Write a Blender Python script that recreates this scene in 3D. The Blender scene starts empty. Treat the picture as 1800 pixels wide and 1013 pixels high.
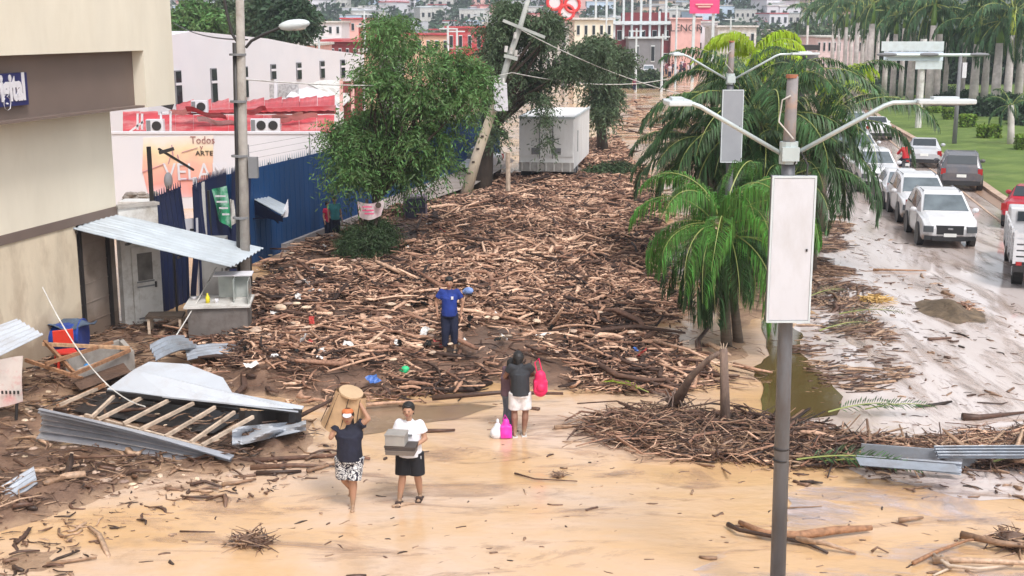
import bpy, bmesh, math, random
import numpy as np
from mathutils import Vector, Matrix, Euler
R = math.radians
random.seed(7); rng = np.random.default_rng(11)
SC = bpy.context.scene
COL = SC.collection
# ------------------------------------------------------------------ camera, sky, sun
H = 7.2; F = 2200.0; PITCH = math.atan((506.5-45)/F)
cs, sn = math.cos(PITCH), math.sin(PITCH)
cam = bpy.data.cameras.new('camera'); camo = bpy.data.objects.new('camera', cam); COL.objects.link(camo)
camo.location = (0, 0, H); camo.rotation_euler = (math.pi/2-PITCH, 0, 0)
cam.sensor_width = 36; cam.lens = 36*F/1800; cam.clip_end = 6000; cam.clip_start = 0.3
SC.camera = camo
W = bpy.data.worlds.new('World'); SC.world = W; W.use_nodes = True
nt = W.node_tree; bg = nt.nodes['Background']
sky = nt.nodes.new('ShaderNodeTexSky'); sky.sky_type = 'NISHITA'; sky.sun_disc = False
SUN_EL, SUN_AZ = R(55), R(152)
sky.sun_elevation = SUN_EL; sky.sun_rotation = SUN_AZ; sky.dust_density = 3.0; sky.air_density = 1.2
hs = nt.nodes.new('ShaderNodeHueSaturation'); hs.inputs['Saturation'].default_value = 0.22
nt.links.new(sky.outputs[0], hs.inputs['Color']); nt.links.new(hs.outputs[0], bg.inputs[0]); bg.inputs[1].default_value = 0.15
sl = bpy.data.lights.new('sun', 'SUN'); sl.energy = 1.5; sl.angle = R(14); sl.color = (1, .965, .94)
so = bpy.data.objects.new('sun', sl); COL.objects.link(so)
sd = Vector((math.sin(SUN_AZ)*math.cos(SUN_EL), math.cos(SUN_AZ)*math.cos(SUN_EL), math.sin(SUN_EL)))
so.rotation_euler = sd.to_track_quat('Z', 'Y').to_euler()
SC.view_settings.view_transform = 'Standard'; SC.view_settings.look = 'None'
SC.view_settings.gamma = 1; SC.view_settings.exposure = 0.66; SC.view_settings.use_curve_mapping = False
# ------------------------------------------------------------------ geometry of the view: a spot of the photo -> a point in the place
def ray(px, py):
    u, v = (px-900)/F, (py-506.5)/F
    return Vector((u, cs-v*sn, -sn-v*cs))
def P(px, py, z=0.0):
    d = ray(px, py); t = (z-H)/d.z
    return Vector((d.x*t, d.y*t, z))
def PY(px, py, Y):
    d = ray(px, py); t = Y/d.y
    return Vector((d.x*t, Y, H+d.z*t))
def PP(px, py, a, d2):            # onto the vertical plane through a along d2
    d = ray(px, py); n = Vector((d2[1], -d2[0], 0)); t = n.dot(Vector((a[0], a[1], 0)))/n.dot(d)
    return Vector((d.x*t, d.y*t, H+d.z*t))
def SPX(Y, z=0):                  # photo pixels per metre at a place
    return F/(Y*cs+(H-z)*sn)
DL = Vector((.25, 1.0218, 0)).normalized(); NL = Vector((DL.y, -DL.x, 0))     # street direction on the left, and its right side
DR = Vector((.16, 1.0218, 0)).normalized()
# ------------------------------------------------------------------ materials
def nodes(name):
    m = bpy.data.materials.new(name); m.use_nodes = True
    n = m.node_tree.nodes; return m, n, m.node_tree.links, n['Principled BSDF']
def c4(c): return (c[0], c[1], c[2], 1)
MC = {}
def pm(name, col, rough=.8, var=.12, scale=2.5, bump=.15, bscale=25, metal=0, dirt=None, damt=.4, dscale=1.2, spec=.5, island=0, trans=0, stretch=None):
    if name in MC: return MC[name]
    m, n, l, b = nodes(name)
    tc = n.new('ShaderNodeTexCoord'); mp = n.new('ShaderNodeMapping'); l.new(tc.outputs['Object'], mp.inputs[0])
    if stretch: mp.inputs['Scale'].default_value = stretch
    no = n.new('ShaderNodeTexNoise'); no.inputs['Scale'].default_value = scale; no.inputs['Detail'].default_value = 6; l.new(mp.outputs[0], no.inputs[0])
    hv = n.new('ShaderNodeHueSaturation'); hv.inputs['Color'].default_value = c4(col)
    mr = n.new('ShaderNodeMapRange'); mr.inputs[1].default_value = .3; mr.inputs[2].default_value = .7
    mr.inputs[3].default_value = 1-var; mr.inputs[4].default_value = 1+var; l.new(no.outputs[0], mr.inputs[0])
    val = mr.outputs[0]
    if island:
        ge = n.new('ShaderNodeNewGeometry'); oi = n.new('ShaderNodeObjectInfo')
        ad = n.new('ShaderNodeMath'); ad.operation = 'ADD'; l.new(ge.outputs['Random Per Island'], ad.inputs[0]); l.new(oi.outputs['Random'], ad.inputs[1])
        fr = n.new('ShaderNodeMath'); fr.operation = 'FRACT'; l.new(ad.outputs[0], fr.inputs[0])
        m2 = n.new('ShaderNodeMapRange'); m2.inputs[3].default_value = 1-island; m2.inputs[4].default_value = 1+island; l.new(fr.outputs[0], m2.inputs[0])
        mu = n.new('ShaderNodeMath'); mu.operation = 'MULTIPLY'; l.new(val, mu.inputs[0]); l.new(m2.outputs[0], mu.inputs[1]); val = mu.outputs[0]
        m3 = n.new('ShaderNodeMapRange'); m3.inputs[3].default_value = .5-island*.05; m3.inputs[4].default_value = .5+island*.05; l.new(fr.outputs[0], m3.inputs[0]); l.new(m3.outputs[0], hv.inputs['Hue'])
    l.new(val, hv.inputs['Value']); out = hv.outputs[0]
    if dirt:
        n2 = n.new('ShaderNodeTexNoise'); n2.inputs['Scale'].default_value = dscale; n2.inputs['Detail'].default_value = 9; n2.inputs['Roughness'].default_value = .7; l.new(mp.outputs[0], n2.inputs[0])
        r2 = n.new('ShaderNodeMapRange'); r2.inputs[1].default_value = .46; r2.inputs[2].default_value = .72; r2.inputs[4].default_value = damt; l.new(n2.outputs[0], r2.inputs[0])
        mx = n.new('ShaderNodeMix'); mx.data_type = 'RGBA'; mx.inputs[7].default_value = c4(dirt); l.new(r2.outputs[0], mx.inputs[0]); l.new(out, mx.inputs[6]); out = mx.outputs[2]
    l.new(out, b.inputs['Base Color'])
    b.inputs['Roughness'].default_value = rough; b.inputs['Metallic'].default_value = metal; b.inputs['Specular IOR Level'].default_value = spec
    if bump:
        n3 = n.new('ShaderNodeTexNoise'); n3.inputs['Scale'].default_value = bscale; n3.inputs['Detail'].default_value = 5; l.new(mp.outputs[0], n3.inputs[0])
        bp = n.new('ShaderNodeBump'); bp.inputs['Strength'].default_value = bump; bp.inputs['Distance'].default_value = .03; l.new(n3.outputs[0], bp.inputs['Height']); l.new(bp.outputs[0], b.inputs['Normal'])
    if trans:
        tr = n.new('ShaderNodeBsdfTranslucent'); l.new(out, tr.inputs[0]); ms = n.new('ShaderNodeMixShader'); ms.inputs[0].default_value = trans
        l.new(b.outputs[0], ms.inputs[1]); l.new(tr.outputs[0], ms.inputs[2]); l.new(ms.outputs[0], n['Material Output'].inputs[0])
    MC[name] = m; return m
def wood_mat(name, stops, rough=.75):
    m, n, l, b = nodes(name)
    ge = n.new('ShaderNodeNewGeometry'); oi = n.new('ShaderNodeObjectInfo')
    ad = n.new('ShaderNodeMath'); ad.operation = 'ADD'; l.new(ge.outputs['Random Per Island'], ad.inputs[0]); l.new(oi.outputs['Random'], ad.inputs[1])
    fr = n.new('ShaderNodeMath'); fr.operation = 'FRACT'; l.new(ad.outputs[0], fr.inputs[0])
    no = n.new('ShaderNodeTexNoise'); no.inputs['Scale'].default_value = .35; no.inputs['Detail'].default_value = 3
    l.new(ge.outputs['Position'], no.inputs[0])
    a2 = n.new('ShaderNodeMath'); a2.operation = 'MULTIPLY_ADD'; a2.inputs[1].default_value = .9; a2.inputs[2].default_value = -.45; l.new(no.outputs[0], a2.inputs[0])
    a3 = n.new('ShaderNodeMath'); a3.operation = 'ADD'; a3.use_clamp = True; l.new(fr.outputs[0], a3.inputs[0]); l.new(a2.outputs[0], a3.inputs[1])
    cr = n.new('ShaderNodeValToRGB'); cr.color_ramp.interpolation = 'LINEAR'; l.new(a3.outputs[0], cr.inputs[0])
    e = cr.color_ramp.elements
    while len(e) < len(stops): e.new(.5)
    for k, (p, c) in enumerate(stops): e[k].position = p; e[k].color = c4(c)
    n4 = n.new('ShaderNodeTexNoise'); n4.inputs['Scale'].default_value = 14; n4.inputs['Detail'].default_value = 6; l.new(ge.outputs['Position'], n4.inputs[0])
    mr = n.new('ShaderNodeMapRange'); mr.inputs[1].default_value = .3; mr.inputs[2].default_value = .7; mr.inputs[3].default_value = .6; mr.inputs[4].default_value = 1.25; l.new(n4.outputs[0], mr.inputs[0])
    hv = n.new('ShaderNodeHueSaturation'); l.new(cr.outputs[0], hv.inputs['Color']); l.new(mr.outputs[0], hv.inputs['Value']); l.new(hv.outputs[0], b.inputs['Base Color'])
    bp = n.new('ShaderNodeBump'); bp.inputs['Strength'].default_value = .4; bp.inputs['Distance'].default_value = .02; l.new(n4.outputs[0], bp.inputs['Height']); l.new(bp.outputs[0], b.inputs['Normal'])
    b.inputs['Roughness'].default_value = rough; MC[name] = m; return m
def zmud(m, z0, z1, col=(.16, .1, .065), sc=3, amt=.9):      # dried flood mud splashed up to a ragged line on the thing itself
    if m.get('zm'): return m
    m['zm'] = 1; n = m.node_tree.nodes; l = m.node_tree.links; b = n['Principled BSDF']; src = b.inputs['Base Color'].links[0].from_socket
    tc = n.new('ShaderNodeTexCoord'); se = n.new('ShaderNodeSeparateXYZ'); l.new(tc.outputs['Object'], se.inputs[0])
    no = n.new('ShaderNodeTexNoise'); no.inputs['Scale'].default_value = sc; no.inputs['Detail'].default_value = 7; l.new(tc.outputs['Object'], no.inputs[0])
    ma = n.new('ShaderNodeMath'); ma.operation = 'MULTIPLY_ADD'; ma.inputs[1].default_value = (z1-z0)*3; l.new(no.outputs[0], ma.inputs[0]); l.new(se.outputs[2], ma.inputs[2])
    mr = n.new('ShaderNodeMapRange'); mr.inputs[1].default_value = z0+(z1-z0)*1.5; mr.inputs[2].default_value = z1+(z1-z0)*1.5; mr.inputs[3].default_value = amt; mr.inputs[4].default_value = 0; l.new(ma.outputs[0], mr.inputs[0])
    mx = n.new('ShaderNodeMix'); mx.data_type = 'RGBA'; mx.inputs[7].default_value = c4(col); l.new(mr.outputs[0], mx.inputs[0]); l.new(src, mx.inputs[6]); l.new(mx.outputs[2], b.inputs['Base Color']); return m
def ground_mat(name, stops, scale, rough=(.2, .6), bump=.3, bscale=8, dark=None, dthr=(.6, .66), dsc=2.2, stretch=(1, 1, 1), spec=.5):
    m, n, l, b = nodes(name)
    ge = n.new('ShaderNodeNewGeometry'); mp = n.new('ShaderNodeMapping'); mp.inputs['Scale'].default_value = stretch; l.new(ge.outputs['Position'], mp.inputs[0])
    no = n.new('ShaderNodeTexNoise'); no.inputs['Scale'].default_value = scale; no.inputs['Detail'].default_value = 7; no.inputs['Roughness'].default_value = .6; no.inputs['Distortion'].default_value = .6; l.new(mp.outputs[0], no.inputs[0])
    cr = n.new('ShaderNodeValToRGB'); l.new(no.outputs[0], cr.inputs[0]); e = cr.color_ramp.elements
    while len(e) < len(stops): e.new(.5)
    for k, (p, c) in enumerate(stops): e[k].position = p; e[k].color = c4(c)
    out = cr.outputs[0]
    if dark:
        n2 = n.new('ShaderNodeTexNoise'); n2.inputs['Scale'].default_value = dsc; n2.inputs['Detail'].default_value = 8; n2.inputs['Roughness'].default_value = .75; l.new(mp.outputs[0], n2.inputs[0])
        r2 = n.new('ShaderNodeMapRange'); r2.inputs[1].default_value = dthr[0]; r2.inputs[2].default_value = dthr[1]; l.new(n2.outputs[0], r2.inputs[0])
        mx = n.new('ShaderNodeMix'); mx.data_type = 'RGBA'; mx.inputs[7].default_value = c4(dark); l.new(r2.outputs[0], mx.inputs[0]); l.new(out, mx.inputs[6]); out = mx.outputs[2]
    l.new(out, b.inputs['Base Color'])
    n5 = n.new('ShaderNodeTexNoise'); n5.inputs['Scale'].default_value = scale*1.7; n5.inputs['Detail'].default_value = 5; l.new(mp.outputs[0], n5.inputs[0])
    r5 = n.new('ShaderNodeMapRange'); r5.inputs[1].default_value = .35; r5.inputs[2].default_value = .65; r5.inputs[3].default_value = rough[0]; r5.inputs[4].default_value = rough[1]
    l.new(n5.outputs[0], r5.inputs[0]); l.new(r5.outputs[0], b.inputs['Roughness']); b.inputs['Specular IOR Level'].default_value = spec
    n3 = n.new('ShaderNodeTexNoise'); n3.inputs['Scale'].default_value = bscale; n3.inputs['Detail'].default_value = 7; l.new(mp.outputs[0], n3.inputs[0])
    bp = n.new('ShaderNodeBump'); bp.inputs['Strength'].default_value = bump; bp.inputs['Distance'].default_value = .05; l.new(n3.outputs[0], bp.inputs['Height']); l.new(bp.outputs[0], b.inputs['Normal'])
    MC[name] = m; return m
# ------------------------------------------------------------------ mesh helpers
def basis(d):
    d = d.normalized(); a = Vector((0, 0, 1)) if abs(d.z) < .9 else Vector((1, 0, 0))
    x = d.cross(a).normalized(); return x, d.cross(x).normalized()
class MB:
    def __init__(s): s.v = []; s.f = []
    def add(s, vs, fs):
        o = len(s.v); s.v += [tuple(v) for v in vs]; s.f += [tuple(i+o for i in f) for f in fs]; return s
    def box(s, cx, cy, cz, sx, sy, sz, rz=0, rot=None):
        M = rot if rot else Matrix.Rotation(rz, 3, 'Z'); c = Vector((cx, cy, cz))
        vs = [c+M@Vector((i*sx/2, j*sy/2, k*sz/2)) for k in (-1, 1) for j in (-1, 1) for i in (-1, 1)]
        return s.add(vs, [(0, 2, 3, 1), (4, 5, 7, 6), (0, 1, 5, 4), (1, 3, 7, 5), (3, 2, 6, 7), (2, 0, 4, 6)])
    def beam(s, a, b, w, h=None, up=Vector((0, 0, 1))):
        a = Vector(a); b = Vector(b); d = (b-a).normalized(); h = h or w
        x = d.cross(up); x = x.normalized() if x.length > 1e-3 else Vector((1, 0, 0)); y = x.cross(d).normalized()
        vs = [p+x*i*w/2+y*j*h/2 for p in (a, b) for j in (-1, 1) for i in (-1, 1)]
        return s.add(vs, [(0, 2, 3, 1), (4, 5, 7, 6), (0, 1, 5, 4), (1, 3, 7, 5), (3, 2, 6, 7), (2, 0, 4, 6)])
    def slab(s, a, b, z0, z1, th=.2, z1b=None):     # upright slab from ground point a to b
        a = Vector((a[0], a[1], 0)); b = Vector((b[0], b[1], 0)); d = (b-a).normalized(); n = Vector((d.y, -d.x, 0))*th/2
        z1b = z1 if z1b is None else z1b; vs = []
        for p, t in ((a, z1), (b, z1b)):
            for q in (-1, 1):
                for z in (z0, t): vs.append(Vector((p.x+n.x*q, p.y+n.y*q, z)))
        return s.add(vs, [(0, 1, 3, 2), (4, 6, 7, 5), (0, 4, 5, 1), (2, 3, 7, 6), (1, 5, 7, 3), (0, 2, 6, 4)])
    def tube(s, pts, rad, n=8, cap=True, flat=1.0):
        pts = [Vector(p) for p in pts]; k = len(pts)
        if not hasattr(rad, '__len__'): rad = [rad]*k
        vs = []; fs = []; px = None
        for i, p in enumerate(pts):
            d = (pts[min(i+1, k-1)]-pts[max(i-1, 0)])
            if px is None: x, y = basis(d)
            else:
                d.normalize(); x = (px-d*px.dot(d)).normalized(); y = d.cross(x)
            px = x
            for j in range(n):
                a = 2*math.pi*j/n; vs.append(p+(x*math.cos(a)+y*math.sin(a)*flat)*rad[i])
        for i in range(k-1):
            for j in range(n): fs.append((i*n+j, i*n+(j+1) % n, (i+1)*n+(j+1) % n, (i+1)*n+j))
        if cap: fs.append(tuple(range(n-1, -1, -1))); fs.append(tuple((k-1)*n+j for j in range(n)))
        return s.add(vs, fs)
    def ell(s, c, r, nu=12, nv=8, rot=None):
        c = Vector(c); vs = []; fs = []
        for i in range(1, nv):
            for j in range(nu):
                th = math.pi*i/nv; ph = 2*math.pi*j/nu
                q = Vector((r[0]*math.sin(th)*math.cos(ph), r[1]*math.sin(th)*math.sin(ph), r[2]*math.cos(th)))
                vs.append(c+(rot@q if rot else q))
        q = Vector((0, 0, r[2])); q = rot@q if rot else q; vs += [c+q, c-q]; T = (nv-1)*nu
        for i in range(nv-2):
            for j in range(nu): fs.append((i*nu+j, (i+1)*nu+j, (i+1)*nu+(j+1) % nu, i*nu+(j+1) % nu))
        for j in range(nu): fs.append((T, j, (j+1) % nu)); fs.append((T+1, (nv-2)*nu+(j+1) % nu, (nv-2)*nu+j))
        return s.add(vs, fs)
    def cap(s, a, b, ra, rb, n=12):
        a = Vector(a); b = Vector(b); s.tube([a, b], [ra, rb], n); s.ell(a, (ra,)*3, n, 8); return s.ell(b, (rb,)*3, n, 8)
    def poly(s, pts, z0, z1):
        n = len(pts); vs = [(p[0], p[1], z0) for p in pts]+[(p[0], p[1], z1) for p in pts]
        return s.add(vs, [tuple(range(n-1, -1, -1)), tuple(range(n, 2*n))]+[(i, (i+1) % n, n+(i+1) % n, n+i) for i in range(n)])
    def prism(s, prof, x0, x1):       # side outline in the YZ plane, extruded along X
        n = len(prof); vs = [(x0, p[0], p[1]) for p in prof]+[(x1, p[0], p[1]) for p in prof]
        return s.add(vs, [tuple(range(n)), tuple(range(2*n-1, n-1, -1))]+[(i, n+i, n+(i+1) % n, (i+1) % n) for i in range(n)])
    def grid(s, fn, nu, nv, th=0):
        vs = [Vector(fn(i/nu, j/nv)) for j in range(nv+1) for i in range(nu+1)]
        fs = [(j*(nu+1)+i, j*(nu+1)+i+1, (j+1)*(nu+1)+i+1, (j+1)*(nu+1)+i) for j in range(nv) for i in range(nu)]
        s.add(vs, fs)
        if th:
            a = vs[nu]-vs[0]; b = vs[-nu-1]-vs[0]; nn = a.cross(b).normalized()*th
            s.add([v-nn for v in vs], [f[::-1] for f in fs])
        return s
    def mesh(s, name):
        me = bpy.data.meshes.new(name); me.from_pydata(s.v, [], s.f); me.update(); return me
def fixn(me):
    bm = bmesh.new(); bm.from_mesh(me); bmesh.ops.recalc_face_normals(bm, faces=bm.faces); bm.to_mesh(me); bm.free()
def npmesh(name, V, Q):
    me = bpy.data.meshes.new(name); n, m, k = len(V), len(Q), Q.shape[1]
    me.vertices.add(n); me.vertices.foreach_set('co', np.ascontiguousarray(V, dtype=np.float32).ravel())
    me.loops.add(m*k); me.loops.foreach_set('vertex_index', np.ascontiguousarray(Q, dtype=np.int32).ravel())
    me.polygons.add(m); me.polygons.foreach_set('loop_start', np.arange(0, m*k, k, dtype=np.int32))
    me.update(calc_edges=True); return me
def link(name, me, mat, parent=None, loc=(0, 0, 0), rot=(0, 0, 0), smooth=False, bevel=0):
    if mat is not None and not me.materials: me.materials.append(mat)
    if smooth: me.polygons.foreach_set('use_smooth', [True]*len(me.polygons))
    o = bpy.data.objects.new(name, me); COL.objects.link(o); o.parent = parent; o.location = loc; o.rotation_euler = rot
    if bevel:
        b = o.modifiers.new('bevel', 'BEVEL'); b.width = bevel; b.segments = 2; b.limit_method = 'ANGLE'
    return o
def tag(o, label=None, cat=None, group=None, kind=None):
    for k, v in (('label', label), ('category', cat), ('group', group), ('kind', kind)):
        if v: o[k] = v
    return o
class T:      # a thing: an Empty at its base with parts
    def __init__(s, name, label, cat, loc=(0, 0, 0), rz=0, group=None, world=False):
        s.o = bpy.data.objects.new(name, None); COL.objects.link(s.o); s.o.empty_display_size = .2
        s.o.location = loc; s.o.rotation_euler = (0, 0, rz); tag(s.o, label, cat, group); s.w = world; s.loc = Vector(loc)
    def part(s, name, mb, mat, sub=None, smooth=False, bevel=0, label=None, kind=None):
        if isinstance(mb, MB):
            if s.w: mb.v = [(v[0]-s.loc.x, v[1]-s.loc.y, v[2]-s.loc.z) for v in mb.v]
            me = mb.mesh(name); fixn(me)
        else: me = mb
        o = link(name, me, mat, sub or s.o, smooth=smooth, bevel=bevel)
        if label: o['label'] = label
        if kind: o['kind'] = kind
        return o
def single(name, mb, mat, label, cat, group=None, loc=(0, 0, 0), rz=0, smooth=False, bevel=0, world=True, kind=None):
    if world and isinstance(mb, MB): mb.v = [(v[0]-loc[0], v[1]-loc[1], v[2]-loc[2]) for v in mb.v]
    me = mb.mesh(name) if isinstance(mb, MB) else mb
    if isinstance(mb, MB): fixn(me)
    return tag(link(name, me, mat, None, loc, (0, 0, rz), smooth, bevel), label, cat, group, kind)
def struct(name, me, mat, smooth=False):
    if isinstance(me, MB): me = me.mesh(name)
    return tag(link(name, me, mat, smooth=smooth), kind='structure')
def dup(o, loc=None, rz=None, label=None, scale=None, group=None):
    def cp(a, par):
        c = a.copy(); COL.objects.link(c); c.parent = par
        for ch in a.children: cp(ch, c)
        return c
    c = cp(o, None)
    if loc is not None: c.location = loc
    if rz is not None: c.rotation_euler = (0, 0, rz)
    if label: c['label'] = label
    if scale: c.scale = (scale,)*3
    if group: c['group'] = group
    return c
def textmesh(txt, size, th=.01, sx=1, bold=0, al='CENTER'):
    cu = bpy.data.curves.new('lettering', 'FONT'); cu.body = txt; cu.size = size; cu.extrude = th; cu.align_x = 'CENTER'; cu.align_y = 'CENTER'; cu.resolution_u = 2; cu.offset = bold; cu.align_x = al
    o = bpy.data.objects.new('lettering', cu); COL.objects.link(o); dg = bpy.context.evaluated_depsgraph_get(); dg.update()
    me = bpy.data.meshes.new_from_object(o.evaluated_get(dg)); bpy.data.objects.remove(o)
    me.transform(Matrix.Scale(sx, 4, (1, 0, 0))); return me
def place_text(txt, size, mat, pos, face_rz, parent, inv=None, sx=1, name='lettering', bold=0, al='CENTER'):
    me = textmesh(txt, size, sx=sx, bold=bold, al=al); o = link(name, me, mat, parent)
    o.rotation_euler = (math.pi/2, 0, face_rz); o.location = Vector(pos)-(inv if inv is not None else Vector((0, 0, 0))); return o
# value noise and polygon distance, vectorised
_h = rng.random((256, 256))
def vn(x, y, s=1.0, k=0):
    x = np.asarray(x)*s+37.3*k+500; y = np.asarray(y)*s+91.7*k+500
    xi = np.floor(x).astype(int); yi = np.floor(y).astype(int); fx = x-xi; fy = y-yi; fx = fx*fx*(3-2*fx); fy = fy*fy*(3-2*fy)
    g = lambda a, b: _h[a & 255, b & 255]
    return (g(xi, yi)*(1-fx)+g(xi+1, yi)*fx)*(1-fy)+(g(xi, yi+1)*(1-fx)+g(xi+1, yi+1)*fx)*fy-.5
def sdf(x, y, poly):              # positive inside
    x = np.asarray(x, float); y = np.asarray(y, float); d = np.full(x.shape, 1e9); ins = np.zeros(x.shape, bool); n = len(poly)
    for i in range(n):
        ax, ay = poly[i]; bx, by = poly[(i+1) % n]; ex, ey = bx-ax, by-ay
        t = np.clip(((x-ax)*ex+(y-ay)*ey)/(ex*ex+ey*ey+1e-12), 0, 1); d = np.minimum(d, np.hypot(x-ax-t*ex, y-ay-t*ey))
        c = (ay > y) != (by > y); ins ^= c & (x < (bx-ax)*(y-ay)/((by-ay) if by != ay else 1e-9)+ax)
    return np.where(ins, d, -d)
def gp(pts): return [(P(a, b).x, P(a, b).y) for a, b in pts]
def sst(a, b, t): t = np.clip((t-a)/(b-a), 0, 1); return t*t*(3-2*t)
# ------------------------------------------------------------------ materials used
CREAM = pm('cream_wall', (.74, .68, .56), .85, .05, 1.2, .1, 60, dirt=(.5, .42, .3), damt=.25, dscale=.7, stretch=(1, 1, .35))
CREAM2 = pm('cream_wall_low', (.66, .56, .42), .8, .12, 1.5, .15, 40, dirt=(.33, .24, .16), damt=.75, dscale=1.1, stretch=(1, 1, .4))
BROWN = pm('brown_panel', (.17, .125, .105), .6, .08, 1, .05)
TAUPE = pm('taupe_panel', (.27, .22, .185), .55, .15, 1.5, .1, dirt=(.09, .06, .04), damt=.6)
DARK = pm('dark_metal', (.025, .022, .022), .5, .2, 3, .1)
WHITE = pm('white_paint', (.67, .655, .69), .6, .04, 1, .08, dirt=(.55, .48, .46), damt=.25, dscale=.5)
WHITED = pm('white_dirty', (.62, .6, .57), .6, .1, 1.5, .1, dirt=(.2, .15, .1), damt=.7, dscale=2.5)
BLUE = pm('blue_metal', (.003, .045, .15), .7, .25, .8, .08, dirt=(.01, .03, .06), damt=.4, dscale=1.5, stretch=(1, 1, .3))
NAVY = pm('navy_metal', (.005, .012, .055), .7, .2, 1, .1, dirt=(.03, .03, .04), damt=.5)
TIN = pm('tin_sheet', (.55, .6, .64), .38, .1, 1.5, .08, 30, metal=.35, dirt=(.36, .36, .36), damt=.45, dscale=1.3)
TIN2 = pm('zinc_corrugated', (.4, .43, .48), .35, .15, 2, .1, 30, metal=.5, dirt=(.2, .15, .12), damt=.55, dscale=2.2)
CONC = pm('concrete', (.38, .35, .32), .85, .15, 4, .25, 30, dirt=(.16, .12, .09), damt=.6, dscale=1.6)
PALEPOLE = pm('pale_pole', (.55, .46, .36), .8, .15, 4, .2, 30, dirt=(.28, .25, .1), damt=.6, dscale=2)
GALV = pm('galvanised_steel', (.15, .16, .18), .5, .2, 4, .1, 20, metal=.25, dirt=(.1, .07, .055), damt=.7, dscale=3, stretch=(1, 1, .3))
GALVL = pm('light_steel', (.5, .56, .56), .4, .08, 4, .05, metal=.3)
LAMPW = pm('lamp_white', (.58, .63, .65), .4, .06, 3, .02, dirt=(.4, .38, .34), damt=.35, dscale=2.5)
REDR = pm('red_roof', (.45, .035, .045), .55, .22, 1.2, .1, dirt=(.55, .3, .3), damt=.7, dscale=.8, stretch=(.6, .6, 2))
MAROON = pm('maroon_wall', (.2, .03, .035), .7, .15, 1)
SALMON = pm('salmon_wall', (.72, .42, .38), .8, .1, 1)
PEACH = pm('peach_wall', (.75, .5, .36), .8, .08, 1)
GREYW = pm('grey_wall', (.2, .2, .21), .85, .1, 1)
PINK = pm('pink_board', (.75, .06, .2), .6, .08, 1)
GLASSD = pm('dark_glass', (.02, .025, .03), .08, .1, 1, 0, spec=.8)
TYRE = pm('tyre_rubber', (.015, .014, .013), .8, .1, 4)
BARK = pm('bark', (.06, .042, .03), .9, .3, 6, .5, 14, stretch=(1, 1, .3))
BARKP = pm('palm_bark', (.13, .1, .075), .9, .3, 5, .5, 12, stretch=(.4, .4, 3))
ROYAL = pm('royal_palm_bark', (.58, .52, .5), .8, .2, 2, .2, 10, dirt=(.2, .17, .14), damt=.5)
SHAFT = pm('crownshaft', (.16, .27, .06), .5, .15, 2, .05)
SHAFTY = pm('yellow_crownshaft', (.55, .6, .03), .5, .1, 2, .05)
LEAF = pm('feathery_leaf', (.115, .205, .06), .6, .3, .7, 0, island=.6, trans=.3)
LEAFB = pm('olive_leaf', (.085, .125, .06), .65, .25, .8, 0, island=.5, trans=.25)
LEAFS = pm('shrub_leaf', (.05, .085, .03), .65, .25, 1.5, 0, island=.5, trans=.25)
FROND = pm('palm_leaflet', (.06, .12, .04), .5, .3, .8, 0, island=.55, trans=.3)
FRONDL = pm('fresh_palm_leaflet', (.1, .24, .04), .45, .25, .8, 0, island=.5, trans=.35)
FRONDY = pm('lime_palm_leaflet', (.38, .52, .03), .5, .2, .8, 0, island=.25, trans=.4)
FRONDR = pm('royal_leaflet', (.07, .14, .06), .5, .3, .5, 0, island=.4, trans=.3)
FRONDD = pm('withered_leaflet', (.12, .11, .06), .7, .3, 2, 0, island=.4, trans=.1)
STEMG = pm('frond_stem', (.3, .34, .1), .5, .15, 2, 0)
HEDGE = pm('hedge_leaf', (.2, .3, .04), .6, .3, 2, 0, island=.4, trans=.3)
HEDGED = pm('dark_hedge_leaf', (.035, .07, .03), .65, .3, 1, 0, island=.4, trans=.2)
WOOD = wood_mat('broken_wood', [(0, (.03, .014, .01)), (.27, (.09, .046, .031)), (.5, (.25, .125, .08)), (.72, (.48, .275, .18)), (1, (.76, .5, .35))])
WOODD = wood_mat('wet_wood', [(0, (.03, .018, .013)), (.45, (.13, .066, .044)), (.8, (.3, .18, .11)), (1, (.5, .33, .22))], .5)
WOODO = wood_mat('orange_wood', [(0, (.25, .12, .06)), (.5, (.42, .22, .12)), (1, (.55, .34, .2))])
RAFT = pm('rafter_wood', (.55, .43, .33), .8, .2, 5, .2, 30, dirt=(.14, .09, .06), damt=.7, dscale=4)
# ------------------------------------------------------------------ the ground: one height field, flooded up to z = 0
DEB = gp([(585, 725), (470, 712), (330, 650), (300, 600), (432, 575), (446, 470), (620, 403), (740, 365), (830, 345), (900, 312), (1030, 306), (1035, 250), (1080, 240), (1110, 290), (1160, 340), (1150, 430), (1190, 560), (1250, 660), (1215, 700), (1000, 690), (840, 690), (700, 705)])
YARD = gp([(-300, 590), (330, 560), (330, 640), (470, 712), (600, 735), (585, 790), (440, 822), (330, 835), (180, 870), (60, 910), (-300, 1010)])
MED = gp([(1035, 745), (1100, 722), (1250, 728), (1400, 752), (1530, 772), (1700, 775), (1990, 755), (1990, 812), (1700, 822), (1500, 822), (1330, 815), (1180, 800), (1080, 785)])
STRIP = gp([(1190, 700), (1180, 560), (1150, 430), (1170, 300), (1180, 230), (1250, 190), (1400, 215), (1440, 300), (1425, 420), (1400, 560), (1340, 680)])
LAWN = gp([(1990, 500), (1800, 372), (1755, 343), (1700, 303), (1640, 262), (1592, 235), (1562, 218), (1540, 200), (1528, 180), (1515, 150), (1490, 120), (1700, 100), (2300, 130), (2500, 380)])
YARD2 = gp([(-400, 840), (200, 830), (620, 780), (560, 835), (360, 890), (230, 960), (60, 1060), (-400, 1060)])
MED2 = gp([(1330, 800), (1990, 810), (2300, 830), (2300, 880), (1700, 870), (1400, 850)])
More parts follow.
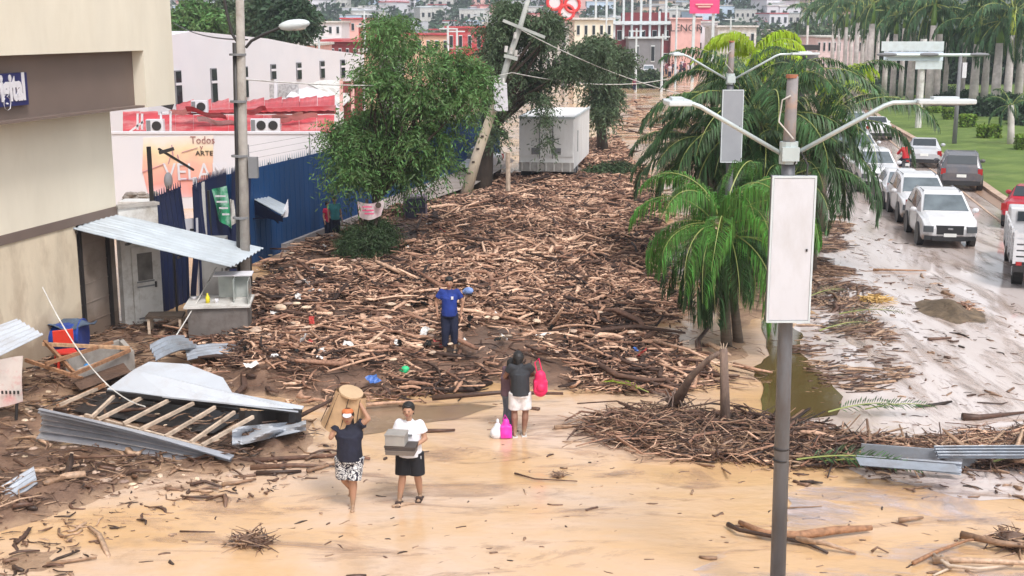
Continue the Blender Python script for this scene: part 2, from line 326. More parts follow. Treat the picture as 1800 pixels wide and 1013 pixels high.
def height(x, y):
    x = np.asarray(x, float); y = np.asarray(y, float)
    wob = vn(x, y, .45, 1)*1.6+vn(x, y, 1.5, 2)*.5
    h = -.12+.03*vn(x, y, .8, 3)
    d = sdf(x, y, DEB)+wob*.7; h = h+(1-.6*sst(46, 56, y))*sst(-.3, 1.6, d)*(.42+.35*vn(x, y, .33, 4)+.2*vn(x, y, 1.1, 5)+.08*vn(x, y, 3.2, 6))
    d = sdf(x, y, YARD)+wob; h = h+sst(-.6, .9, d)*(.17+.12*vn(x, y, .9, 7)+.07*vn(x, y, 3, 8))
    d = sdf(x, y, MED)+wob*.5; h = h+sst(-.3, .7, d)*(.2+.2*vn(x, y, 1.3, 9))
    d = sdf(x, y, STRIP)+wob; h = h+sst(-.5, 1.5, d)*(.16+.16*vn(x, y, .6, 10)+.06*vn(x, y, 2.5, 11))
    for pg, a_ in ((YARD2, .105), (MED2, .1)): d = sdf(x, y, pg)+wob*.8; h = h+sst(-.5, 1.6, d)*(a_+.12*vn(x, y, 1.1, 12)+.06*vn(x, y*1.8, 3.1, 13)+.03*vn(x, y, 8, 14))
    d = sdf(x, y, LAWN); h = h+sst(-.1, .05, d)*.1+np.clip(d, 0, 25)*.035
    return h
def hz(x, y): return float(height(x, y))
def ground_obj():
    def ax(pts):
        out = []
        for a, b, s in pts: out += list(np.arange(a, b, s))
        return np.array(out+[pts[-1][1]])
    xs = ax([(-900, -60, 60), (-60, -16, 2), (-16, 24, .22), (24, 70, 1.2), (70, 900, 60)])
    ys = ax([(-60, 8, 6), (8, 60, .25), (60, 120, .8), (120, 300, 6), (300, 900, 60)])
    X, Y = np.meshgrid(xs, ys); Z = height(X, Y); nx, ny = len(xs), len(ys)
    V = np.stack([X.ravel(), Y.ravel(), Z.ravel()], 1)
    i, j = np.meshgrid(np.arange(nx-1), np.arange(ny-1)); a = (j*nx+i).ravel()
    return npmesh('ground', V, np.stack([a, a+1, a+nx+1, a+nx], 1))
MUD = ground_mat('brown_mud', [(.25, (.06, .034, .023)), (.5, (.14, .08, .053)), (.75, (.25, .15, .1))], .8, (.35, .8), .8, 9, dark=(.02, .013, .01), dthr=(.6, .7), dsc=6)
def shore_silt(m):
    n = m.node_tree.nodes; l = m.node_tree.links; b = n['Principled BSDF']; src = b.inputs['Base Color'].links[0].from_socket
    ge = n.new('ShaderNodeNewGeometry'); se = n.new('ShaderNodeSeparateXYZ'); l.new(ge.outputs['Position'], se.inputs[0]); no = n.new('ShaderNodeTexNoise'); no.inputs['Scale'].default_value = 2.5; no.inputs['Detail'].default_value = 8; no.inputs['Roughness'].default_value = .75; l.new(ge.outputs['Position'], no.inputs[0])
    ma = n.new('ShaderNodeMath'); ma.operation = 'MULTIPLY_ADD'; ma.inputs[1].default_value = .22; l.new(no.outputs[0], ma.inputs[0]); l.new(se.outputs[2], ma.inputs[2])
    mr = n.new('ShaderNodeMapRange'); mr.inputs[1].default_value = .115; mr.inputs[2].default_value = .19; mr.inputs[3].default_value = .85; mr.inputs[4].default_value = 0; l.new(ma.outputs[0], mr.inputs[0])
    mx = n.new('ShaderNodeMix'); mx.data_type = 'RGBA'; mx.inputs[7].default_value = c4((.36, .235, .15)); l.new(mr.outputs[0], mx.inputs[0]); l.new(src, mx.inputs[6]); l.new(mx.outputs[2], b.inputs['Base Color'])
shore_silt(MUD)
struct('ground', ground_obj(), MUD, True)
WATER = ground_mat('muddy_water_surface', [(.3, (.5, .31, .15)), (.45, (.6, .38, .2)), (.56, (.61, .43, .3)), (.72, (.6, .48, .42))], .16, (.05, .22), .22, 5, dark=(.36, .24, .15), dthr=(.55, .8), dsc=.9, stretch=(.75, 1.3, 1))
def sheet(name, poly, z, mat, sub=0):
    mb = MB(); mb.add([(x, y, z) for x, y in poly], [tuple(range(len(poly)))]); return struct(name, mb, mat)
sheet('muddy_water', [(-60, 2), (60, 2), (120, 300), (-60, 300)], 0, WATER)
ROADM = ground_mat('wet_road_film', [(.3, (.46, .36, .31)), (.5, (.6, .51, .47)), (.7, (.64, .57, .56))], .22, (.03, .14), .05, 3.5, dark=(.2, .14, .11), dthr=(.55, .68), dsc=1.4, stretch=(2.2, .35, 1), spec=.7)
ROAD = gp([(1380, 800), (1350, 690), (1400, 560), (1440, 400), (1440, 300), (1440, 215), (1475, 170), (1490, 140), (1480, 118), (1525, 118), (1532, 180), (1548, 205), (1570, 224), (1600, 241), (1650, 270), (1705, 308), (1760, 349), (1810, 380), (2000, 507), (2300, 740), (1900, 880), (1500, 850)])
def shore(name, poly, z, mat, amp=.5, step=.35):     # a sheet whose outline is broken up like a drying edge
    out = []; n = len(poly)
    for i in range(n):
        a = Vector(poly[i]); b = Vector(poly[(i+1) % n]); k = max(1, int((b-a).length/step)); nn = Vector(((b-a).y, -(b-a).x)).normalized()
        for j in range(k):
            p = a.lerp(b, j/k); p = p+nn*(float(vn(p.x, p.y, .7, 20))*amp*2+float(vn(p.x, p.y, 2.6, 21))*amp*.8); out.append((p.x, p.y))
    return sheet(name, out, z, mat)
shore('wet_road', ROAD, .004, ROADM, .45)
POOL = ground_mat('tea_water_reflection', [(.3, (.09, .06, .02)), (.7, (.14, .1, .045))], .6, (.04, .12), .04, 5)  # tea-brown water, its colour also darkened for the palm crown's reflection
shore('tea_coloured_puddle', gp([(1335, 672), (1340, 560), (1385, 545), (1400, 600), (1470, 672), (1492, 700), (1465, 728), (1400, 738), (1335, 725)]), .016, POOL, .22)
shore('brown_puddle', gp([(600, 745), (640, 712), (760, 716), (860, 712), (800, 738), (700, 752), (640, 765)]), .008, ground_mat('brown_water', [(.3, (.2, .13, .08)), (.7, (.3, .2, .13))], .6, (.1, .3), .1, 5), .25)
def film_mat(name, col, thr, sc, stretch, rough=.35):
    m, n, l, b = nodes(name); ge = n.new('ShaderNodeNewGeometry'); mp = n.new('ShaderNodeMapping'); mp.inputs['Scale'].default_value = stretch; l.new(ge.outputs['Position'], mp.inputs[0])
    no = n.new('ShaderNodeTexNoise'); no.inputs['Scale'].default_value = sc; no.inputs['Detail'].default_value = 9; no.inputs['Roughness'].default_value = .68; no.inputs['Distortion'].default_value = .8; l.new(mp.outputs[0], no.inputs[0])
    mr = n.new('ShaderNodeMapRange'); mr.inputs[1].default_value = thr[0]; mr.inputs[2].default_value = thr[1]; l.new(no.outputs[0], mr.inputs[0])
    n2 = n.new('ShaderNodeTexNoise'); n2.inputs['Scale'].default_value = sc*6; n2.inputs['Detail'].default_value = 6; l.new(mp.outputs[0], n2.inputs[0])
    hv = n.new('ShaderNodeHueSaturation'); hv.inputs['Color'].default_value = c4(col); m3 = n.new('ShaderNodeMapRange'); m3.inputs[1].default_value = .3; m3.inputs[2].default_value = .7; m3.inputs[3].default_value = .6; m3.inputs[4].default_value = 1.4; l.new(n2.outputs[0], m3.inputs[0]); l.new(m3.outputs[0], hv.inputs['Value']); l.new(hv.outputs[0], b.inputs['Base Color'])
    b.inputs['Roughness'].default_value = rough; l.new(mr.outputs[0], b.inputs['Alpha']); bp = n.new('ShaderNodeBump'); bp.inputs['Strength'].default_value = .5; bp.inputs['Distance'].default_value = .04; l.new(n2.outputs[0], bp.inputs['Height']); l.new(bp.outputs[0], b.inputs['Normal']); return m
FILM = film_mat('silt_film', (.3, .19, .12), (.44, .62), .55, (.7, 1.5, 1)); FILM2 = film_mat('silt_streaks', (.42, .28, .19), (.54, .74), .7, (.5, 1.6, 1)); FILM3 = film_mat('road_silt', (.4, .3, .24), (.5, .7), .5, (2.0, .4, 1), .2)
shore('silt_film', gp([(-400, 760), (300, 700), (900, 640), (1300, 700), (2300, 760), (2600, 1100), (-800, 1100)]), .009, FILM2, .3)
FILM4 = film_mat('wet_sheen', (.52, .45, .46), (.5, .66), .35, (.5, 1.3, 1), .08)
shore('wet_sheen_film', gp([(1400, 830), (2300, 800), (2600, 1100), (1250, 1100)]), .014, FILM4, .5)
shore('road_silt_film', gp([(1440, 480), (1445, 330), (1500, 215), (1545, 215), (1700, 320), (1990, 520), (1990, 740), (1600, 760), (1500, 600)]), .012, FILM3, .2)
# wheel ridges of mud on the right road, and kerbs
GRASS = ground_mat('lawn_grass', [(.3, (.08, .125, .02)), (.5, (.115, .18, .03)), (.7, (.18, .24, .05))], .5, (.8, .9), .9, 30, dark=(.26, .26, .1), dthr=(.6, .8), dsc=.12)
LP = [(1990, 500), (1800, 372), (1755, 343), (1700, 303), (1640, 262), (1592, 235), (1562, 218), (1540, 200), (1528, 180), (1515, 150), (1490, 122)]
kl = [P(a, b) for a, b in LP]
def offs(pts, d):
    out = []
    for i, p in enumerate(pts):
        t = (pts[min(i+1, len(pts)-1)]-pts[max(i-1, 0)]).normalized(); out.append(p+Vector((t.y, -t.x, 0))*d)
    return out
def densify(pts, s):
    out = []
    for a, b in zip(pts, pts[1:]):
        k = max(1, int((b-a).length/s)); out += [a.lerp(b, i/k) for i in range(k)]
    return out+[pts[-1]]
KERB = pm('kerb_concrete', (.5, .36, .27), .7, .15, 3, .2, 20, dirt=(.25, .15, .1), damt=.6)
def strip(name, line, w0, w1, z0, z1, mat, kind='structure'):
    mb = MB(); A = offs(line, w0); B = offs(line, w1)
    for i in range(len(line)-1):
        q = [A[i], A[i+1], B[i+1], B[i]]; mb.add([(p.x, p.y, z0) for p in q]+[(p.x, p.y, z1) for p in q], [(4, 5, 6, 7), (0, 4, 7, 3), (1, 2, 6, 5), (0, 1, 5, 4), (3, 7, 6, 2)])
    me = mb.mesh(name); fixn(me); return struct(name, me, mat)
kd = densify(kl, 1.0)
strip('kerb', kd, -.32, .02, -.2, .15, KERB)
strip('gutter', kd, -.85, -.34, -.15, .02, pm('gutter_mud', (.33, .2, .13), .35, .3, 1.2, .3, 12, dirt=(.14, .09, .06), damt=.7))
strip('kerb', densify([P(a, b) for a, b in [(1990, 545), (1800, 420), (1740, 375), (1690, 335), (1640, 300), (1590, 268), (1556, 240)]], 1), -.09, .0, -.1, .035, KERB)
mb = MB(); nu, nv = 60, 90
xx = np.linspace(0, 1, nu+1)
L = densify(kl, 1.2); R_ = offs(L, 42); mbv = []; mbf = []
for i in range(len(L)):
    for k in range(nu+1):
        t = (k/nu)**1.5; p = L[i].lerp(R_[i], t); mbv.append((p.x, p.y, .145+min(t*42, 25)*.035+.04*float(vn(p.x, p.y, .3, 60))))
for i in range(len(L)-1):
    for k in range(nu): a = i*(nu+1)+k; mbf.append((a, a+1, a+nu+2, a+nu+1))
mb.add(mbv, mbf); lm = mb.mesh('lawn'); struct('lawn', lm, GRASS, True)
# hill behind the town, with its houses
HILLM = ground_mat('hill_scrub', [(.3, (.03, .05, .03)), (.5, (.06, .085, .05)), (.7, (.13, .13, .1))], .03, (.9, .95), .5, .3, dark=(.02, .035, .02), dthr=(.5, .6), dsc=.12)
def hillh(x, y): 
    t = np.clip((np.asarray(y)-380)/520, 0, 1); return t**1.3*(120+55*vn(x, y, .004, 30)+30*vn(x, y, .012, 31))+3*vn(x, y, .05, 32)*t-2
xs = np.linspace(-700, 800, 90); ys = np.linspace(330, 1100, 60); X, Y = np.meshgrid(xs, ys); Z = hillh(X, Y)
i, j = np.meshgrid(np.arange(89), np.arange(59)); a = (j*90+i).ravel()
struct('hill', npmesh('hill', np.stack([X.ravel(), Y.ravel(), Z.ravel()], 1), np.stack([a, a+1, a+91, a+90], 1)), HILLM, True)
# ------------------------------------------------------------------ broken wood: shapes shared by the single pieces, and one mass
def stickV(n, L, r, bend, seed, sides=4, segs=4):
    g = np.random.default_rng(seed); t = np.linspace(-.5, .5, segs)
    L = np.asarray(L)[:, None]; r = np.asarray(r)[:, None]
    cx = L*t[None]; cy = np.zeros((n, segs)); cz = np.zeros((n, segs))
    b1 = g.normal(0, bend, (n, 1)); b2 = g.normal(0, bend, (n, 1)); cy += L*(b1*(4*t*t-.5)[None]+b2*(t*(1-4*t*t))[None]*2); cz += L*g.normal(0, bend*.4, (n, 1))*(4*t*t-.5)[None]
    rad = r*(1-.55*np.abs(t[None]*2)**2*g.uniform(.2, 1, (n, 1)))*g.uniform(.8, 1.2, (n, segs))
    an = np.arange(sides)/sides*2*np.pi+.4
    V = np.empty((n, segs, sides, 3)); V[..., 0] = cx[..., None]; V[..., 1] = cy[..., None]+rad[..., None]*np.cos(an); V[..., 2] = cz[..., None]+rad[..., None]*np.sin(an)*.7
    return V
def stick_faces(n, sides=4, segs=4):
    f = []
    for i in range(segs-1):
        for j in range(sides): f.append((i*sides+j, (i+1)*sides+j, (i+1)*sides+(j+1) % sides, i*sides+(j+1) % sides))
    f.append((0, 1, 2, 3)); q = (segs-1)*sides; f.append((q+3, q+2, q+1, q))
    f = np.array(f); return (f[None]+(np.arange(n)*sides*segs)[:, None, None]).reshape(-1, 4)
def scatter(poly, n, seed, zlift=(0, .2), L=(.55, .5), rr=(.022, .5), ang=(.0, .7), tilt=.12, bend=.12, dens=None, margin=.1, maxL=2.6, onwater=False):
    g = np.random.default_rng(seed); px = np.array(poly); lo, hi = px.min(0), px.max(0); xs = np.empty(0); ys = np.empty(0)
    while len(xs) < n:
        x = g.uniform(lo[0], hi[0], n*2); y = g.uniform(lo[1], hi[1], n*2); d = sdf(x, y, poly)+vn(x, y, .8, seed)*1.2
        k = d > margin
        if dens is not None: k &= g.random(len(x)) < dens(x, y)
        xs = np.concatenate([xs, x[k]]); ys = np.concatenate([ys, y[k]])
    xs = xs[:n]; ys = ys[:n]
    Ls = np.minimum(L[0]*np.exp(g.normal(0, L[1], n)), maxL); rs = rr[0]*np.exp(g.normal(0, rr[1], n))*(.6+.4*Ls/L[0])
    rs = np.minimum(rs, .09); V = stickV(n, Ls, rs, bend, seed+1)
    a = g.normal(ang[0], ang[1], n)+vn(xs, ys, .3, seed+3)*2.2; t = g.normal(0, tilt, n)
    ca, sa, ct, st = np.cos(a)[:, None, None], np.sin(a)[:, None, None], np.cos(t)[:, None, None], np.sin(t)[:, None, None]
    X = V[..., 0]*ct-V[..., 2]*st; Zz = V[..., 0]*st+V[..., 2]*ct; X2 = X*ca-V[..., 1]*sa; Y2 = X*sa+V[..., 1]*ca
    z = np.maximum(height(xs, ys), 0)+g.uniform(zlift[0], zlift[1], n)**1+rs*.3
    V[..., 0] = X2+xs[:, None, None]; V[..., 1] = Y2+ys[:, None, None]; V[..., 2] = Zz+z[:, None, None]
    return V.reshape(-1, 3), stick_faces(n), (xs, ys, z)
def mass(name, parts, mat, label, cat):
    Vs, Fs, o = [], [], 0
    for V, Fq, _ in parts: Vs.append(V); Fs.append(Fq+o); o += len(V)
    me = npmesh(name, np.concatenate(Vs), np.concatenate(Fs))
    return tag(link(name, me, mat, smooth=False), label, cat, kind='stuff')
clump = lambda x, y: np.clip(.62+1.7*vn(x, y, .3, 40)+1.0*vn(x, y, 1.0, 41), .07, 1)
DEBN = gp([(585, 735), (470, 712), (330, 650), (300, 600), (432, 575), (446, 470), (620, 403), (1160, 403), (1190, 560), (1250, 660), (1215, 700), (1000, 690), (840, 690), (700, 705)])
DEBF = gp([(620, 405), (740, 365), (830, 345), (900, 312), (1030, 306), (1035, 250), (1080, 240), (1110, 290), (1163, 340), (1158, 410)])
DEBF2 = gp([(1085, 240), (1080, 200), (1100, 178), (1150, 165), (1130, 190), (1180, 205), (1160, 260)])
MID = gp([(700, 480), (760, 400), (1150, 400), (1180, 560), (1000, 600), (700, 560), (560, 560)])
nearmud = lambda x, y: clump(x, y)*np.clip(1.15-sst(31, 26, y)*.45, 0, 1)
mass('broken_wood_mass', [scatter(DEBN, 14500, 101, (0, .16), L=(.4, .6), bend=.17, ang=(0, .85), dens=nearmud), scatter(MID, 12000, 102, (.04, .3), L=(.36, .55), rr=(.024, .45), bend=.22, ang=(0, .95), tilt=.2, dens=clump),
    scatter(DEBF, 13000, 103, (0, .25), L=(.46, .5), rr=(.03, .4), bend=.2, ang=(0, 1.0), dens=clump), scatter(DEBF2, 120, 104, (0, .15), L=(1.1, .5), rr=(.05, .4)),
    scatter(DEBN, 16000, 105, (0, .15), L=(.19, .45), rr=(.016, .4), ang=(0, 1.3), tilt=.3, bend=.2, dens=nearmud), scatter(MID, 9000, 107, (.05, .3), L=(.18, .45), rr=(.018, .4), ang=(0, 1.3), tilt=.35, dens=clump), scatter(DEBF, 8000, 108, (.03, .28), L=(.24, .45), rr=(.024, .4), ang=(0, 1.3), tilt=.35)], WOOD, 'sea of splintered wood and branches heaped over the flooded street', 'debris')
mass('straw_tangle', [scatter(MED, 1700, 118, (.02, .12), L=(.5, .5), rr=(.012, .5), bend=.3, tilt=.12)], WOOD, 'pale straw and stalks on top of the reed pile by the lamp pole', 'debris')
mass('reed_and_twig_litter', [scatter(MED, 4600, 111, (0, .1), L=(.5, .5), rr=(.012, .4), bend=.3, tilt=.14), scatter(YARD, 2600, 112, (0, .08), L=(.3, .6), rr=(.014, .5), bend=.2, dens=clump),
    scatter(STRIP, 3000, 113, (0, .1), L=(.5, .6), rr=(.014, .5), bend=.2, dens=clump)], WOODD, 'dark tangle of reeds and twigs round the palms and the muddy yard', 'debris')
FLOAT = gp([(1400, 500), (1440, 400), (1480, 380), (1475, 480), (1530, 520), (1560, 560), (1600, 640), (1530, 690), (1440, 680), (1395, 640), (1395, 560)])
FLOAT2 = gp([(1400, 480), (1560, 480), (1800, 520), (2000, 600), (2000, 760), (1500, 770), (1400, 700)])
FORE = gp([(-100, 1040), (100, 880), (400, 830), (620, 790), (900, 690), (1100, 790), (1900, 830), (1900, 1040)])
ROADF = gp([(1440, 480), (1470, 350), (1600, 440), (1700, 500), (1790, 600), (1560, 600)])
FARW = gp([(1085, 230), (1120, 150), (1220, 150), (1180, 230)])
mass('floating_litter', [scatter(FLOAT, 2300, 121, (0, .03), L=(.3, .6), rr=(.016, .4), ang=(0, .35), tilt=.02, dens=clump), scatter(FLOAT2, 500, 122, (-.005, .015), L=(.16, .6), rr=(.014, .5), ang=(0, .5), tilt=.02),
    scatter(FORE, 420, 123, (-.012, .004), L=(.085, .6), rr=(.011, .5), ang=(0, .6), tilt=.02, bend=.08), scatter(ROADF, 120, 124, (-.01, .01), L=(.2, .6), rr=(.014, .5), tilt=.02), scatter(FARW, 60, 125, (-.01, .05), L=(.9, .5), rr=(.05, .4), tilt=.02)], WOODD, 'small dark twigs and bark floating on the muddy water', 'litter')
mass('yard_twigs', [scatter(YARD2, 900, 141, (-.01, .03), L=(.12, .7), rr=(.012, .5), tilt=.05, bend=.15), scatter(MED2, 350, 142, (-.01, .03), L=(.14, .6), rr=(.012, .5), tilt=.05)], WOODD, 'small twigs and bark bits on the silty shore at lower left', 'litter')
# the largest pieces one by one
protos = []
for k in range(14):
    V = stickV(1, [1.0], [.045], .13, 300+k, 4, 6); me = npmesh('driftwood_stick', V.reshape(-1, 3), np.array([(a*4+b, (a+1)*4+b, (a+1)*4+(b+1) % 4, a*4+(b+1) % 4) for a in range(5) for b in range(4)]+[(0, 1, 2, 3), (23, 22, 21, 20)])); me.materials.append(WOOD); protos.append(me)
g = np.random.default_rng(77); cnt = 0
_, _, (sx, sy, sz) = scatter(DEBN, 270, 131, (.05, .25), dens=lambda x, y: np.clip(1.2-(y-24)/22, .1, 1))
o_ = np.argsort(sy)
for q, k in enumerate(o_):
    o = bpy.data.objects.new('driftwood_stick', protos[k % 14]); COL.objects.link(o); Ls = float(min(2.4, .8*math.exp(g.normal(-.12, .42))))
    o.location = (sx[k], sy[k], sz[k]); o.rotation_euler = (g.uniform(-.3, .3), g.normal(0, .1), g.normal(0, .75)+(math.pi if g.random() < .5 else 0)); o.scale = (Ls, Ls*.5+.08, .35+.4*Ls)
    tag(o, 'large splintered stick among the broken wood heaped on the street', 'stick', 'larger sticks lying in the wood debris')
# ------------------------------------------------------------------ cream building on the left
A0 = P(218, 578); A0.z = 0
def onwall(px, py, off=0): return PP(px, py, A0+NL*off, DL)
def sparam(p): return (p-A0).dot(DL)
zc = onwall(218, 200).z                                # underside of the overhanging upper storey
band0, band1 = onwall(218, 374).z, onwall(218, 359).z
OV = .8
zb = onwall(250, 190, OV).z; zt = onwall(250, 89, OV).z; s1 = sparam(onwall(255, 140, OV)); s2 = sparam(onwall(302, 60, OV))
b = T('commercial_building', 'tall cream building with recessed brown sign band and blue sign at left edge', 'building', (A0.x, A0.y, 0), world=True)
def q(s, off=0): return A0+DL*s+NL*off
def wslab(mb, s0, sA, o0, o1, z0, z1):
    c = [q(s0, o0), q(sA, o0), q(sA, o1), q(s0, o1)]; return mb.poly([(p.x, p.y) for p in c], z0, z1)
sd0 = sparam(onwall(140, 500))
b.part('wall', wslab(MB(), -26, 0, -7, 0, band1, zb+.3), CREAM)
b.part('wall', wslab(MB(), -26, sd0, -7, 0, -.2, band0), CREAM2)
b.part('brown_trim', wslab(MB(), -26, .02, -7, .03, band0, band1), BROWN)
wl = MB(); wslab(wl, sd0, .02, -7, -.12, -.2, band0); b.part('wall', wl, TAUPE)
ze = zc
up = MB(); wslab(up, -26, s2, -7, OV, zt, 14); b.part('upper_wall', up, CREAM)
up = MB(); wslab(up, s1, s2, -7, OV, zb, zt); b.part('upper_wall', up, CREAM)
up = MB(); wslab(up, -26, s1, -7, OV-.3, zb, zt); b.part('sign_band', up, BROWN)
up = MB(); wslab(up, -26, s1, OV-.3, OV-.05, zb, zb+.05); b.part('sign_band_ledge', up, BROWN)
for pxs in (143, 192, 216):
    s_ = sparam(onwall(pxs, 480, -.1)); m_ = MB(); wslab(m_, s_-.05, s_+.05, -.12, -.06, 0, band0-.02); b.part('shutter_post', m_, MAROON if pxs > 200 else DARK)
for k in range(26):
    s_ = sd0+.1+k*(0-sd0-.1)/26; m_ = MB()
for k in range(5):
    m_ = MB(); z_ = .45+k*.45; wslab(m_, sd0+.06, -.08, -.12, -.105, z_, z_+.02); b.part('shutter_seam', m_, TAUPE)
for z_ in (zt+1.2, 12.5):                               # plaster joints on the upper storey
    m_ = MB(); wslab(m_, -26, s2, OV, OV+.012, z_, z_+.03); b.part('plaster_joint', m_, CREAM2)
# blue sign
sa = sparam(onwall(43, 160, OV-.28)); zs0 = onwall(43, 184, OV-.28).z; zs1 = onwall(43, 127, OV-.28).z
hs_ = zs1-zs0
sg = T('shop_sign', 'dark blue sign with white lettering on the brown band', 'sign', tuple(q(sa-1.6, OV-.3))[:2]+(zs0,), world=True)
m_ = MB(); wslab(m_, sa-3.2, sa, OV-.298, OV-.2, zs0, zs1); sg.part('sign_panel', m_, pm('sign_blue', (.02, .02, .11), .4, .05))
ang = math.atan2(DL.y, DL.x)
pt = q(sa-.1, OV-.19); pt.z = (zs0+zs1)/2+.02
place_text('Digital', hs_*1.12, WHITE, pt, ang, sg.o, sg.loc, sx=.6, bold=.03, al='RIGHT')
# white cross wall with the door beside the cream building
cwl = T('annex_wall', 'narrow white side wall with a panelled metal door beside cream building', 'wall', (A0.x, A0.y, 0), world=True)
zmud(CREAM2, .5, 1.0, (.3, .21, .14), 1.2, .75); zmud(TAUPE, .3, .8, (.16, .11, .08), 1.5, .8)
e1 = P(285, 566); e1.z = 0; dx_ = (e1-A0).normalized()
def xw(px, py): return PP(px, py, A0, dx_)
m_ = MB(); zt2 = xw(250, 362).z; m_.slab(A0, e1, -.2, zt2, .2); cwl.part('wall', m_, WHITED)
m_ = MB(); m_.slab(A0-dx_*.02, e1+dx_*.04, zt2, zt2+.07, .28); cwl.part('coping', m_, CONC)
da, db = xw(229, 500), xw(272, 500); zd = xw(250, 432).z
nrm = Vector((dx_.y, -dx_.x, 0)); fo = nrm*.14
m_ = MB(); m_.slab(da+fo, db+fo, .05, zd, .05); door = cwl.part('door', m_, WHITED)
m_ = MB(); a_, b_ = da.lerp(db, .2)+fo*1.25, da.lerp(db, .8)+fo*1.25; m_.slab(a_, b_, 1.15, zd-.15, .02); cwl.part('door_pane', m_, pm('grimy_glass', (.16, .15, .14), .3, .4, 3), sub=door)
m_ = MB(); m_.slab(a_, b_, .25, .95, .02); cwl.part('door_panel', m_, WHITED, sub=door)
for z_ in (1.1, .98, .2): m_ = MB(); m_.slab(da.lerp(db, .15)+fo*1.2, da.lerp(db, .85)+fo*1.2, z_, z_+.035, .03); cwl.part('door_rail', m_, GREYW, sub=door)
m_ = MB(); p_ = da.lerp(db, .88)+fo*1.5; m_.box(p_.x, p_.y, 1.02, .04, .05, .14); cwl.part('handle', m_, DARK, sub=door)
# stall roof of tin sheets, posts, counter
rc = [onwall(128, 402, .0), P(405, 471, 1.75), P(462, 437, 1.75), onwall(207, 377, .0)]
aw = T('stall_roof', 'long light tin lean-to roof above the flooded food stall', 'roof', (rc[0].x, rc[0].y, 0), world=True)
NP = 7
for k in range(NP):
    u0, u1 = k/NP, (k+1)/NP+.006
    def fn(u, v, u0=u0, u1=u1, k=k):
        uu = u0+(u1-u0)*u; p = rc[0].lerp(rc[1], uu).lerp(rc[3].lerp(rc[2], uu), v); return p+Vector((0, 0, .022*math.sin(v*2*math.pi*9)+.004*k+.035*math.sin(uu*5+1)*math.sin(v*3)))
    m_ = MB(); m_.grid(fn, 3, 40, .012); aw.part('tin_sheet', m_, TIN, smooth=False)
for u in (.02, .33, .66, .97):
    m_ = MB(); a_ = rc[0].lerp(rc[1], u); b_ = rc[3].lerp(rc[2], u); m_.beam(a_-Vector((0, 0, .07)), b_-Vector((0, 0, .07)), .05); aw.part('roof_beam', m_, DARK)
for (px, py, zt_) in ((400, 545, 1.66), (312, 560, 2.05), (443, 520, 1.68)):
    p_ = P(px, py); m_ = MB(); m_.beam(p_, p_+Vector((0, 0, zt_)), .05); aw.part('post', m_, DARK)
kc = P(385, 604)
k_ = T('stall_counter', 'grey mud-stained food stall counter with glass sides under the tin roof', 'counter', (kc.x, kc.y, 0), rz=.12)
k_.part('body', MB().box(0, .55, .42, 1.35, 1.1, .86), pm('stall_steel', (.17, .15, .14), .5, .3, 1.5, .1, dirt=(.06, .04, .03), damt=.8, dscale=2))
k_.part('worktop', MB().box(0, .55, .87, 1.5, 1.25, .045), WHITED)
for a_, b_ in (((-.05, .9), (.7, .9)), ((.7, .05), (.7, .9)), ((.35, .3), (.35, .9))):
    m_ = MB(); m_.slab(Vector((*a_, 0)), Vector((*b_, 0)), .9, 1.42, .015); k_.part('glass_side', m_, pm('stall_glass', (.35, .38, .36), .2, .3, 2, 0, dirt=(.6, .6, .58), damt=.6))
k_.part('lid', MB().box(.3, .95, 1.45, .9, .5, .03), WHITE)
m_ = MB(); m_.tube([(-.25, .35, .893), (-.25, .35, 1.03), (-.25, .35, 1.07), (-.25, .35, 1.12)], [.05, .05, .02, .02], 10)
w_ = lambda v: k_.o.matrix_basis @ Vector(v)
def onk(name, mb, mat, label, cat): o = single(name, mb, mat, label, cat, world=False, smooth=True); o.location = k_.o.location; o.rotation_euler = k_.o.rotation_euler
onk('bottle', m_, pm('yellow_plastic', (.75, .62, .02), .4), 'small yellow bottle standing on the stall counter', 'bottle')
m_ = MB(); m_.tube([(-.05, .33, .893), (-.05, .33, .99)], [.04, .05], 10); onk('cup', m_, WHITE, 'small white cup beside the yellow bottle on the stall counter', 'cup')
m_ = MB(); m_.tube([(-.62, .8, .893), (-.62, .8, .95)], [.05, .07], 10); onk('bowl', m_, WHITE, 'little white bowl at the left end of the stall counter', 'bowl')
p_ = P(335, 560); t_ = T('metal_cabinet', 'tall pale grey metal cabinet standing behind the stall counter', 'cabinet', (p_.x+.45, p_.y+1.0, 0), .1)
t_.part('body', MB().box(0, 0, .95, .62, .5, 1.9), pm('cabinet_grey', (.3, .29, .28), .5, .15, 2, .05, dirt=(.12, .08, .06), damt=.6)); t_.part('door', MB().box(0, -.26, 1.0, .54, .02, 1.7), pm('cabinet_grey', ())); t_.part('handle', MB().box(.2, -.28, 1.05, .02, .03, .2), DARK)
p_ = P(400, 545); t_ = T('black_rack', 'low dark rack with pale lid behind the counter', 'rack', (p_.x-.1, p_.y+.9, 0), .1)
t_.part('frame', MB().box(0, 0, .55, .9, .5, .05).box(-.42, 0, .5, .05, .5, 1).box(.42, 0, .5, .05, .5, 1).box(0, 0, .98, .9, .5, .04), DARK); t_.part('lid', MB().box(0, 0, 1.05, .95, .55, .08), WHITED)
p_ = P(293, 590); t_ = T('work_bench', 'low dark wooden bench left of the stall counter', 'bench', (p_.x, p_.y, 0), .1)
t_.part('seat', MB().box(0, 0, .5, .85, .5, .06), BARK)
for i_ in (-1, 1):
    for j_ in (-1, 1): t_.part('leg', MB().box(i_*.36, j_*.19, .22, .06, .06, .5), RAFT)
p_ = P(480, 500)
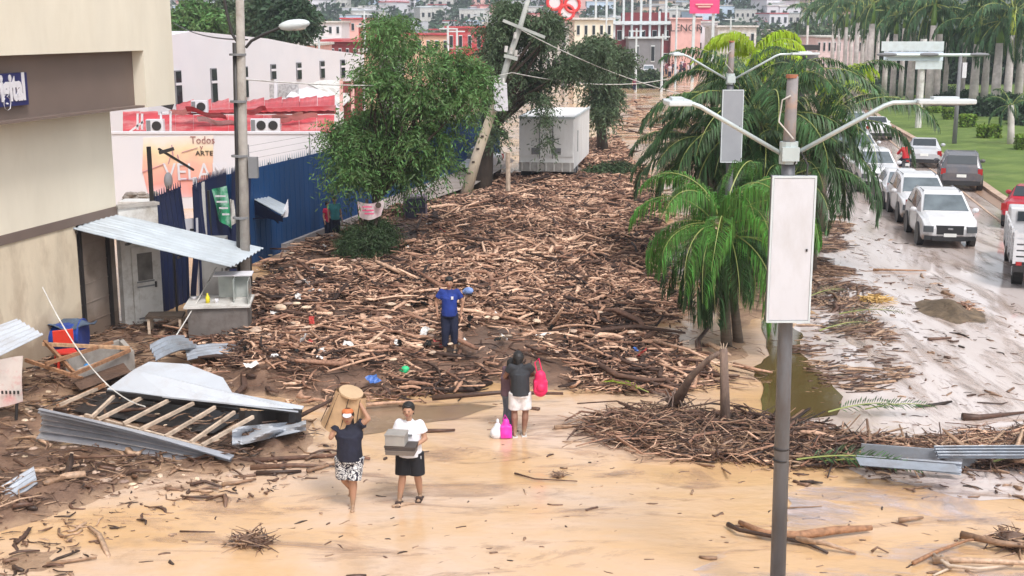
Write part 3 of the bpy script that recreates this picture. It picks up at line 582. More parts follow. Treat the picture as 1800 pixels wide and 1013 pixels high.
# ------------------------------------------------------------------ blue fence
fB = P(445, 463); fB.z = 0
FD = (P(690, 366)-P(445, 463)); FD.z = 0; FD.normalize(); FN = Vector((FD.y, -FD.x, 0))
hF = PP(500, 283, fB, FD).z
fen = T('blue_fence', 'long deep blue sheet metal fence with spiked top along the street', 'fence', (fB.x, fB.y, 0), world=True)
NPAN = 20; PW = 1.5
for k in range(NPAN):
    a_ = fB+FD*(k*PW+.01-1.5); b_ = fB+FD*((k+1)*PW-.01-1.5); m_ = MB(); w = .05
    n_ = 8
    for i_ in range(n_):
        p0 = a_.lerp(b_, i_/n_)+FN*(.012*(i_ % 2)); p1 = a_.lerp(b_, (i_+1)/n_)+FN*(.012*(i_ % 2)); m_.slab(p0, p1, -.1, hF, .02)
    fen.part('fence_panel', m_, BLUE)
    m_ = MB(); p_ = a_-FD*.01-FN*.05; m_.box(p_.x, p_.y, hF/2, .07, .07, hF+.1, ang); fen.part('fence_post', m_, NAVY)
    m_ = MB()
    for i_ in range(9): p_ = a_.lerp(b_, (i_+.5)/9); m_.tube([p_+Vector((0, 0, hF)), p_+Vector((0, 0, hF+.2))], [.02, .004], 4)
    fen.part('spike_row', m_, pm('spike_steel', (.3, .36, .42), .4), kind='stuff')
    if k % 3 == 1: m_ = MB(); m_.tube([a_+Vector((0, 0, hF)), a_+Vector((0, 0, hF+.75))], .02, 5); fen.part('wire_holder', m_, GREYW)
m_ = MB()
for i_ in range(3): z_ = hF+.3+.2*i_; m_.tube([fB+FD*(1.5*3*j_)+Vector((0, 0, z_-.05*(j_ % 2))) for j_ in range(0, 7)], .006, 3)
fen.part('fence_wire', m_, GREYW)
BASE = pm('fence_footing', (.3, .27, .27), .85, .2, 2, .2, dirt=(.12, .08, .06), damt=.6)
m_ = MB(); m_.slab(fB+FD*2-FN*.0, fB+FD*28, -.1, .28, .3); fen.part('footing', m_, BASE)
# the battered near gates: each sheet a panel of its own
gt = T('dented_gate', 'dark navy sheet gate with bent panels and broken gap behind the stall', 'gate', tuple(P(300, 545)), world=True)
GP = [(288, 551, 336, 529, 345, 326, -.05), (338, 531, 347, 525, 325, 330, .1), (352, 522, 378, 508, 322, 312, 0), (378, 507, 410, 488, 311, 303, -.03), (411, 488, 443, 466, 302, 296, .03)]
for (x0, y0, x1, y1, t0, t1, lean) in GP:
    a_, b_ = P(x0, y0), P(x1, y1); dd = (b_-a_); dd.z = 0; dd.normalize(); h0 = PP(x0, t0, a_, dd).z; h1 = PP(x1, t1, a_, dd).z
    n_ = max(2, int((b_-a_).length/.22)); m_ = MB(); nn_ = Vector((dd.y, -dd.x, 0))
    def fg(u, v): p = a_.lerp(b_, u); return Vector((p.x, p.y, v*(h0+(h1-h0)*u)))+nn_*(lean*v*2+.02*math.sin(u*n_*6.28)+.04*math.sin(v*5+x0))
    m_.grid(fg, n_*4, 8, .02); gt.part('gate_panel', m_, NAVY)
    m_ = MB()
    for i_ in range(n_*2): u = (i_+.5)/(n_*2); p_ = a_.lerp(b_, u)+nn_*lean*2; z_ = h0+(h1-h0)*u; m_.tube([p_+Vector((0, 0, z_-.02)), p_+Vector((0, 0, z_+.16))], [.022, .005], 4)
    gt.part('spike_row', m_, NAVY, kind='stuff')
for (x, y, t, c) in ((279, 555, 258, DARK), (353, 520, 312, WHITE), (366, 514, 320, WHITED), (374, 510, 335, DARK)):
    p_ = P(x, y); m_ = MB(); m_.box(p_.x, p_.y, PY(x, t, p_.y).z/2, .09, .09, PY(x, t, p_.y).z); gt.part('gate_post', m_, c)
p_ = PY(279, 262, P(279, 555).y); a2 = PY(340, 299, P(279, 555).y+1.4)
m_ = MB(); m_.beam(p_, a2, .05); m_.beam(p_+Vector((0, 0, -.1)), p_+Vector((.35, .1, 0)), .08); gt.part('broken_arm', m_, DARK)
# white notice board, green banner, satellite dish, tin hood
Yg = P(345, 525).y-.25
def plate(name, cs, Y, mat, label, cat, th=.03, nu=1, nv=1, wav=0, extra=None):
    pts = [PY(x, y, Y+(cs_y if True else 0)) for x, y, cs_y in cs]; m_ = MB()
    m_.grid(lambda u, v: pts[0].lerp(pts[1], u).lerp(pts[3].lerp(pts[2], u), v)+Vector((0, wav*math.sin(u*7+v*3), 0)), nu, nv, th)
    t_ = T(name, label, cat, tuple(pts[0]), world=True); t_.part('board' if nu == 1 else 'cloth', m_, mat); return t_, pts
t_, pts = plate('notice_board', [(323, 385, 0), (348, 383, 0), (349, 411, 0), (324, 413, 0)], Yg, WHITE, 'small white notice board hung on the navy gate', 'sign')
m_ = MB(); c_ = PY(338, 404, Yg-.05); m_.box(c_.x, c_.y, c_.z, .12, .02, .05); t_.part('printed_mark', m_, DARK)
GRN = pm('green_banner_cloth', (.03, .3, .14), .6, .4, 1.5, .1, dirt=(.6, .75, .7), damt=.9, dscale=2.2)
t_, pts = plate('green_banner', [(372, 333, 0), (398, 327, 0), (408, 402, 0), (385, 388, 0)], P(395, 498).y-.3, GRN, 'torn green and white banner hanging on the navy gate', 'banner', .008, 8, 10, .05)
for k, (x, y, w_) in enumerate(((377, 345, .3), (380, 355, .3), (383, 366, .25), (387, 377, .2))):
    c_ = PY(x+10, y, P(395, 498).y-.42); t_.part('printed_stripe', MB().box(c_.x, c_.y, c_.z, w_, .01, .05), WHITE)
plate('torn_cloth', [(404, 350, 0), (410, 352, 0), (415, 392, 0), (402, 400, 0)], P(405, 490).y-.3, WHITED, 'white torn strip hanging beside the green banner', 'cloth', .008, 4, 8, .06)
p_ = PP(468, 357, fB, FD)
hd = T('tin_hood', 'small tin canopy fixed to the blue fence right of the pole', 'canopy', tuple(p_), world=True)
h = [PP(440, 338, fB, FD), PP(490, 345, fB, FD)+FN*.1, PY(507, 372, 37.2), PY(455, 366, 36.2)]
h = [PY(437, 345, 38.6), PY(455, 336, 40.0), PY(508, 362, 38.2), PY(497, 378, 36.6)]
m_ = MB(); m_.grid(lambda u, v: h[0].lerp(h[3], u).lerp(h[1].lerp(h[2], u), v)+Vector((0, 0, .015*math.sin(v*30))), 2, 24, .015); hd.part('tin_sheet', m_, TIN)
m_ = MB(); m_.beam(h[0]-Vector((0, 0, .05)), PY(490, 392, 37.0), .04); m_.beam(PY(440, 385, 38.3), PY(497, 381, 36.8), .04); hd.part('bracket', m_, NAVY)
m_ = MB(); m_.grid(lambda u, v: h[0].lerp(h[3], u)+Vector((0, 0, -.06-v*.5*(1-u*.7))), 4, 2, .012); hd.part('side_sheet', m_, NAVY)
plate('white_card', [(492, 384, 0), (506, 381, 0), (507, 372, 0), (506, 350, 0)], 37.4, WHITE, 'white card hanging at the tip of the tin canopy', 'card')
# ------------------------------------------------------------------ mural wall behind
Ym = 50.0
def wy(px, py, Y=Ym): return PY(px, py, Y)
mw = T('mural_wall', 'white yard wall painted with a faded pink and orange mural', 'wall', (wy(300, 300).x, Ym, 0), world=True)
a_, b_ = wy(190, 235), wy(566, 235); m_ = MB(); m_.slab(a_, b_, -.1, a_.z, .25); mw.part('wall', m_, WHITE)
m_ = MB(); m_.slab(a_, b_, a_.z, a_.z+.08, .34); mw.part('coping', m_, WHITE)
def mural_mat():
    m, n, l, bb = nodes('mural_paint'); tc = n.new('ShaderNodeTexCoord'); se = n.new('ShaderNodeSeparateXYZ'); l.new(tc.outputs['Generated'], se.inputs[0])
    no = n.new('ShaderNodeTexNoise'); no.inputs['Scale'].default_value = 2.2; no.inputs['Detail'].default_value = 5; l.new(tc.outputs['Generated'], no.inputs[0])
    ad = n.new('ShaderNodeMath'); ad.operation = 'MULTIPLY_ADD'; ad.inputs[1].default_value = .7; l.new(no.outputs[0], ad.inputs[0]); l.new(se.outputs[2], ad.inputs[2])
    cr = n.new('ShaderNodeValToRGB'); l.new(ad.outputs[0], cr.inputs[0]); e = cr.color_ramp.elements
    for k in range(3): e.new(.5)
    for k, (p, c) in enumerate([(.35, (.72, .5, .55)), (.6, (.75, .33, .28)), (.85, (.78, .42, .32)), (1.05, (.8, .62, .38)), (1.3, (.78, .68, .62))]): e[k].position = min(p/1.4, 1); e[k].color = c4(c)
    mu = n.new('ShaderNodeMath'); mu.operation = 'MULTIPLY'; mu.inputs[1].default_value = 1/1.4; l.new(ad.outputs[0], mu.inputs[0]); l.new(mu.outputs[0], cr.inputs[0])
    l.new(cr.outputs[0], bb.inputs['Base Color']); bb.inputs['Roughness'].default_value = .85; return m
MUR = mural_mat(); Y1 = Ym-.14
ml = [(252, 242), (375, 238), (374, 300), (360, 345), (262, 350), (250, 300)]
pl = [wy(x, y, Y1) for x, y in ml]; m_ = MB(); n_ = len(pl)
m_.add(pl+[p+Vector((0, .02, 0)) for p in pl], [tuple(range(n_)), tuple(range(2*n_-1, n_-1, -1))]+[(i, (i+1) % n_, n_+(i+1) % n_, n_+i) for i in range(n_)])
mu_ = mw.part('mural', m_, MUR)
BRN = pm('mural_brown', (.35, .16, .14), .85, .2, 2); BRG = pm('mural_pink', (.75, .45, .5), .85, .1, 2); PUR = pm('mural_purple', (.45, .22, .3), .85, .2)
place_text('Todos', .42, BRN, wy(356, 247, Y1-.02), 0, mu_, mw.loc, .9)
place_text('y', .3, BRN, wy(354, 259, Y1-.02), 0, mu_, mw.loc)
place_text('ARTE', .27, DARK, wy(359, 270, Y1-.02), 0, mu_, mw.loc, 1.1)
place_text('VELAM', 1.0, WHITE, wy(344, 304, Y1-.03), 0, mu_, mw.loc, .85)
mp_ = MB()
for (x0, y0, x1, y1, r_) in ((250, 303, 290, 288, .05), (320, 268, 347, 260, .04), (318, 316, 372, 314, .09), (302, 255, 305, 280, .09), (312, 272, 315, 283, .08), (296, 288, 300, 275, .1)):
    mp_.beam(wy(x0, y0, Y1-.015), wy(x1, y1, Y1-.015), r_, .02)
mw.part('painted_line', mp_, PUR, sub=mu_)
m_ = MB(); c_ = wy(296, 318, Y1-.6); m_.ell(c_, (.16, .3, .34), 14, 8); t_ = T('satellite_dish', 'dark round satellite dish in front of the mural wall', 'dish', tuple(c_), world=True); t_.part('dish', m_, GREYW, smooth=True); m_ = MB(); m_.beam(c_, c_+Vector((-.35, .2, -1.6)), .06); t_.part('mast', m_, DARK)
m_ = MB()
for k in range(24): x, y = 222+random.random()*50, 340+random.random()*16; p_ = wy(x, y, 44+random.random()); m_.ell(p_, (.15+.1*random.random(), .12, .1), 6, 4)
single('rubble_pile', m_, pm('rubble', (.3, .26, .23), .9, .4, 3, .4, dirt=(.08, .07, .05), damt=.8), 'grey rubble heaped on the low wall beside the cream building', 'rubble', kind='stuff')
m_ = MB(); a_, b_ = wy(214, 366, 42), wy(284, 362, 42); m_.slab(a_, b_, -.1, wy(214, 352, 42).z, .8); single('low_wall', m_, WHITED, 'low dirty white wall carrying rubble behind the panelled door', 'wall')
# ------------------------------------------------------------------ red roofed block
def quadT(t, name, pts, mat, th=.06, nu=1, nv=1, fn=None, sub=None):
    m_ = MB(); m_.grid(lambda u, v: pts[0].lerp(pts[1], u).lerp(pts[3].lerp(pts[2], u), v)+(fn(u, v) if fn else Vector((0, 0, 0))), nu, nv, th); return t.part(name, m_, mat, sub=sub)
rb = T('red_roofed_shop', 'low white shop with storm-torn red metal roof behind the mural wall', 'building', (wy(400, 300, 56).x, 56, 0), world=True)
a_, b_ = PY(212, 232, 56), PY(592, 232, 56); m_ = MB(); m_.slab(a_, b_, -.1, a_.z, 2.0); rb.part('wall', m_, WHITE)
RW = pm('red_fascia', (.42, .04, .05), .6, .25, 1.5, .1, dirt=(.6, .35, .33), damt=.8, dscale=1.2, stretch=(.5, .5, 2))
for k in range(12):
    x0 = 216+k*31; x1 = x0+30.4
    quadT(rb, 'roof_sheet', [PY(x0, 234, 55.3), PY(x1, 234, 55.3), PY(x1, 202 if k > 1 else 196, 57), PY(x0, 202 if k > 1 else 196, 57)], RW, .05, 6, 3, lambda u, v: Vector((0, .02*math.sin(u*38), .012*math.sin(u*5+v*4))))
for k in range(9):
    x0 = 310+k*31; x1 = x0+30.4; yy = lambda x: 200-(x-310)*.02
    quadT(rb, 'roof_sheet', [PY(x0, yy(x0), 58), PY(x1, yy(x1), 58), PY(x1, 176-(x1-310)*.03, 63), PY(x0, 184-(x0-310)*.05, 63)], REDR, .05, 5, 2, lambda u, v: Vector((0, 0, .025*math.sin(u*12+v*3))))
m_ = MB(); m_.slab(PY(318, 200, 58.3), PY(590, 192, 58.3), PY(318, 201, 58).z, PY(318, 196, 58).z, .3, PY(590, 190, 58).z+.1); rb.part('ridge_cap', m_, REDR)
for (x0, y0, x1, y1) in ((330, 196, 400, 212), (350, 214, 418, 224), (420, 205, 470, 196), (470, 222, 535, 206), (300, 205, 345, 197), (480, 212, 560, 208)):
    p0, p1 = PY(x0, y0, 56.0), PY(x1, y1, 56.3); m_ = MB(); m_.grid(lambda u, v: p0.lerp(p1, u)+Vector((0, -.3*v-.1, .22*v+.06*math.sin(u*9))), 8, 1, .03); rb.part('torn_sheet', m_, random.choice((SALMON, RW, WHITED)))
def ac(x, y, Y, label):
    p = PY(x, y, Y); t = T('air_conditioner', label, 'air conditioner', tuple(p), 0.1); t.o.scale = (.78,)*3; t.part('casing', MB().box(0, 0, .35, .95, .5, .7), WHITE); t.part('fan_grille', MB().tube([(.1, -.26, .35), (.1, -.29, .35)], .26, 14), DARK); t.part('side_panel', MB().box(-.34, -.26, .35, .22, .03, .6), GREYW)
ac(274, 232, 54.8, 'white air conditioner standing at the left of the red roof'); ac(457, 231, 54.8, 'white air conditioner standing right of the street pole'); ac(478, 231, 55, 'second white air conditioner right of the street pole')
ac(352, 198, 58, 'small white roof unit on the red roof below a window')
wr = T('water_heater_stand', 'white metal frame stand on the red shop front', 'frame', tuple(PY(285, 232, 54.9)), world=True)
for x0, y0, x1, y1 in ((283, 233, 283, 196), (300, 233, 300, 196), (283, 198, 300, 198), (242, 200, 242, 228), (250, 200, 250, 228), (225, 234, 252, 214)): wr.part('bar', MB().beam(PY(x0, y0, 54.9), PY(x1, y1, 54.9), .08), WHITE)
# ------------------------------------------------------------------ white warehouse with slit windows
wa, wb = PY(262, 150, 62), PY(640, 150, 84); wd = (wb-wa); wd.z = 0; wd.normalize(); wn = Vector((wd.y, -wd.x, 0))
def ww(x, y, off=0): return PP(x, y, wa+wn*off, wd)
wh = T('white_warehouse', 'long white building with a row of narrow dark slit windows', 'building', (wa.x, wa.y, 0), world=True)
tp = [(255, 80), (300, 62), (340, 55), (470, 68), (560, 86), (640, 96)]
for i_ in range(len(tp)-1):
    a_, b_ = ww(*tp[i_]), ww(*tp[i_+1]); m_ = MB(); back = -wn*9
    vs = [Vector((a_.x, a_.y, -.1)), Vector((b_.x, b_.y, -.1)), b_, a_]; m_.add(vs+[v+back for v in vs], [(0, 1, 2, 3), (7, 6, 5, 4), (3, 2, 6, 7), (0, 3, 7, 4), (1, 5, 6, 2)]); wh.part('wall', m_, WHITE)
wins = [(312, 124, 187), (375, 120, 184), (430, 117, 172), (480, 113, 140), (525, 110, 140), (566, 107, 138), (602, 105, 137)]
for x, y0, y1 in wins:
    hw = 5.5-(x-312)*.007; f_ = None
    ym = y0+(y1-y0)*.33
    a_, b_ = ww(x-hw, y0, .04), ww(x+hw, y0, .04)
    m_ = MB(); z0, z1 = ww(x, y1, .04).z, ww(x, y0, .04).z; m_.slab(a_, b_, z0, z1, .08); f_ = wh.part('window', m_, GREYW)
    zm = z0+(z1-z0)*.62
    for za, zb_ in ((z0+.05, zm-.08), (zm+.08, z1-.05)): m_ = MB(); m_.slab(a_.lerp(b_, .1)+wn*.05, a_.lerp(b_, .9)+wn*.05, za, zb_, .03); wh.part('pane', m_, GLASSD, sub=f_)
    m_ = MB(); m_.slab(a_+wn*.06, b_+wn*.06, zm-.06, zm+.06, .12); wh.part('transom', m_, WHITE, sub=f_)
# blown-off white sheets and lean-to in front of the warehouse
co = T('collapsed_canopy', 'crumpled white roofing canopy fallen against the white warehouse', 'canopy', tuple(PY(560, 190, 66)), world=True)
quadT(co, 'roof_sheet', [PY(502, 172, 66), PY(560, 192, 64), PY(600, 186, 66), PY(540, 148, 70)], WHITE, .05, 10, 4, lambda u, v: Vector((0, 0, .15*math.sin(u*6+v*5))))
quadT(co, 'roof_sheet', [PY(540, 148, 70), PY(600, 186, 66), PY(616, 180, 69), PY(610, 140, 72)], WHITED, .05, 6, 3, lambda u, v: Vector((0, 0, .12*math.sin(u*5+v*4))))
quadT(co, 'torn_flap', [PY(490, 186, 66), PY(560, 194, 65), PY(545, 178, 67), PY(505, 172, 67)], DARK, .04, 4, 2)
for x in (485, 600, 620): co.part('post', MB().beam(PY(x, 196, 66), PY(x, 140, 66), .16), SALMON if x > 500 else WHITE)
for x0, x1 in ((603, 618), (621, 637)):
    single('red_doorway_panel', MB().slab(PY(x0, 150, 70), PY(x1, 150, 70), .5, PY(x0, 143, 70).z, .15), MAROON, 'dark red door panel %s of the pair right of the collapsed canopy' % ('left' if x0 < 610 else 'right'), 'door panel')
single('railing_mesh', MB().slab(PY(474, 165, 67), PY(525, 165, 67), PY(474, 172, 67).z, PY(474, 148, 67).z, .05), pm('mesh_grey', (.4, .38, .38), .7, .4, 8), 'grey mesh panel against the white warehouse wall', 'panel')
bx = T('black_crate', 'black tilted box on the corner of the red roof', 'box', tuple(PY(295, 190, 60)), .4); bx.part('box', MB().box(0, 0, .25, .55, .5, .5, rot=Matrix.Rotation(.4, 3, 'Y')), DARK); bx.part('lid', MB().box(.1, 0, .5, .5, .45, .06, rot=Matrix.Rotation(.4, 3, 'Y')), GREYW)
# ------------------------------------------------------------------ poles and street lamps
def line_tube(name, label, cat, pts, r, mat): m_ = MB(); m_.tube(pts, r, 8); return single(name, m_, mat, label, cat)
lp = P(433, 567); up_ = T('utility_pole', 'tall concrete utility pole with dark conduit and curved lamp arm beside the stall', 'pole', (lp.x, lp.y, 0))
topx = PY(424, 0, lp.y).x-lp.x
up_.part('shaft', MB().tube([(0, 0, -.1), (topx*.5, 0, 4.5), (topx*1.05, 0, 9.6)], [.13, .115, .09], 12), CONC, smooth=True)
up_.part('conduit', MB().tube([(-.15, -.02, 0), (topx*.5-.15, 0, 4), (topx*.75-.14, 0, 6.8)], .06, 8), DARK, smooth=True)
for z_ in (1.2, 2.6, 4.1, 5.4, 6.5): up_.part('clamp', MB().tube([(topx*z_/9-.08, 0, z_), (topx*z_/9-.08, 0, z_+.05)], .2, 10), GREYW)
def la(x, y): return PY(x, y, lp.y)-Vector((lp.x, lp.y, 0))
up_.part('lamp_arm', MB().tube([la(432, 84), la(442, 72), la(465, 60), la(500, 46)], .035, 8), DARK)
lh = up_.part('lamp_head', MB().ell(la(517, 44), (.38, .18, .13), 14, 8, Matrix.Rotation(-.12, 3, 'Y')), LAMPW, smooth=True)
up_.part('lamp_lens', MB().ell(la(519, 49), (.26, .13, .07), 12, 6), WHITED, sub=lh, smooth=True)
up_.part('lamp_arm', MB().tube([la(420, 78), la(408, 60), la(398, 20), la(390, -30)], .035, 8), DARK)
m_ = MB(); m_.box(.35, -.05, 3.85, .22, .18, .5); up_.part('meter_box', m_, GREYW)
def panel_lamp(base, label, s=1.0, far=False, topX=0.0, short=0):
    t = T('street_lamp', label, 'street lamp', tuple(base), group='double-armed lamps with box panels along the median')
    Zp0, Zp1, Za = 3.72, 5.48, 5.72
    t.part('pole', MB().tube([(0, 0, -.1), (topX*.5, 0, 3.7), (topX, 0, 5.7)], [.1, .088, .08], 16), GALV, smooth=True)
    bx_ = t.part('panel_box', MB().box(.0+topX*.7, -.17, (Zp0+Zp1)/2, .52, .1, Zp1-Zp0), pm('panel_dark_rim', (.1, .11, .12), .5), bevel=.01)
    t.part('panel_face', MB().box(topX*.7, -.226, (Zp0+Zp1)/2, .47, .012, Zp1-Zp0-.06), pm('panel_paint', (.6, .6, .64), .5, .05, 1, .03, dirt=(.36, .33, .3), damt=.4, dscale=1.8, stretch=(1, 1, .4)), sub=bx_)
    t.part('panel_rim', MB().box(topX*.7, -.223, Zp1-.012, .52, .03, .025).box(topX*.7, -.223, Zp0+.012, .52, .03, .025).box(topX*.7-.25, -.223, (Zp0+Zp1)/2, .022, .03, Zp1-Zp0-.05).box(topX*.7+.25, -.223, (Zp0+Zp1)/2, .022, .03, Zp1-Zp0-.05), LAMPW, sub=bx_)
    for zz in (1.9, 2.05): t.part('cable_tie', MB().tube([(topX*.35, 0, zz), (topX*.35, 0, zz+.02)], .1, 14), DARK)
    t.part('lock', MB().box(topX*.7+.18, -.235, 4.6, .02, .02, .03), DARK, sub=bx_)
    t.part('bracket', MB().box(topX*.7, -.06, Zp0+.25, .2, .2, .06).box(topX*.7, -.06, Zp1-.25, .2, .2, .06), GALV)
    t.part('top_pole', MB().tube([(topX, 0, 5.68), (topX+.01, 0, 6.62)], [.075, .065], 14), pm('rusty_top', (.24, .22, .22), .7, .3, 3, .2, 20, dirt=(.45, .25, .15), damt=.7, dscale=5), smooth=True)
    t.part('top_cap', MB().tube([(topX, 0, 6.6), (topX, 0, 6.64)], .072, 12), pm('rust', (.35, .14, .08), .9))
    t.part('clamp', MB().tube([(topX, 0, 5.6), (topX, 0, 5.86)], .11, 12).box(topX, -.1, 5.72, .2, .08, .16), GALVL)
    for sgn, reach, rise in ((-1, 1.06, .55), (1, 1.1, .56)):
        x0 = topX+sgn*.09
        t.part('lamp_arm', MB().tube([(x0, 0, Za), (topX+sgn*reach, 0, Za+rise), (topX+sgn*(reach+.1), 0, Za+rise+.035), (topX+sgn*(reach+(.42 if sgn > 0 else .16)), 0, Za+rise+.04)], .027, 10), GALVL, smooth=True)
        hx = topX+sgn*(reach+.7)
        if sgn < 0:
            hx = topX-reach-.27; hd_ = t.part('lamp_head', MB().poly([(hx-.16, -.03), (hx-.13, -.3), (hx+.13, -.3), (hx+.17, -.03), (hx+.15, .34), (hx-.13, .34)], Za+rise+.02, Za+rise+.075), LAMPW, bevel=.012); t.part('heat_sink', MB().box(hx, .05, Za+rise+.09, .14, .3, .03), LAMPW, sub=hd_); continue
        hd_ = t.part('lamp_head', MB().poly([(hx-.33, -.1), (hx+.3, -.12), (hx+.36, -.06), (hx+.36, .06), (hx+.3, .12), (hx-.33, .1)], Za+rise+.02, Za+rise+.075), LAMPW, bevel=.012)
        t.part('heat_sink', MB().box(hx, 0, Za+rise+.09, .3, .14, .03), LAMPW, sub=hd_)
        t.part('lamp_lens', MB().box(hx+.03*sgn, 0, Za+rise+.012, .4, .16, .012), GREYW, sub=hd_)
    t.part('cable', MB().tube([(topX+.03, -.09, 5.9), (topX-.15, -.1, 6.1), (topX-.12, -.09, 6.35), (topX-.02, -.07, 6.4)], .01, 5), WHITED)
    t.part('cable', MB().tube([(topX+.05, -.09, 5.6), (topX+.12, -.12, 5.75), (topX+.2, -.15, 5.6), (topX+.18, -.2, 5.45)], .012, 5), DARK)
    return t
nb = PY(1368, 1013, 14.8); nb = Vector((nb.x*15.96/ (14.8*cs+(H-nb.z)*sn), 14.8, 0)); nb.x = (1366-900)/F*(14.8*cs+H*sn)
tx_ = PY(1391, 160, 14.8).x-nb.x
L1 = panel_lamp(nb, 'nearest grey street lamp with tall white box panel, in front of the palms', topX=tx_)
Y2 = 30.8; b2 = PY(1279, 300, Y2); L2 = dup(L1.o, (b2.x+.1, Y2, .2), .05, 'second street lamp with box panel greyed for shade rising behind the near palm')
pf_ = [c for c in [k for k in L2.children if k.name.startswith('panel_box')][0].children if c.name.startswith('panel_face')][0]; pf_.data = pf_.data.copy(); pf_.data.materials[0] = pm('shaded_panel', (.3, .31, .34), .5, .08, 2, .05)  # white panel recoloured grey, the shade on it put into the colour
Y3 = 62; b3 = PY(1318, 120, Y3); L3 = dup(L1.o, (b3.x, Y3, 0), -.05, 'third double-armed street lamp half hidden behind the big palm crowns')
# far T lamp on the lawn
tb = P(1677, 258); tl = T('lawn_lamp', 'tall T shaped lamp post standing on the green lawn', 'street lamp', (tb.x, tb.y, hz(tb.x, tb.y)))
zt_ = PY(1677, 98, tb.y).z; hw_ = 75/SPX(tb.y, 5)
tl.part('pole', MB().tube([(0, 0, -.1), (0, 0, zt_)], [.14, .1], 10), GREYW, smooth=True)
tl.part('pole_box', MB().box(.25, 0, zt_-.9, .25, .3, .9), WHITE)
tl.part('cross_arm', MB().tube([(-4.6, 0, zt_), (1.1, 0, zt_)], .1, 8), GALVL)
for x_ in (-4.4, -1.9, 1.1): tl.part('lamp_head', MB().ell((x_, 0, zt_+.02), (.65, .25, .12), 12, 6), GREYW, smooth=True)
# overhead sign
ys = 88; sg = T('road_sign_gantry', 'large pale blue and white overhead sign panel between the royal palms', 'sign', (PY(1624, 100, ys).x, ys, 0), world=True)
a_ = PY(1548, 107, ys); b_ = PY(1657, 107, ys); SB = pm('sign_back', (.62, .7, .78), .5, .08, 1, .05)
for k in range(2):
    z0_, z1_ = PY(1548, (107, 90)[k], ys).z, PY(1548, (91, 73)[k], ys).z; sg.part('sign_panel', MB().slab(a_+Vector((.2*(k == 0), 0, 0)), b_, z0_, z1_, .12), SB if k == 0 else LAMPW)
sg.part('sign_panel', MB().slab(PY(1610, 100, ys), PY(1657, 100, ys), PY(1600, 122, ys).z, PY(1600, 107.5, ys).z, .12), LAMPW)
c_ = PY(1624, 100, ys); sg.part('pole', MB().tube([(c_.x, ys+.25, 0), (c_.x, ys+.25, c_.z+1.2)], .22, 10), WHITED)
sg.part('support_beam', MB().beam(PY(1560, 97, ys-.2), PY(1655, 97, ys-.2), .25), GREYW)
# leaning pole
l0 = P(812, 358); ly = l0.y
def lq(x, y, dy=0): return PY(x, y, ly+dy)
ln = T('leaning_utility_pole', 'pale concrete pole snapped over to the right with a white transformer box', 'pole', tuple(l0), world=True)
ln.part('shaft', MB().tube([l0-Vector((0, 0, .2)), lq(838, 275), lq(866, 195), lq(872, 180)], [.26, .22, .18, .17], 10), PALEPOLE, smooth=True)
ln.part('upper_shaft', MB().tube([lq(872, 182, .1), lq(892, 110, .2), lq(915, 45, .2), lq(940, -40, .2)], [.16, .13, .11, .08], 10), pm('grey_pole', (.42, .43, .4), .8, .15, 3), smooth=True)
tr_ = ln.part('transformer', MB().box(*lq(880, 171, -.3), .55, .45, 1.1, rot=Matrix.Rotation(-.05, 3, 'Y')), WHITE, bevel=.02)
for k in range(3): c_ = lq(871+k*7, 147, -.3); ln.part('insulator', MB().tube([c_, c_+Vector((0, 0, .22))], [.06, .04], 8), WHITED, sub=tr_)
ln.part('crossarm', MB().beam(lq(886, 98), lq(910, 104), .14).beam(lq(884, 36), lq(958, 66), .12), pm('grey_pole', ()))
for x, y in ((889, 92), (898, 95), (906, 99), (905, 68)): c_ = lq(x, y); ln.part('insulator', MB().tube([c_, c_+Vector((.03, 0, .25))], .07, 8), WHITED)
ln.part('step_row', MB().box(*lq(840, 262, -.2), .12, .05, .08).box(*lq(832, 285, -.2), .12, .05, .08).box(*lq(848, 240, -.2), .12, .05, .08).box(*lq(825, 305, -.2), .12, .05, .08), BARK, kind='stuff')
single('concrete_footing', MB().box(0, 0, .2, 1.1, .6, .5), PALEPOLE, 'broken pale concrete footing at the foot of the leaning pole', 'footing', loc=tuple(P(824, 362)), world=False, bevel=.04)
pb = P(893, 352); line_tube('broken_post', 'short dark wooden post standing between leaning pole and trailer', 'post', [pb, pb+Vector((0, 0, 2.0))], .1, RAFT)
# cables
def wire(a, b, sag, lab, r=.012, mat=None):
    pts = [a.lerp(b, t/14)+Vector((0, 0, -sag*4*(t/14)*(1-t/14))) for t in range(15)]; m_ = MB(); m_.tube(pts, r, 4); return single('overhead_cable', m_, mat or GREYW, lab, 'cable')
wire(PY(433, 140, lp.y), PY(900, 128, ly), .3, 'thin sagging cable from concrete pole towards the leaning pole', .016, WHITED)
wire(PY(900, 128, ly), PY(1215, 128, 80), .6, 'thin cable running right from the leaning pole over the trees', .022, WHITED)
wire(PY(885, 36, ly), PY(1240, 175, 60), .4, 'slack cable from leaning pole crossarm to the palms', .02, WHITED)
wire(PY(435, 70, lp.y), PY(305, 40, 60), .2, 'dark cable leading from the concrete pole over the white warehouse', .02, DARK)
wire(P(290, 620, .3), PY(380, 470, 30.0), .05, 'loose wire from stall roof down to the ground sheet', .015, WHITED)
wire(PY(75, 505, 24.3), P(255, 715, .5), .5, 'loose wire dropping from cream wall onto the fallen roof frame', .014, WHITED)
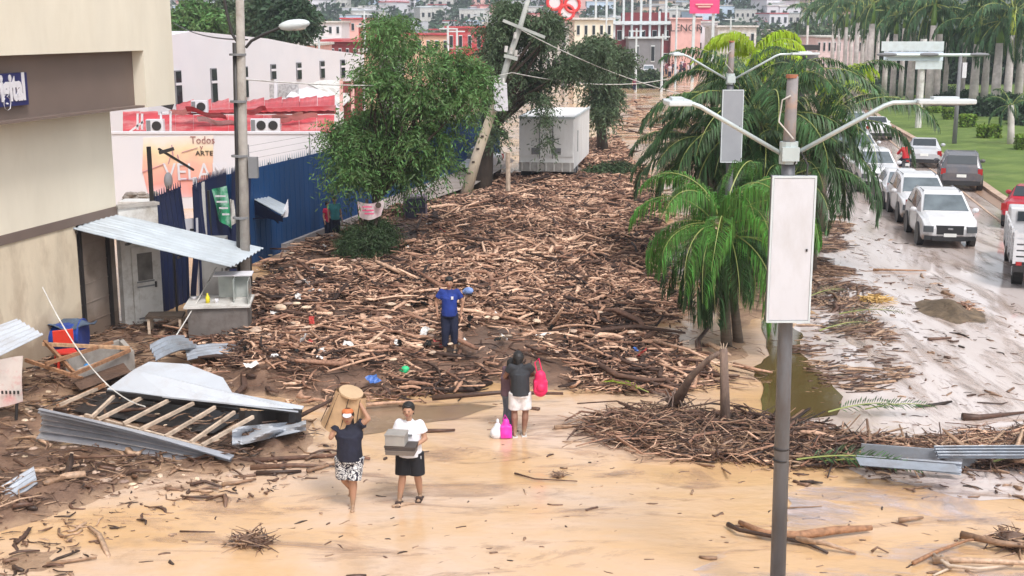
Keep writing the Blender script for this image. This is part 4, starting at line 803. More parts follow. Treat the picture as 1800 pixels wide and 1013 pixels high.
# ------------------------------------------------------------------ leaves, trees
def unit(v): return v/np.maximum(np.linalg.norm(v, axis=-1, keepdims=True), 1e-6)
def sprays(cl, seed, m=13, L=.55, lw=.035, ll=.15, droop=.5):
    g = np.random.default_rng(seed); O, D = [], []
    for (c, r, n) in cl:
        v = unit(g.normal(size=(n, 3))); rad = g.uniform(.35, 1, (n, 1))**.6; p = v*rad*np.array(r); O.append(p+np.array(c)); D.append(unit(v*np.array([1, 1, .6])+g.normal(size=(n, 3))*.5))
    O = np.concatenate(O); D = np.concatenate(D); n = len(O); t = (np.arange(m)/(m-1))[None, :, None]; Ls = L*g.uniform(.5, 1.3, (n, 1, 1))
    S = O[:, None]+D[:, None]*t*Ls+np.array([0, 0, -1])*droop*(t*Ls)**2/L
    side = unit(np.cross(D, g.normal(size=(n, 3))))[:, None]*np.where(np.arange(m) % 2, 1, -1)[None, :, None]
    d2 = unit(side*.8+D[:, None]*.5+np.array([0, 0, -.35])+g.normal(size=(n, m, 3))*.25); w = unit(np.cross(d2, g.normal(size=(n, m, 3))+np.array([0, 0, .5])))
    a = S; l_ = ll*g.uniform(.6, 1.3, (n, m, 1)); mid = a+d2*l_*.5; tip = a+d2*l_; tip[..., 2] -= .02
    V = np.stack([a, mid+w*lw, tip, mid-w*lw], 2).reshape(-1, 3); return V, np.arange(len(V)).reshape(-1, 4)
def limbs(base, targets, r0, seed, trunk_top):
    g = random.Random(seed); m_ = MB(); tt = Vector(trunk_top); b = Vector(base)
    m_.tube([b, b.lerp(tt, .5)+Vector((g.uniform(-.1, .1), 0, 0)), tt], [r0*1.25, r0, r0*.8], 9); mb2 = []
    for c in targets:
        c = Vector(c); mid = tt.lerp(c, .5)+Vector((g.uniform(-.4, .4), g.uniform(-.4, .4), g.uniform(0, .4))); s = MB(); s.tube([tt-(tt-b)*.1*g.random(), mid, c], [r0*.42, r0*.22, r0*.07], 6); mb2.append(s)
    return m_, mb2
def tree(base, name, label, clusters, seed, r0=.28, trunk_top=None, leaf=LEAF, **kw):
    b = Vector(base); t = T(name, label, 'tree', tuple(b), world=True)
    tt = trunk_top or (b+Vector((0, 0, 2.2))); m_, ls = limbs(b-Vector((0, 0, .2)), [c[0] for c in clusters], r0, seed, tt); t.part('trunk', m_, BARK, smooth=True)
    for s in ls[:40]: t.part('branch', s, BARK)
    V, Q = sprays(clusters, seed, **kw); V = V-np.array(b); t.part('crown', npmesh('crown', V, Q), leaf, kind='stuff'); return t
def crown_from_px(blobs, Y, n, seed, dy=1.5, sub=5):      # blobs: photo ellipses (x, y, rx, ry) at a depth -> leaf clusters in the place
    g = random.Random(seed); out = []
    for (x, y, rx, ry, *w) in blobs:
        w = w[0] if w else 1
        for k in range(sub):
            a = g.uniform(0, 6.28); q_ = g.random()**.5*.72; yy = Y+g.uniform(-dy, dy); c = PY(x+rx*q_*math.cos(a), y+ry*q_*math.sin(a), yy); s = SPX(yy, c.z)
            out.append((tuple(c), (rx*.42/s, .7, ry*.36/s), int(n*w/sub)))
    return out
Yt = P(650, 462).y
cl = crown_from_px([(705, 95, 60, 38), (665, 135, 55, 35), (765, 115, 50, 40), (790, 170, 45, 40), (720, 185, 80, 40), (650, 205, 45, 30), (612, 238, 32, 22), (680, 255, 65, 35), (745, 235, 50, 38), (625, 275, 42, 25), (715, 290, 50, 28), (690, 52, 24, 16, .5), (835, 140, 14, 22), (630, 312, 35, 14, .7), (668, 40, 14, 12, .3), (755, 285, 30, 18, .5)], Yt+1, 195, 5)
tt = PY(662, 345, Yt+.6); tree(P(652, 462), 'feathery_tree', 'big green feathery-leaved tree leaning over the blue fence', cl, 5, .17, tt, droop=.5, m=17, L=.78, ll=.17, lw=.022)
Yt2 = P(845, 337).y+1
cl = crown_from_px([(900, 60, 45, 35), (875, 110, 35, 30), (955, 85, 50, 35), (1005, 115, 45, 30), (935, 140, 45, 24), (872, 185, 28, 35), (960, 40, 35, 22), (905, 20, 35, 14), (868, 240, 20, 25, .5), (952, 178, 14, 16, .3), (958, 215, 7, 20, .12), (966, 250, 5, 14, .08), (1055, 85, 30, 22), (860, 60, 20, 30, .5)], Yt2, 250, 6)
tree(P(845, 337), 'feathery_tree', 'dark olive tree with thick trunk behind the leaning pole', cl, 6, .38, PY(855, 230, Yt2), leaf=LEAFB, L=.7, ll=.2, lw=.03, droop=.5)
Yt3 = 72
cl = crown_from_px([(1052, 120, 35, 35), (1062, 165, 26, 28), (1058, 200, 18, 18), (1082, 105, 30, 24), (1030, 90, 22, 20)], Yt3, 260, 8)
tree((PY(1062, 200, Yt3).x, Yt3, 0), 'feathery_tree', 'dark green tree growing just behind the white trailer', cl, 8, .3, PY(1058, 205, Yt3), leaf=LEAFB, L=.8, ll=.24, lw=.04, droop=.5)
def bush(px, py, rx, ry, label, seed, n=500, leaf=LEAFS, Y=None, name='shrub', **kw):
    Y = Y or P(px, py+ry).y; c = PY(px, py, Y); s = SPX(Y, c.z); t = T(name, label, 'bush', (c.x, Y, 0), world=True); R3 = (rx/s, min(rx/s, 2), ry/s)
    cl = [((c.x+random.uniform(-.5, .5)*R3[0], Y+random.uniform(-.5, .5)*R3[1], c.z+random.uniform(-.4, .3)*R3[2]), tuple(k*.62 for k in R3), n//5) for _ in range(5)]
    V, Q = sprays(cl, seed, **kw); V = V-np.array([c.x, Y, 0]); t.part('foliage', npmesh('foliage', V, Q), leaf, kind='stuff')
    for k in range(4): t.part('stem', MB().tube([(c.x+random.uniform(-.2, .2), Y, -.1), (c.x+random.uniform(-.6, .6)*R3[0], Y, c.z)], [.04, .015], 5), BARK)
    return t
bush(655, 424, 50, 42, 'round dusty green shrub at the foot of the feathery tree', 21, 2200, L=.42, ll=.11, lw=.011, droop=.1)
bush(1128, 137, 34, 20, 'dark bush with brown roots at the flooded far end of the street', 22, 500, Y=150, L=1.2, ll=.5, lw=.14)
bush(1085, 300, 48, 14, 'low green weeds growing right of the trailer', 23, 500, L=.4, ll=.15, lw=.03)
ps = P(652, 462)
sb = T('split_stakes', 'three dark stakes propping the tree inside the shrub', 'stake', (ps.x, ps.y-.5, 0), world=True)
for x0, y0, x1, y1 in ((630, 360, 640, 440), (668, 360, 650, 440), (645, 350, 640, 430)): sb.part('stake', MB().beam(PY(x0, y0, ps.y-.5), PY(x1, y1, ps.y-.5), .09), BARK)
bnY = ps.y-.75; pts = [PY(x, y, bnY) for x, y in ((627, 355), (677, 351), (669, 380), (631, 383))]
bn = T('tied_banner', 'small sagging white and pink banner tied round the tree trunk', 'banner', tuple(pts[0]), world=True)
PINKW = pm('banner_print', (.7, .6, .6), .7, .15, 4, .05, dirt=(.6, .25, .3), damt=.8, dscale=3)
quadT(bn, 'cloth', pts, PINKW, .012, 10, 4, lambda u, v: Vector((0, .12*math.cos(u*3.14)**2, -.09*math.sin(u*3.14))))
for k, (x, y, w_) in enumerate(((640, 364, .3), (642, 370, .34), (644, 376, .28))): bn.part('printed_line', MB().box(*PY(x+5, y, bnY-.1), w_, .01, .035), PINK)
bn.part('printed_portrait', MB().tube([PY(665, 361, bnY-.06), PY(665, 361, bnY-.08)], .09, 12), BARK)
# ------------------------------------------------------------------ palms
def frond_mesh(L, elev, n, ll, lw, seed, droop=1.1, hang=.55, stem=.02, fold=0):
    g = random.Random(seed); P_ = []; a = elev; p = Vector((0, 0, 0)); N = 16
    for i in range(N+1): P_.append(p.copy()); p = p+Vector((math.cos(a), 0, math.sin(a)))*L/N; a = max(a-droop*(.5+1.2*i/N)/N*1.5, -1.5)
    m_ = MB(); m_.tube(P_, [stem*(1-.85*i/N) for i in range(N+1)], 5, cap=False); lv = MB()
    for i in range(n):
        t = .16+.83*i/(n-1); f = t*N; k = min(int(f), N-1); o = P_[k].lerp(P_[k+1], f-k); d = (P_[k+1]-P_[k]).normalized(); lx = ll*(math.sin(min(1, t*1.05)*math.pi*.92+.15)*.75+.3)*g.uniform(.8, 1.1)
        upv = Vector((-d.z, 0, d.x))
        for s in (-1, 1):
            dr = (Vector((0, s, 0))*.95+d*.6+upv*g.uniform(-.1, .5)).normalized(); e = o+dr*lx*.45+Vector((0, 0, -hang*.18*lx)); tp_ = o+dr*lx*(.8 if hang < .8 else .55)+Vector((0, 0, -hang*lx*g.uniform(.75, 1.1)))
            w = dr.cross(Vector((0, 0, 1))); w = (w.normalized() if w.length > .1 else Vector((1, 0, 0)))*lw
            o2 = len(lv.v); lv.v += [tuple(o), tuple(e+w), tuple(e-w), tuple(tp_)]; lv.f += [(o2, o2+1, o2+3, o2+2)]
    return m_.mesh('frond_stem'), lv.mesh('leaflets')
DEADF = None
def palm(base, name, label, crown, trunk_r, sets, mat, n, seed, tmat=BARKP, stemm=STEMG, extra=None, group=None, ts=9, elevs=None, scale=1, lean=Vector((0, 0, 0))):
    g = random.Random(seed); t = T(name, label, 'palm tree', tuple(base), group=group); c = Vector(crown)-Vector(base); dead = palm.dead
    t.part('trunk', MB().tube([(0, 0, -.1), c*.35+lean, c*.7+lean, c], [trunk_r*1.25, trunk_r, trunk_r*.95, trunk_r*.8], ts), tmat, smooth=True)
    for i in range(n):
        k = i % len(sets); sm, lvm = sets[k]; az = i*2.39996+g.uniform(-.3, .3); s = g.uniform(.82, 1.12)*scale
        if not sm.materials: sm.materials.append(stemm)
        o = bpy.data.objects.new('frond', sm); COL.objects.link(o); o.parent = t.o; o.location = c+Vector((0, 0, g.uniform(-.12, .08))); o.rotation_euler = (g.uniform(-.15, .15), g.uniform(-.1, .1), az); o.scale = (s,)*3
        if not lvm.materials: lvm.materials.append(mat)
        l_ = bpy.data.objects.new('leaflets', lvm); COL.objects.link(l_); l_.parent = o
        if len(lvm.polygons) > 20: l_['kind'] = 'stuff'
    for i in range(4 if dead else 0):
        sm, lvm = dead[i % len(dead)]
        if not sm.materials: sm.materials.append(BARKP); lvm.materials.append(FRONDD)
        o = bpy.data.objects.new('dead_frond', sm); COL.objects.link(o); o.parent = t.o; o.location = c-Vector((0, 0, .15)); o.rotation_euler = (g.uniform(-.2, .2), 0, i*1.7+g.uniform(-.4, .4)); o.scale = (scale*.9,)*3; o['label'] = 'withered brown frond hanging down'
        l_ = bpy.data.objects.new('leaflets', lvm); COL.objects.link(l_); l_.parent = o; l_['kind'] = 'stuff'
    return t
palm.dead = None
def fset(els, L, n, ll, lw, seed, **kw): return [frond_mesh(L*(1 if e > -.3 else .85), e, n, ll, lw, seed+i*7, **kw) for i, e in enumerate(els)]
palm.dead = fset([-.9, -1.2], 1.5, 30, .4, .014, 700, droop=.6, hang=1.0)
S1 = fset([1.35, 1.1, .85, .55, .25, -.1, .95, .65, -.45, .4, 1.2], 2.7, 74, .66, .014, 1, droop=1.6, hang=.85)
Yp = P(1283, 610).y
c1 = PY(1268, 400, Yp); pb1 = P(1283, 618)
palm((pb1.x, Yp, hz(pb1.x, Yp)), 'feather_palm', 'nearest bushy palm with bright green arching fronds left of the box panel', (c1.x, Yp, c1.z), .11, S1, FRONDL, 26, 3)
c1b = c1+Vector((0.1, .25, -.25)); S1d = fset([.25, -.05, -.4, .4, -.8], 2.3, 60, .66, .015, 50, droop=1.4, hang=1.0)
palm((pb1.x+.35, Yp+.4, hz(pb1.x, Yp)), 'feather_palm', 'darker drooping palm growing close behind the nearest bright palm', (c1b.x+.1, Yp+.45, c1b.z-.1), .1, S1d, FROND, 22, 4)
S2 = fset([1.35, 1.05, .8, .5, .2, -.15, .95, .6, -.6, .35], 3.6, 90, .74, .02, 100, droop=1.3, hang=.7, stem=.028)
Yq = 35.3
for (x, y, yb, n, sc, lab, sd, dy) in ((1335, 210, 560, 34, 1.0, 'large dark palm crown directly behind the near lamp top', 10, 0), (1437, 235, 520, 28, 1.0, 'right-hand dark palm crown overhanging the wet road', 12, 1.5), (1240, 268, 520, 24, .78, 'left-hand dark palm crown over the wood debris edge', 14, 2.0), (1310, 165, 500, 24, .75, 'upright palm with spiky crown behind the second lamp', 16, 4.5), (1390, 310, 560, 22, .75, 'low drooping palm between the box panel and wet road', 18, -.8), (1290, 280, 560, 22, .8, 'low dark palm filling the gap left of the near lamp top', 20, 1.0)):
    c_ = PY(x, y, Yq+dy); palm((c_.x, Yq+dy, hz(c_.x, Yq+dy)-.05), 'feather_palm', lab, c_, .15, S2, FROND, n, sd, scale=sc)
S3 = fset([1.2, .9, .6, .25], 2.2, 40, .6, .03, 150, droop=1.5, hang=.9)
for (x, y, Y_, sc, lab, sd) in ((1258, 112, 42, .55, 'small lime yellow palm top left of the lamp arm', 31), (1325, 85, 46, 1.0, 'lime green palm crown rising highest behind the lamp', 33), (1455, 150, 44, 1.0, 'yellow green arching fronds of a palm beside the traffic', 35)):
    c_ = PY(x, y+14, Y_); palm((c_.x, Y_, 0), 'feather_palm', lab, c_, .14, S3, FRONDY if sd != 35 else FRONDL, 10 if sd != 33 else 15, sd, scale=sc)
palm.dead = None
# royal palms
SR = fset([1.25, .85, .4, -.1, -.5, .6], 3.6, 26, .8, .06, 200, droop=1.2, hang=.9, stem=.05)
rp = [(1624, 168, 84, 62), (1641, 158, 80, 45), (1652, 165, 88, 60), (1697, 160, 92, 75), (1718, 168, 76, 78), (1736, 168, 88, 90), (1757, 172, 70, 76), (1779, 164, 68, 62), (1798, 160, 84, 70), (1606, 150, 100, 55), (1590, 140, 112, 50), (1575, 135, 105, 60), (1560, 130, 120, 58), (1533, 120, 100, 42), (1526, 120, 128, 45), (1518, 115, 140, 52), (1508, 112, 118, 40), (1498, 108, 150, 45), (1488, 106, 132, 48), (1476, 104, 160, 50), (1466, 102, 145, 42), (1545, 125, 135, 50), (1820, 170, 76, 70), (1845, 170, 90, 60), (1668, 150, 104, 60), (1420, 100, 170, 45)]
rl = ['thick', 'slim', 'pale', 'straight']
RPL = {1779: 'royal palm with a bright yellow crownshaft above its pale trunk', 1757: 'thick pale royal palm trunk just left of the yellow-shafted one', 1736: 'slimmer royal palm between the T lamp and the thick pale trunk', 1697: 'royal palm with trunk just right of the T lamp post', 1718: 'royal palm, second to the right of the T lamp post', 1652: 'royal palm right beside the edge of the overhead sign', 1624: 'royal palm behind the pole of the overhead sign', 1798: 'royal palm cut by the right edge of the photo', 1668: 'royal palm just left of the T lamp post'}
order = sorted(range(len(rp)), key=lambda i: rp[i][0])
for rank, i in enumerate(order):
    x, yb, Y_, yt = rp[i]; Y_ = Y_*.55+62 if Y_ < 100 else Y_*.9+20; c_ = PY(x, yt, Y_); g = random.Random(i+900)
    t = T('royal_palm', 'grey-trunked royal palm, number %d from the left in the row behind the lawn' % (rank+1) if False else RPL.get(x, 'tall royal palm with smooth grey trunk in the row behind the lawn'), 'palm tree', (c_.x, Y_, .5), rz=g.uniform(0, 6), group='royal palms in the park behind the lawn')
    zc_ = c_.z-.5; tw = (.3 if Y_ < 112 else .2)+.06*g.random()
    t.part('trunk', MB().tube([(0, 0, -.7), (0, 0, zc_*.4), (0, 0, zc_)], [tw*1.1, tw, tw*.75], 10), ROYAL, smooth=True)
    t.part('crownshaft', MB().tube([(0, 0, zc_-.02), (0, 0, zc_+.5), (0, 0, zc_+1.9)], [tw*.72, tw*.8, tw*.4], 10), SHAFTY if x == 1779 else SHAFT, smooth=True)
    for k in range(13 if Y_ < 110 else 9):
        sm, lvm = SR[k % 6]
        if not sm.materials: sm.materials.append(STEMG); lvm.materials.append(FRONDR)
        o = bpy.data.objects.new('frond', sm); COL.objects.link(o); o.parent = t.o; o.location = (0, 0, zc_+1.7); o.rotation_euler = (g.uniform(-.2, .2), 0, k*2.4+g.uniform(-.3, .3)); o.scale = (g.uniform(1.05, 1.35),)*3
        l_ = bpy.data.objects.new('leaflets', lvm); COL.objects.link(l_); l_.parent = o; l_['kind'] = 'stuff'
for k, (x, y, rx, ry, Y_) in enumerate(((1575, 95, 40, 60, 165), (1640, 100, 40, 60, 160), (1705, 100, 40, 60, 150), (1765, 100, 40, 60, 145), (1825, 100, 40, 60, 150))):
    bush(x, y, rx, ry, 'tall dark tree closing the park behind the royal palms', 80+k, 1300, HEDGED, Y=Y_, name='background_tree', L=1.6, ll=.6, lw=.13).o['group'] = 'dark trees behind the royal palms'
# park undergrowth: dark cycad-like bushes, clipped yellow hedges
for k, (x, y, rx, ry, Y_) in enumerate(((1480, 108, 30, 14, 130), (1530, 118, 26, 14, 118), (1560, 150, 26, 16, 100), (1592, 158, 22, 14, 95), (1645, 165, 22, 16, 82), (1700, 175, 20, 16, 74), (1732, 192, 22, 20, 68), (1768, 190, 24, 24, 62), (1800, 200, 20, 22, 60), (1610, 140, 30, 12, 105), (1560, 128, 40, 10, 115), (1500, 128, 26, 10, 110), (1825, 200, 30, 30, 66), (1668, 180, 16, 14, 76), (1690, 198, 14, 14, 70))):
    bush(x, y, rx, ry, ['dark green', 'dense green', 'low dark green'][k % 3]+' bush under the royal palms, %s' % ('at the far left end', 'left of centre', 'beside a yellow hedge', 'below the overhead sign', 'near the T lamp', 'right of the T lamp')[min(5, max(0, int((x-1440)/55)))], 40+k, 520 if Y_ < 90 else 300, HEDGED, Y=Y_, L=.9, ll=.34, lw=.07, droop=.5)['x'] if False else bush(x, y, rx, ry, 'dark green bush growing under the royal palms behind the lawn', 40+k, 520 if Y_ < 90 else 300, HEDGED, Y=None, L=.9, ll=.34, lw=.07, droop=.5).o.__setitem__('group', 'dark bushes under the royal palms')
def hedge(x, y, w, h, label, k):
    p = P(x, y); p.z = hz(p.x, p.y); s = SPX(p.y); W_, H_ = w/s, h/s; t = T('clipped_hedge', label, 'hedge', tuple(p)); g = np.random.default_rng(k); n = 900
    q_ = g.uniform(-1, 1, (n, 3)); ax_ = g.integers(0, 3, n); sg_ = np.sign(g.uniform(-1, 1, n)); q_[np.arange(n), ax_] = sg_; q_[:, 2] = np.abs(q_[:, 2]); q_ *= np.array([W_/2, W_/2, H_]); q_ += g.normal(size=(n, 3))*.04
    d = unit(g.normal(size=(n, 3))); w_ = unit(np.cross(d, g.normal(size=(n, 3)))); V = np.stack([q_-d*.11, q_+w_*.06, q_+d*.11, q_-w_*.06], 1).reshape(-1, 3)
    t.part('foliage', npmesh('foliage', V, np.arange(len(V)).reshape(-1, 4)), HEDGE, kind='stuff'); t.part('core', MB().box(0, 0, H_*.48, W_*.9, W_*.9, H_*.92), HEDGED, bevel=.05)
for k, (x, y, w, h, lab) in enumerate(((1645, 205, 26, 12, 'dull green clipped hedge block farthest up the lawn'), (1668, 217, 15, 22, 'narrow yellow hedge block left of the T lamp'), (1700, 231, 22, 24, 'yellow green clipped hedge block just right of the T lamp'), (1728, 250, 17, 24, 'yellow hedge block, left one of the touching pair'), (1746, 251, 17, 25, 'yellow hedge block, right one of the touching pair'), (1797, 272, 20, 28, 'yellow green hedge block at the right picture edge'), (1618, 182, 18, 10, 'small green hedge block below the overhead sign'))): hedge(x, y, w, h, lab, k)
for (x, y, Y_, lab) in ((1777, 245, 0, 'short grey-trunked palm standing among the yellow hedges'), ):
    p = P(x, 262); c_ = PY(x, 185, p.y); palm((p.x, p.y, hz(p.x, p.y)), 'young_palm', lab, c_, .2, SR, FROND, 10, 71, tmat=ROYAL, scale=.55)
# trees behind the warehouse
for k, (x, y, rx, ry, Y_, lab, lf) in enumerate(((345, 30, 34, 26, 100, 'light green tree top behind the left end of the warehouse', LEAF), (400, 30, 22, 30, 105, 'slim palm-like tree top behind the concrete pole', LEAFB), (500, 20, 44, 34, 95, 'dark green domed tree behind the warehouse roof', HEDGED), (455, 25, 20, 28, 98, 'olive tree top just right of the concrete pole', LEAFB), (1440, 75, 60, 22, 190, 'dark trees beyond the flooded avenue, left of the royal palms', HEDGED), (1390, 85, 30, 16, 200, 'green tree clump beyond the palms in the distance', LEAF))):
    bush(x, y, rx, ry, lab, 60+k, 900, lf, Y=Y_, name='background_tree', L=1.3, ll=.5, lw=.09)['x'] if False else bush(x, y, rx, ry, lab, 60+k, 900, lf, Y=Y_, name='background_tree', L=1.3, ll=.5, lw=.09).o.__setitem__('category', 'tree')
# ------------------------------------------------------------------ white box trailer
tA = P(912, 322); tB = P(1008, 320); tA.y = tB.y = (tA.y+tB.y)/2; trd = Vector((.155, 1, 0)).normalized(); trr = Vector((trd.y, -trd.x, 0))
t0 = (tA+tB)/2; TW = (tB.x-tA.x)/1.0
tr = T('box_trailer', 'large white box trailer stranded nose-away in the wood debris', 'trailer', (t0.x, t0.y, .12), -math.atan2(trd.x, trd.y))
zt0, zt1 = .5, H+(PY(960, 207, t0.y).z-H)-.12; TL = 7.6; hw = TW/2
TRW = pm('trailer_white', (.8, .79, .78), .5, .05, 1, .05, dirt=(.45, .4, .36), damt=.4, dscale=.9, stretch=(1, 1, .4))
tr.part('cargo_box', MB().box(0, TL/2, (zt0+zt1)/2, TW, TL, zt1-zt0), TRW, bevel=.04)
tr.part('roof_rim', MB().box(0, .0, zt1, TW+.06, .1, .1).box(hw, TL/2, zt1, .08, TL, .1).box(-hw, TL/2, zt1, .08, TL, .1), LAMPW)
for s in (-1, 1):
    d_ = tr.part('rear_door', MB().box(s*TW*.25, -.03, (zt0+zt1)/2+.25, TW*.46, .04, zt1-zt0-.7), TRW)
    tr.part('lock_rod', MB().tube([(s*TW*.12, -.08, zt0+.5), (s*TW*.12, -.08, zt1-.2)], .025, 6), GREYW, sub=d_)
    tr.part('hinge_plate', MB().box(s*TW*.2, -.07, zt0+.85, .35, .03, .3), GREYW, sub=d_)
tr.part('rear_sill', MB().box(0, -.05, zt0+.12, TW, .12, .42), pm('trailer_sill', (.4, .38, .36), .6, .2, 3, .1, dirt=(.15, .1, .07), damt=.7))
for k in range(7): tr.part('sill_rib', MB().box(-hw+.15+k*(TW-.3)/6, -.13, zt0+.12, .06, .05, .4), WHITED)
tr.part('side_marker', MB().box(hw+.02, 1.6, zt0+1.2, .02, .05, 1.0), GREYW)
tr.part('chassis', MB().box(-.5, TL/2, .75, .12, TL-.4, .3).box(.5, TL/2, .75, .12, TL-.4, .3).box(0, .5, .6, TW*.8, .1, .12), DARK)
for y_ in (1.0, 2.1):
    for s in (-1, 1):
        w_ = tr.part('wheel', MB().tube([(s*(hw-.35), y_, .42), (s*(hw-.05), y_, .42)], .46, 18), TYRE, smooth=False)
        tr.part('rim', MB().tube([(s*(hw-.06), y_, .42), (s*(hw-.03), y_, .42)], .24, 12), GREYW, sub=w_)
for s in (-1, 1): tr.part('mudflap', MB().box(s*(hw-.3), .3, .45, .5, .03, .55), DARK)
# ------------------------------------------------------------------ cars
GLW = pm('windscreen_glass_reflection', (.12, .145, .16), .06, .3, 2, 0, spec=.9); GL = pm('car_glass', (.03, .038, .045), .07, .1, 2, 0, spec=.8); CHR = pm('chrome_trim', (.5, .5, .52), .25, .05, 2, 0, metal=.8)  # windscreen colour lightened to carry a pale reflection; the other glass stays dark
HEADL = pm('headlight_glass', (.09, .1, .11), .12, .1, 3, 0); TAILL = pm('tail_light', (.35, .02, .02), .2, .1); PLATE = pm('plate_white', (.75, .75, .72), .5)
BLKP = pm('black_plastic', (.022, .022, .024), .5, .1)
def paint(name, c): return zmud(pm(name, c, .22, .03, 1, 0, dirt=(.25, .17, .12), damt=.3, dscale=2, spec=.6), .3, .5, (.3, .2, .14), 4, .8)
PW_ = paint('white_car_paint', (.66, .66, .68)); PS = paint('silver_car_paint', (.48, .49, .52)); PG = paint('graphite_car_paint', (.09, .09, .105)); PR = paint('red_car_paint', (.42, .012, .03)); PDK = paint('black_car_paint', (.03, .03, .035))
# side outlines: station y (nose at 0, tail at L), underside, belt, top, half-width at belt, half-width at top
TYPES = {
 'suv': (4.4, .66, [(0, .42, .62, .66, .70, .62), (.12, .28, .8, .88, .86, .74), (.35, .24, .92, 1.0, .9, .76), (1.05, .22, .98, 1.1, .91, .8), (1.85, .22, 1.02, 1.56, .91, .7), (2.3, .22, 1.03, 1.66, .91, .7), (3.2, .22, 1.05, 1.67, .91, .7), (4.0, .24, 1.05, 1.57, .9, .66), (4.3, .32, 1.0, 1.1, .87, .76), (4.4, .45, .8, .84, .8, .7)], (1.05, 1.85), (4.0, 4.3), (.85, 3.5), .35),
 'sedan': (4.5, .62, [(0, .4, .55, .58, .68, .6), (.12, .25, .7, .75, .82, .7), (.4, .2, .8, .84, .86, .74), (1.25, .2, .88, .94, .87, .76), (1.95, .2, .92, 1.36, .87, .6), (2.4, .2, .93, 1.43, .87, .6), (3.0, .2, .94, 1.42, .87, .6), (3.65, .22, .94, 1.04, .86, .68), (4.3, .26, .9, .98, .84, .74), (4.5, .42, .72, .76, .76, .66)], (1.25, 1.95), (3.0, 3.65), (.88, 3.6), .32),
 'pickup': (5.2, .7, [(0, .5, .72, .78, .74, .66), (.12, .34, .92, 1.0, .9, .78), (.4, .3, 1.02, 1.1, .92, .8), (1.35, .3, 1.08, 1.18, .93, .8), (1.95, .3, 1.12, 1.66, .93, .68), (2.3, .3, 1.13, 1.76, .93, .68), (3.2, .3, 1.14, 1.76, .93, .68), (3.5, .3, 1.12, 1.2, .93, .8), (5.1, .35, 1.08, 1.12, .92, .86), (5.2, .5, .95, 1.0, .88, .8)], (1.35, 1.95), (3.2, 3.5), (.95, 4.2), .38)}
TY = {}
